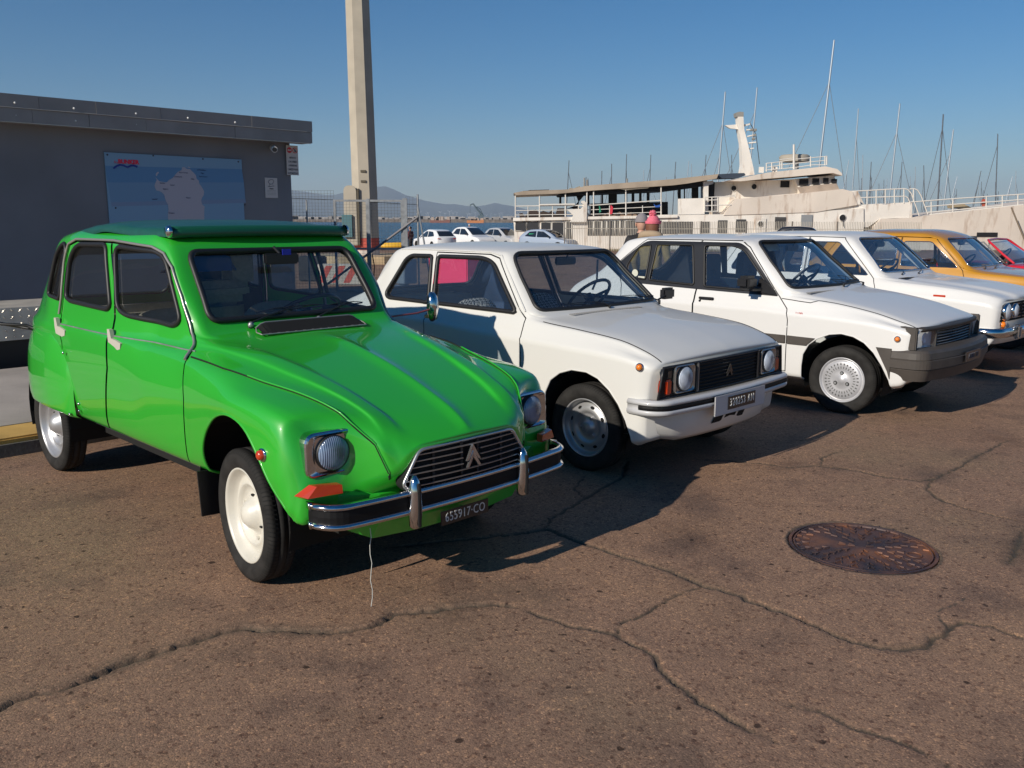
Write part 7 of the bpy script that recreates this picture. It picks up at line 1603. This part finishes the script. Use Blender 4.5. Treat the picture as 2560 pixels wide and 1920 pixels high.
# ---------------- railings before the ship ----------------
def railings():
    Y=61.; e=empty('steel_railing',(0,0,0),0,'long run of pale upright steel railings in front of the derelict ship','railing')
    RM=nz(mat('railing_paint',(.52,.47,.39),.7),scale=.5,lo=.7,hi=1.1); b=MB(); x0=at(1412,553,Y).x; x1=at(2310,553,Y).x; zt=at(1600,553,Y).z; zb=at(1600,628,Y).z; n=int((x1-x0)/.112)
    for i in range(n): x=x0+i*.112; b.box((x-.017,Y-.01,zb),(x+.017,Y+.01,zt+rng.uniform(-.02,.02)))
    o=b.build('railing_bar',RM,e); o['kind']='stuff'
    b=MB()
    for z in (zb+.12,zt-.5): b.box((x0,Y+.012,z-.02),(x1,Y+.05,z+.02))
    b.build('crossbar',RM,e)
    for i in range(int((x1-x0)/3.1)): x=x0+i*3.1; b=MB(); b.box((x-.035,Y-.03,zb-.1),(x+.035,Y+.06,zt+.02)); b.build('railing_post',mat('railing_post',(.16,.14,.12),.7),e)
    # dry weeds at its foot
    b=MB()
    for i in range(900):
        x=rng.uniform(x0,x1); y=Y-rng.uniform(.1,1.6); h=rng.uniform(.1,.45); w=.02; a=rng.uniform(0,6.3); b.add([(x-w,y,zb-.1),(x+w,y,zb-.1),(x+.2*h*math.cos(a),y,zb-.1+h)],[(0,1,2)])
    o=b.build('dry_weeds',mat('dry_weeds',(.16,.13,.05),.9)); o['kind']='stuff'
railings()
# ---------------- yachts behind the ship ----------------
MAST=mat('mast_aluminium',(.42,.46,.50),.4,.5); MASTD=mat('mast_dark',(.10,.11,.13),.6); SHR=mat('shroud_wire',(.20,.22,.25),.5)
def yacht(ut,vt,ub,vb,w,m,stays,label,group=None,Y=96.):
    t=at(ut,vt,Y); bt=at(ub,vb,Y); d=(t-bt); zb=-.9; k=(zb-bt.z)/d.z; base=bt+d*k
    e=empty('sailing_yacht',(base.x,Y,-1.9),0,label,'sailing boat',group); L=Matrix.Translation((-base.x,-Y,1.9))
    r=w*Y/F_PX/2; b=MB(); b.tube([L@Vector((base.x,Y,zb)),L@Vector((t.x,Y,t.z))],[r*1.1,r*.8],6); b.build('mast',m,e)
    b=MB(); hw=min(9,(t.z+2)*.5)/2; b.prism([(-hw,.1),(-hw*.95,1.0),(0,.9),(hw*1.05,1.15),(hw*.8,.1)],-1.0,1.0,'Y'); b.build('hull',mat('yacht_hull',(.7,.7,.7),.4),e)
    for (f,dx) in stays:
        p=base+(t-base)*f; b=MB(); b.tube([L@Vector((p.x,Y,p.z)),L@Vector((base.x+dx,Y,zb))],.030,4); b.build('shroud',SHR if m is MAST else MASTD,e)
A_=lambda x,y:(1260+x/2.86,60+y/2.86); B_=lambda x,y:(1860+x/2.86,60+y/2.86)
def yy(q,t,b,w,m,st,label,group=None,Y=96.): ut,vt=q(*t); ub,vb=q(*b); yacht(ut,vt,ub,vb,w,m,st,label,group,Y)
yy(B_,(645,115),(540,1010),5.5,MAST,[(.80,-6.2),(.80,4.6),(.35,2.5)],'yacht with the tallest silver mast, rising behind the bridge of the ship')
yy(A_,(1582,485),(1535,1070),4.5,MAST,[(.8,-4.),(.8,3),(.6,-2)],'yacht with a tall mast left of the rusty ship mast')
yy(A_,(1810,455),(1790,680),4,MAST,[(.85,-5.)],'yacht whose mast top shows just right of the ship mast')
yy(B_,(1115,570),(1035,1290),4.5,MAST,[(.8,-4),(.8,4)],'yacht with a silver mast above the ship rail, forward of the bridge')
yy(B_,(818,605),(775,1190),3.5,MAST,[(.8,1.5)],'yacht with a slim upright mast just forward of the wheelhouse')
yy(B_,(1425,645),(1392,1180),4,MASTD,[(.9,-2.2),(.9,2.2)],'yacht with a dark mast toward the bow')
yy(B_,(1497,755),(1430,1280),4.5,MAST,[(.8,-3)],'yacht with a bright leaning mast beside the dark one')
yy(B_,(1815,785),(1800,1230),3,MASTD,[(.9,-2.6)],'yacht with a dark mast standing over the bow rail')
G='yacht masts in the marina behind the ship'; LB='thin distant yacht mast behind the derelict ship'
for q,t,b in ((A_,(465,975),(455,1170)),(A_,(700,1050),(698,1150)),(A_,(770,1000),(768,1130)),(A_,(877,930),(870,1145)),(A_,(1050,935),(1043,1125)),(A_,(1228,985),(1220,1110)),(A_,(1322,980),(1312,1090)),(A_,(1445,935),(1435,1080)),(A_,(1628,935),(1628,1060)),(A_,(600,1105),(603,1160)),(A_,(1000,1045),(998,1130)),(A_,(587,1095),(586,1150)),(A_,(1160,1095),(1160,1120)),(A_,(1340,1000),(1342,1090)),(B_,(850,935),(846,1170)),(B_,(1945,1050),(1940,1210)),(B_,(1285,1010),(1290,1230)),(B_,(750,975),(715,1170)),(B_,(910,985),(900,1160)),(B_,(1695,1050),(1650,1260)),(B_,(1130,985),(1120,1160)),(B_,(1525,1090),(1480,1270)),(B_,(1225,1020),(1225,1180)),(B_,(1920,1090),(1885,1220))):
    yy(q,t,b,2.2,MAST if rng.rand()<.6 else MASTD,[(.85,rng.uniform(-2.5,2.5))],LB,G,115.)
for k in range(34):
    u=rng.uniform(1930,2560); v=rng.uniform(440,490); yacht(u,v,u-rng.uniform(0,8),545,1.5,MAST if rng.rand()<.5 else MASTD,[(.9,rng.uniform(-3,3))],LB,G,150.)
for k in range(10):
    u=rng.uniform(1400,1900); v=rng.uniform(455,480); yacht(u,v,u-1,545,1.3,MAST,[(.9,rng.uniform(-3,3))],LB,G,150.)
# ---------------- far parked cars ----------------
def farcar(u,y,yaw,roofv,label,pm,L_=4.05,W_=1.70,H_=1.46,style='hatch',green=False):
    c=at(u,roofv,y); z=c.z-H_; e=empty('parked_car',(c.x,y,z),yaw,label,'car','modern cars parked by the quay' if style!='saloon' else None)
    h=H_; w=W_/2; L0=-L_*.5; bl=h*.60
    def st(x,wd,zb,bz,ty,tz,cz=None): return [(x,wd-.06,zb),(x,wd,zb+.12),(x,wd,(zb+bz)/2),(x,wd-.03,bz),(x,(wd-.03)*.55+ty*.45,bz+(tz-bz)*.5),(x,ty,tz),(x,ty*.9,tz+(.03 if tz>bz+.2 else .01)),(x,0,tz+(.05 if tz>bz+.2 else .02))]
    if style=='saloon': S=[st(L0,w-.12,.3,bl-.02,w-.25,bl+.0),st(L0+.25,w,.22,bl,w-.2,bl+.04),st(L0+.75,w,.2,bl+.02,w-.22,bl+.12),st(L0+1.35,w,.2,bl,w-.24,h-.06),st(L0+2.0,w,.2,bl,w-.22,h-.04),st(L0+2.6,w,.2,bl,w-.24,h-.08),st(L0+3.3,w,.2,bl-.04,w-.2,bl+.04),st(L0+4.0,w,.22,bl-.14,w-.2,bl-.10),st(L0+L_,w-.12,.3,bl-.30,w-.25,bl-.28)]
    else: S=[st(L0,w-.12,.3,bl,w-.25,bl+.03),st(L0+.15,w-.02,.22,bl+.03,w-.22,bl+.18),st(L0+.55,w,.2,bl+.02,w-.26,h-.15),st(L0+1.0,w,.2,bl,w-.23,h-.06),st(L0+1.7,w,.2,bl,w-.20,h-.04),st(L0+2.05,w,.2,bl-.02,w-.24,h-.10),st(L0+2.55,w,.2,bl-.04,w-.21,bl+.30),st(L0+3.0,w,.2,bl-.06,w-.17,bl+.03),st(L0+3.1,w,.2,bl-.07,w-.19,bl-.02),st(L0+3.7,w,.2,bl-.16,w-.20,bl-.12),st(L0+L_-.1,w-.06,.25,bl-.30,w-.2,bl-.27),st(L0+L_,w-.14,.3,bl-.42,w-.3,bl-.40)]
    B=Body(S,.09); DG=mat('dark_car_glass',(.015,.018,.022),.08,coat=1)
    o=.6 if style=='saloon' else 0
    for s in (RIGHT,LEFT):
        for wp in ([(L0+.50+o,bl+.10),(L0+.85+o,h-.17),(L0+1.45+o*.5,h-.13),(L0+1.45+o*.5,bl+.04)],[(L0+1.52+o*.5,bl+.04),(L0+1.52+o*.5,h-.13),(L0+2.0+o*.5,h-.16),(L0+2.70+o*.5,bl+.03)]):
            f=B.region(fillet([(p[0],p[1],.06) for p in wp],3),'Y',s)
            if f: B.part('window',f,DG,e,.002)
        for x in (L0+.75,L0+L_-.8): lip(B,arch(x,.33,.30,.15),s,pm,e)
    f=B.region(fillet([(-(w-.20),bl+.03,.05),(w-.20,bl+.03,.05),(w-.27,h-.07,.05),(-(w-.27),h-.07,.05)],3),'X',lambda c,n:n.x>.25 and c.z>bl)
    if f: B.part('windscreen',f,DG,e,.002)
    f=B.region(fillet([(-(w-.24),bl+.10,.08),(w-.24,bl+.10,.08),(w-.28,h-.12,.08),(-(w-.28),h-.12,.08)],3),'X',lambda c,n:n.x<-.2 and c.z>bl)
    if f: B.part('rear_window',f,DG,e,.002)
    B.finish('body',pm,e)
    for s in (1,-1):
        b=MB(); b.box((L0+2.5+o*.5,-s*(w+.02),bl+.02),(L0+2.62+o*.5,-s*(w+.17),bl+.15),bev=.03); b.build('door_mirror',PLAST,e)
        b=MB(); b.box((L0+L_-.34,-s*(w-.16),bl-.36),(L0+L_-.10,-s*(w-.40),bl-.24),bev=.03); b.build('headlight',LENS if style=='hatch' else PLAST,e)
        b=MB(); b.box((L0-.02,-s*(w-.10),bl-.12),(L0+.16,-s*(w-.36),bl+.0),bev=.03); b.build('tail_light',REDL,e)
        for x in (L0+.75,L0+L_-.8):
            b=MB(); b.lathe([(.0,.0),(.20,.0),(.22,.03),(.30,.02),(.31,-.02),(.31,-.18)],P3((x,s*(w-.05),.31)),(0,-s,0),20); b.build('wheel',[TYRE],e)
    if green: b=MB(); b.box((L0+.85,-(w-.13)-.02,bl+.08),(L0+1.25,-(w-.13)-.005,bl+.28)); b.build('green_card',mat('green_card',(.03,.50,.22),.5),e)
    return e
SILV=paint('silver_paint',(.42,.43,.45)); SBLU=paint('silver_blue_paint',(.30,.36,.46)); BLK=paint('black_paint',(.012,.012,.014)); FW=paint('fresh_white_paint',(.80,.80,.80))
farcar(1085,65.5,R(122),573,'white rounded hatchback seen from behind, nearest the fence post',FW)
farcar(1180,70,R(-52),567,'white crossover with a dark grille parked beside the white hatchback',FW,H_=1.6)
farcar(1262,72,R(-52),569,'silver estate car with an amber lamp, third of the cars by the quay',SILV,H_=1.62)
farcar(1372,63,R(-33),573,'silver blue hatchback with a green card in its side window',SBLU,H_=1.48,green=True)
farcar(2010,44,R(-22),566,'black saloon half hidden beyond the roofs of the white cars',BLK,L_=4.5,H_=1.42,style='saloon')

# ---------------- hazy air over the harbour ----------------
def haze():
    m=bpy.data.materials.new('haze_air'); m.use_nodes=True; nt=m.node_tree; nt.nodes.clear(); o=nt.nodes.new('ShaderNodeOutputMaterial'); v=nt.nodes.new('ShaderNodeVolumePrincipled')
    v.inputs['Color'].default_value=(.70,.83,1,1); v.inputs['Density'].default_value=.00010; v.inputs['Anisotropy'].default_value=.0; nt.links.new(v.outputs[0],o.inputs['Volume'])
    b=MB(); b.box((-15000,-60,-3.2),(15000,13500,540)); h=b.build('haze',m); h['kind']='stuff'
haze()
# ---------------- people ----------------
SKIN=mat('skin',(.50,.28,.20),.55)
def person(x,y,z,yaw,label,H,top,trousers,hat=None,hair=None,hatm=None,pom=False,hood=None,arms='down'):
    e=empty('person',(x,y,z),yaw,label,'person'); k=H/1.75
    # one continuous clothed body grown round a skeleton (faces local +X)
    J={'pel':(0,0,.98,.15),'wai':(0,0,1.10,.135),'che':(0,0,1.30,.16),'nec':(.01,0,1.46,.065),'hed':(.02,0,1.56,.07)}
    E=[('pel','wai'),('wai','che'),('che','nec'),('nec','hed')]
    for s,t in ((1,'l'),(-1,'r')):
        J['hip'+t]=(0,s*.10,.92,.105);J['kne'+t]=(.03,s*.11,.50,.072);J['ank'+t]=(-.02,s*.11,.10,.05);J['toe'+t]=(.16,s*.12,.045,.04)
        J['sho'+t]=(0,s*.19,1.40,.075);J['elb'+t]=(-.03,s*.26,1.14,.055);J['wri'+t]=(.10,s*.25,.93,.04) if arms=='down' else (.20,s*.10,1.12,.042)
        E+= [('pel','hip'+t),('hip'+t,'kne'+t),('kne'+t,'ank'+t),('ank'+t,'toe'+t),('che','sho'+t),('sho'+t,'elb'+t),('elb'+t,'wri'+t)]
    nm=list(J); me=bpy.data.meshes.new('body'); me.from_pydata([tuple(c*k for c in J[n][:3]) for n in nm],[(nm.index(a),nm.index(b)) for a,b in E],[])
    o=link('body',me,None,e); md=o.modifiers.new('skin','SKIN'); md.use_smooth_shade=True
    sv=me.skin_vertices[0].data
    for i,n in enumerate(nm): r=J[n][3]*k; sv[i].radius=(r*(1.25 if n in('pel','wai','che') else 1),r); sv[i].use_root=(n=='pel')
    sd=o.modifiers.new('sub','SUBSURF'); sd.levels=2; sd.render_levels=2
    dg=bpy.context.evaluated_depsgraph_get(); m2=bpy.data.meshes.new_from_object(o.evaluated_get(dg)); o.modifiers.clear(); o.data=m2; m2.materials.clear(); m2.materials.append(top); m2.materials.append(trousers); m2.materials.append(SKIN); m2.shade_smooth()
    for p in m2.polygons:
        c=p.center; p.material_index=1 if c.z<.93*k else (2 if c.z>1.49*k or (c.z<.97*k and abs(c.y)>.2*k) else 0)
    # head with face
    mb=MB(); c=Vector((.03,0,1.63))*k; rings=[]; n=16
    for i in range(11):
        a=-PI/2+PI*i/10; zz=math.sin(a)*.125; rr=math.cos(a)**.8 if math.cos(a)>0 else 0
        rings.append([(c.x+(.100*rr*math.cos(t)*(1.0 if math.cos(t)<0 else .95)+ (.006 if zz<-.03 and math.cos(t)>.5 else 0))*k, c.y+.078*rr*math.sin(t)*(1-.15*max(0,-zz/.12))*k, c.z+zz*k) for t in [2*PI*j/n for j in range(n)]])
    vs=[v for r in rings for v in r]; mb.add(vs,[(i*n+j,i*n+(j+1)%n,(i+1)*n+(j+1)%n,(i+1)*n+j) for i in range(10) for j in range(n)],0,True)
    mb.tube([c+Vector((.088,0,.02))*k,c+Vector((.112,0,-.02))*k],[.010*k,.017*k],6)
    for s in (1,-1): mb.tube([c+Vector((0,s*.078,.015))*k,c+Vector((-.015,s*.090,-.01))*k,c+Vector((0,s*.080,-.035))*k],.011*k,6)
    mb.build('head',SKIN,e)
    mb=MB()
    for s in (1,-1): mb.lathe([(.011*k,0),(0,.004*k)],c+Vector((.090,s*.033,.012))*k,(1,0,0),8)
    mb.tube([c+Vector((.092,-.025,-.055))*k,c+Vector((.098,0,-.057))*k,c+Vector((.092,.025,-.055))*k],.005*k,4); mb.build('eyes_and_mouth',mat('dark_face_detail',(.10,.03,.03),.5),e)
    def cap(name,zlo,grow,m,back=0):
        mb=MB(); rg=[]
        for i in range(9):
            t=i/8; zz=zlo+(.135+grow-zlo)*t; rr=math.sqrt(max(0,1-((zz-.01)/(.128+grow))**2)) if zz>.01 else 1
            rg.append([c+Vector((( .104+grow)*rr*math.cos(a)-back*(1-t),(.084+grow)*rr*math.sin(a),zz))*k for a in [2*PI*j/18 for j in range(18)]])
        vs=[v for r in rg for v in r]; mb.add(vs,[(i*18+j,i*18+(j+1)%18,(i+1)*18+(j+1)%18,(i+1)*18+j) for i in range(8) for j in range(18)],0,True); return mb.build(name,m,e)
    if hair:
        mb=MB(); rg=[]
        for i in range(7):
            t=i/6; zz=.11-.30*t*(1 if pom else .45); rr=.6+.5*min(1,t*3)
            rg.append([c+Vector((-.02-.09*rr*math.cos(a),.090*rr*math.sin(a),zz))*k for a in [-1.5+3*j/10 for j in range(11)]])
        vs=[v for r in rg for v in r]; mb.add(vs,[(i*11+j,i*11+j+1,(i+1)*11+j+1,(i+1)*11+j) for i in range(6) for j in range(10)],0,True); mb.build('hair',hair,e)
    if hatm: 
        h=cap('hat',.02,.016,hatm)
        if pom:
            mb=MB(); pc=c+Vector((-.03,0,.165))*k
            for i in range(60):
                d=Vector((random.gauss(0,1),random.gauss(0,1),random.gauss(0,1))).normalized(); mb.tube([pc,pc+d*.050*k],[.020*k,.010*k],4)
            mb.build('pompom',hatm,h)
            for zb in (.03,.05): mb=MB(); mb.tube([c+Vector((.122*math.cos(a),.102*math.sin(a),zb))*k for a in [2*PI*j/18 for j in range(18)]],.013*k,6,closed=True); mb.build('knit_band',hatm,h)
    if hood:
        mb=MB(); pts=[Vector((.06*math.cos(a)-.05,.135*math.sin(a),1.475+.05*(-math.cos(a)*.6)))*k for a in [2*PI*j/18 for j in range(18)]]; mb.tube(pts,.055*k,8,closed=True); mb.build('hood_collar',hood,e)
    # hands with fingers
    for s,t in ((1,'l'),(-1,'r')):
        w=Vector(J['wri'+t][:3])*k; d=(w-Vector(J['elb'+t][:3])*k).normalized(); u=Vector((0,1,0)); v=d.cross(u).normalized(); mb=MB()
        mb.tube([w-d*.01,w+d*.04*k,w+d*.085*k],[.026*k,.036*k,.030*k],8)
        for f in range(4):
            b0=w+d*.08*k+v*(f-1.5)*.018*k; L=(.062,.070,.066,.052)[f]*k; mb.tube([b0,b0+d*L*.5,b0+d*L*.85-u*s*.02*k],[.009*k,.008*k,.006*k],5)
        mb.tube([w+d*.03*k+v*.03*k,w+d*.06*k+v*.055*k,w+d*.09*k+v*.055*k],[.011*k,.010*k,.007*k],5); mb.build('hand',SKIN,e)
    return e
def put(u,v_top,y,H): p=at(u,v_top,y); return p.x,y,p.z-H
KH=nz(mat('khaki_jacket',(.22,.16,.06),.85),scale=20,lo=.8,hi=1.15); BJ=mat('black_jacket',(.02,.02,.022),.8); PNK=nz(mat('pink_knit',(.72,.16,.22),.9),scale=60,lo=.8,hi=1.15,bump=.6,dist=.004); JN=mat('blue_jeans',(.04,.06,.12),.85); GRYK=mat('grey_knit',(.22,.20,.21),.9); MAR=mat('maroon_jacket',(.09,.02,.025),.8)
BRN=mat('brown_hair',(.16,.06,.03),.7)
x,y,z=put(1632,525,11.6,1.675); person(x,y,z,R(60),'person in a pink knitted bobble hat and khaki jacket behind the white hatchback',1.59,KH,JN,hair=BRN,hatm=PNK,pom=True,hood=mat('fur_collar',(.36,.27,.18),.9))
x,y,z=put(1606,536,12.1,1.62); person(x,y,z,R(95),'person in a grey cap and black jacket just left of the pink hat',1.61,BJ,BJ,hair=None,hatm=GRYK)
x,y,z=put(1026,566,58,1.72); person(x,y,z,R(150),'person in a maroon jacket standing beyond the gate post',1.72,MAR,BJ,hair=mat('dark_hair',(.02,.015,.012),.7))
x,y,z=put(1173,560,73,1.75); person(x,y,z,R(-60),'person with a pale cap behind the white crossover',1.75,BJ,BJ,hatm=mat('pale_cap',(.35,.36,.40),.8))
# thread hanging from the green car's apron
def thread():
    p=dw(.60,.44,.34); a=at(925,1320,(at(925,1320,1).y)) ; d=ray(925,1320); t=(dw(.60,.44).y)/d.y; top=Vector((0,0,CAMH))+d*t; q=[top+Vector((.004*math.sin(i*1.9),0,-(top.z-.003)*i/9)) for i in range(10)]
    b=MB(); b.tube(q,.0016,4); o=b.build('string',mat('white_string',(.6,.6,.55),.8)); tag(o,'thin white string hanging from under the green car bumper to the ground','string')
thread()
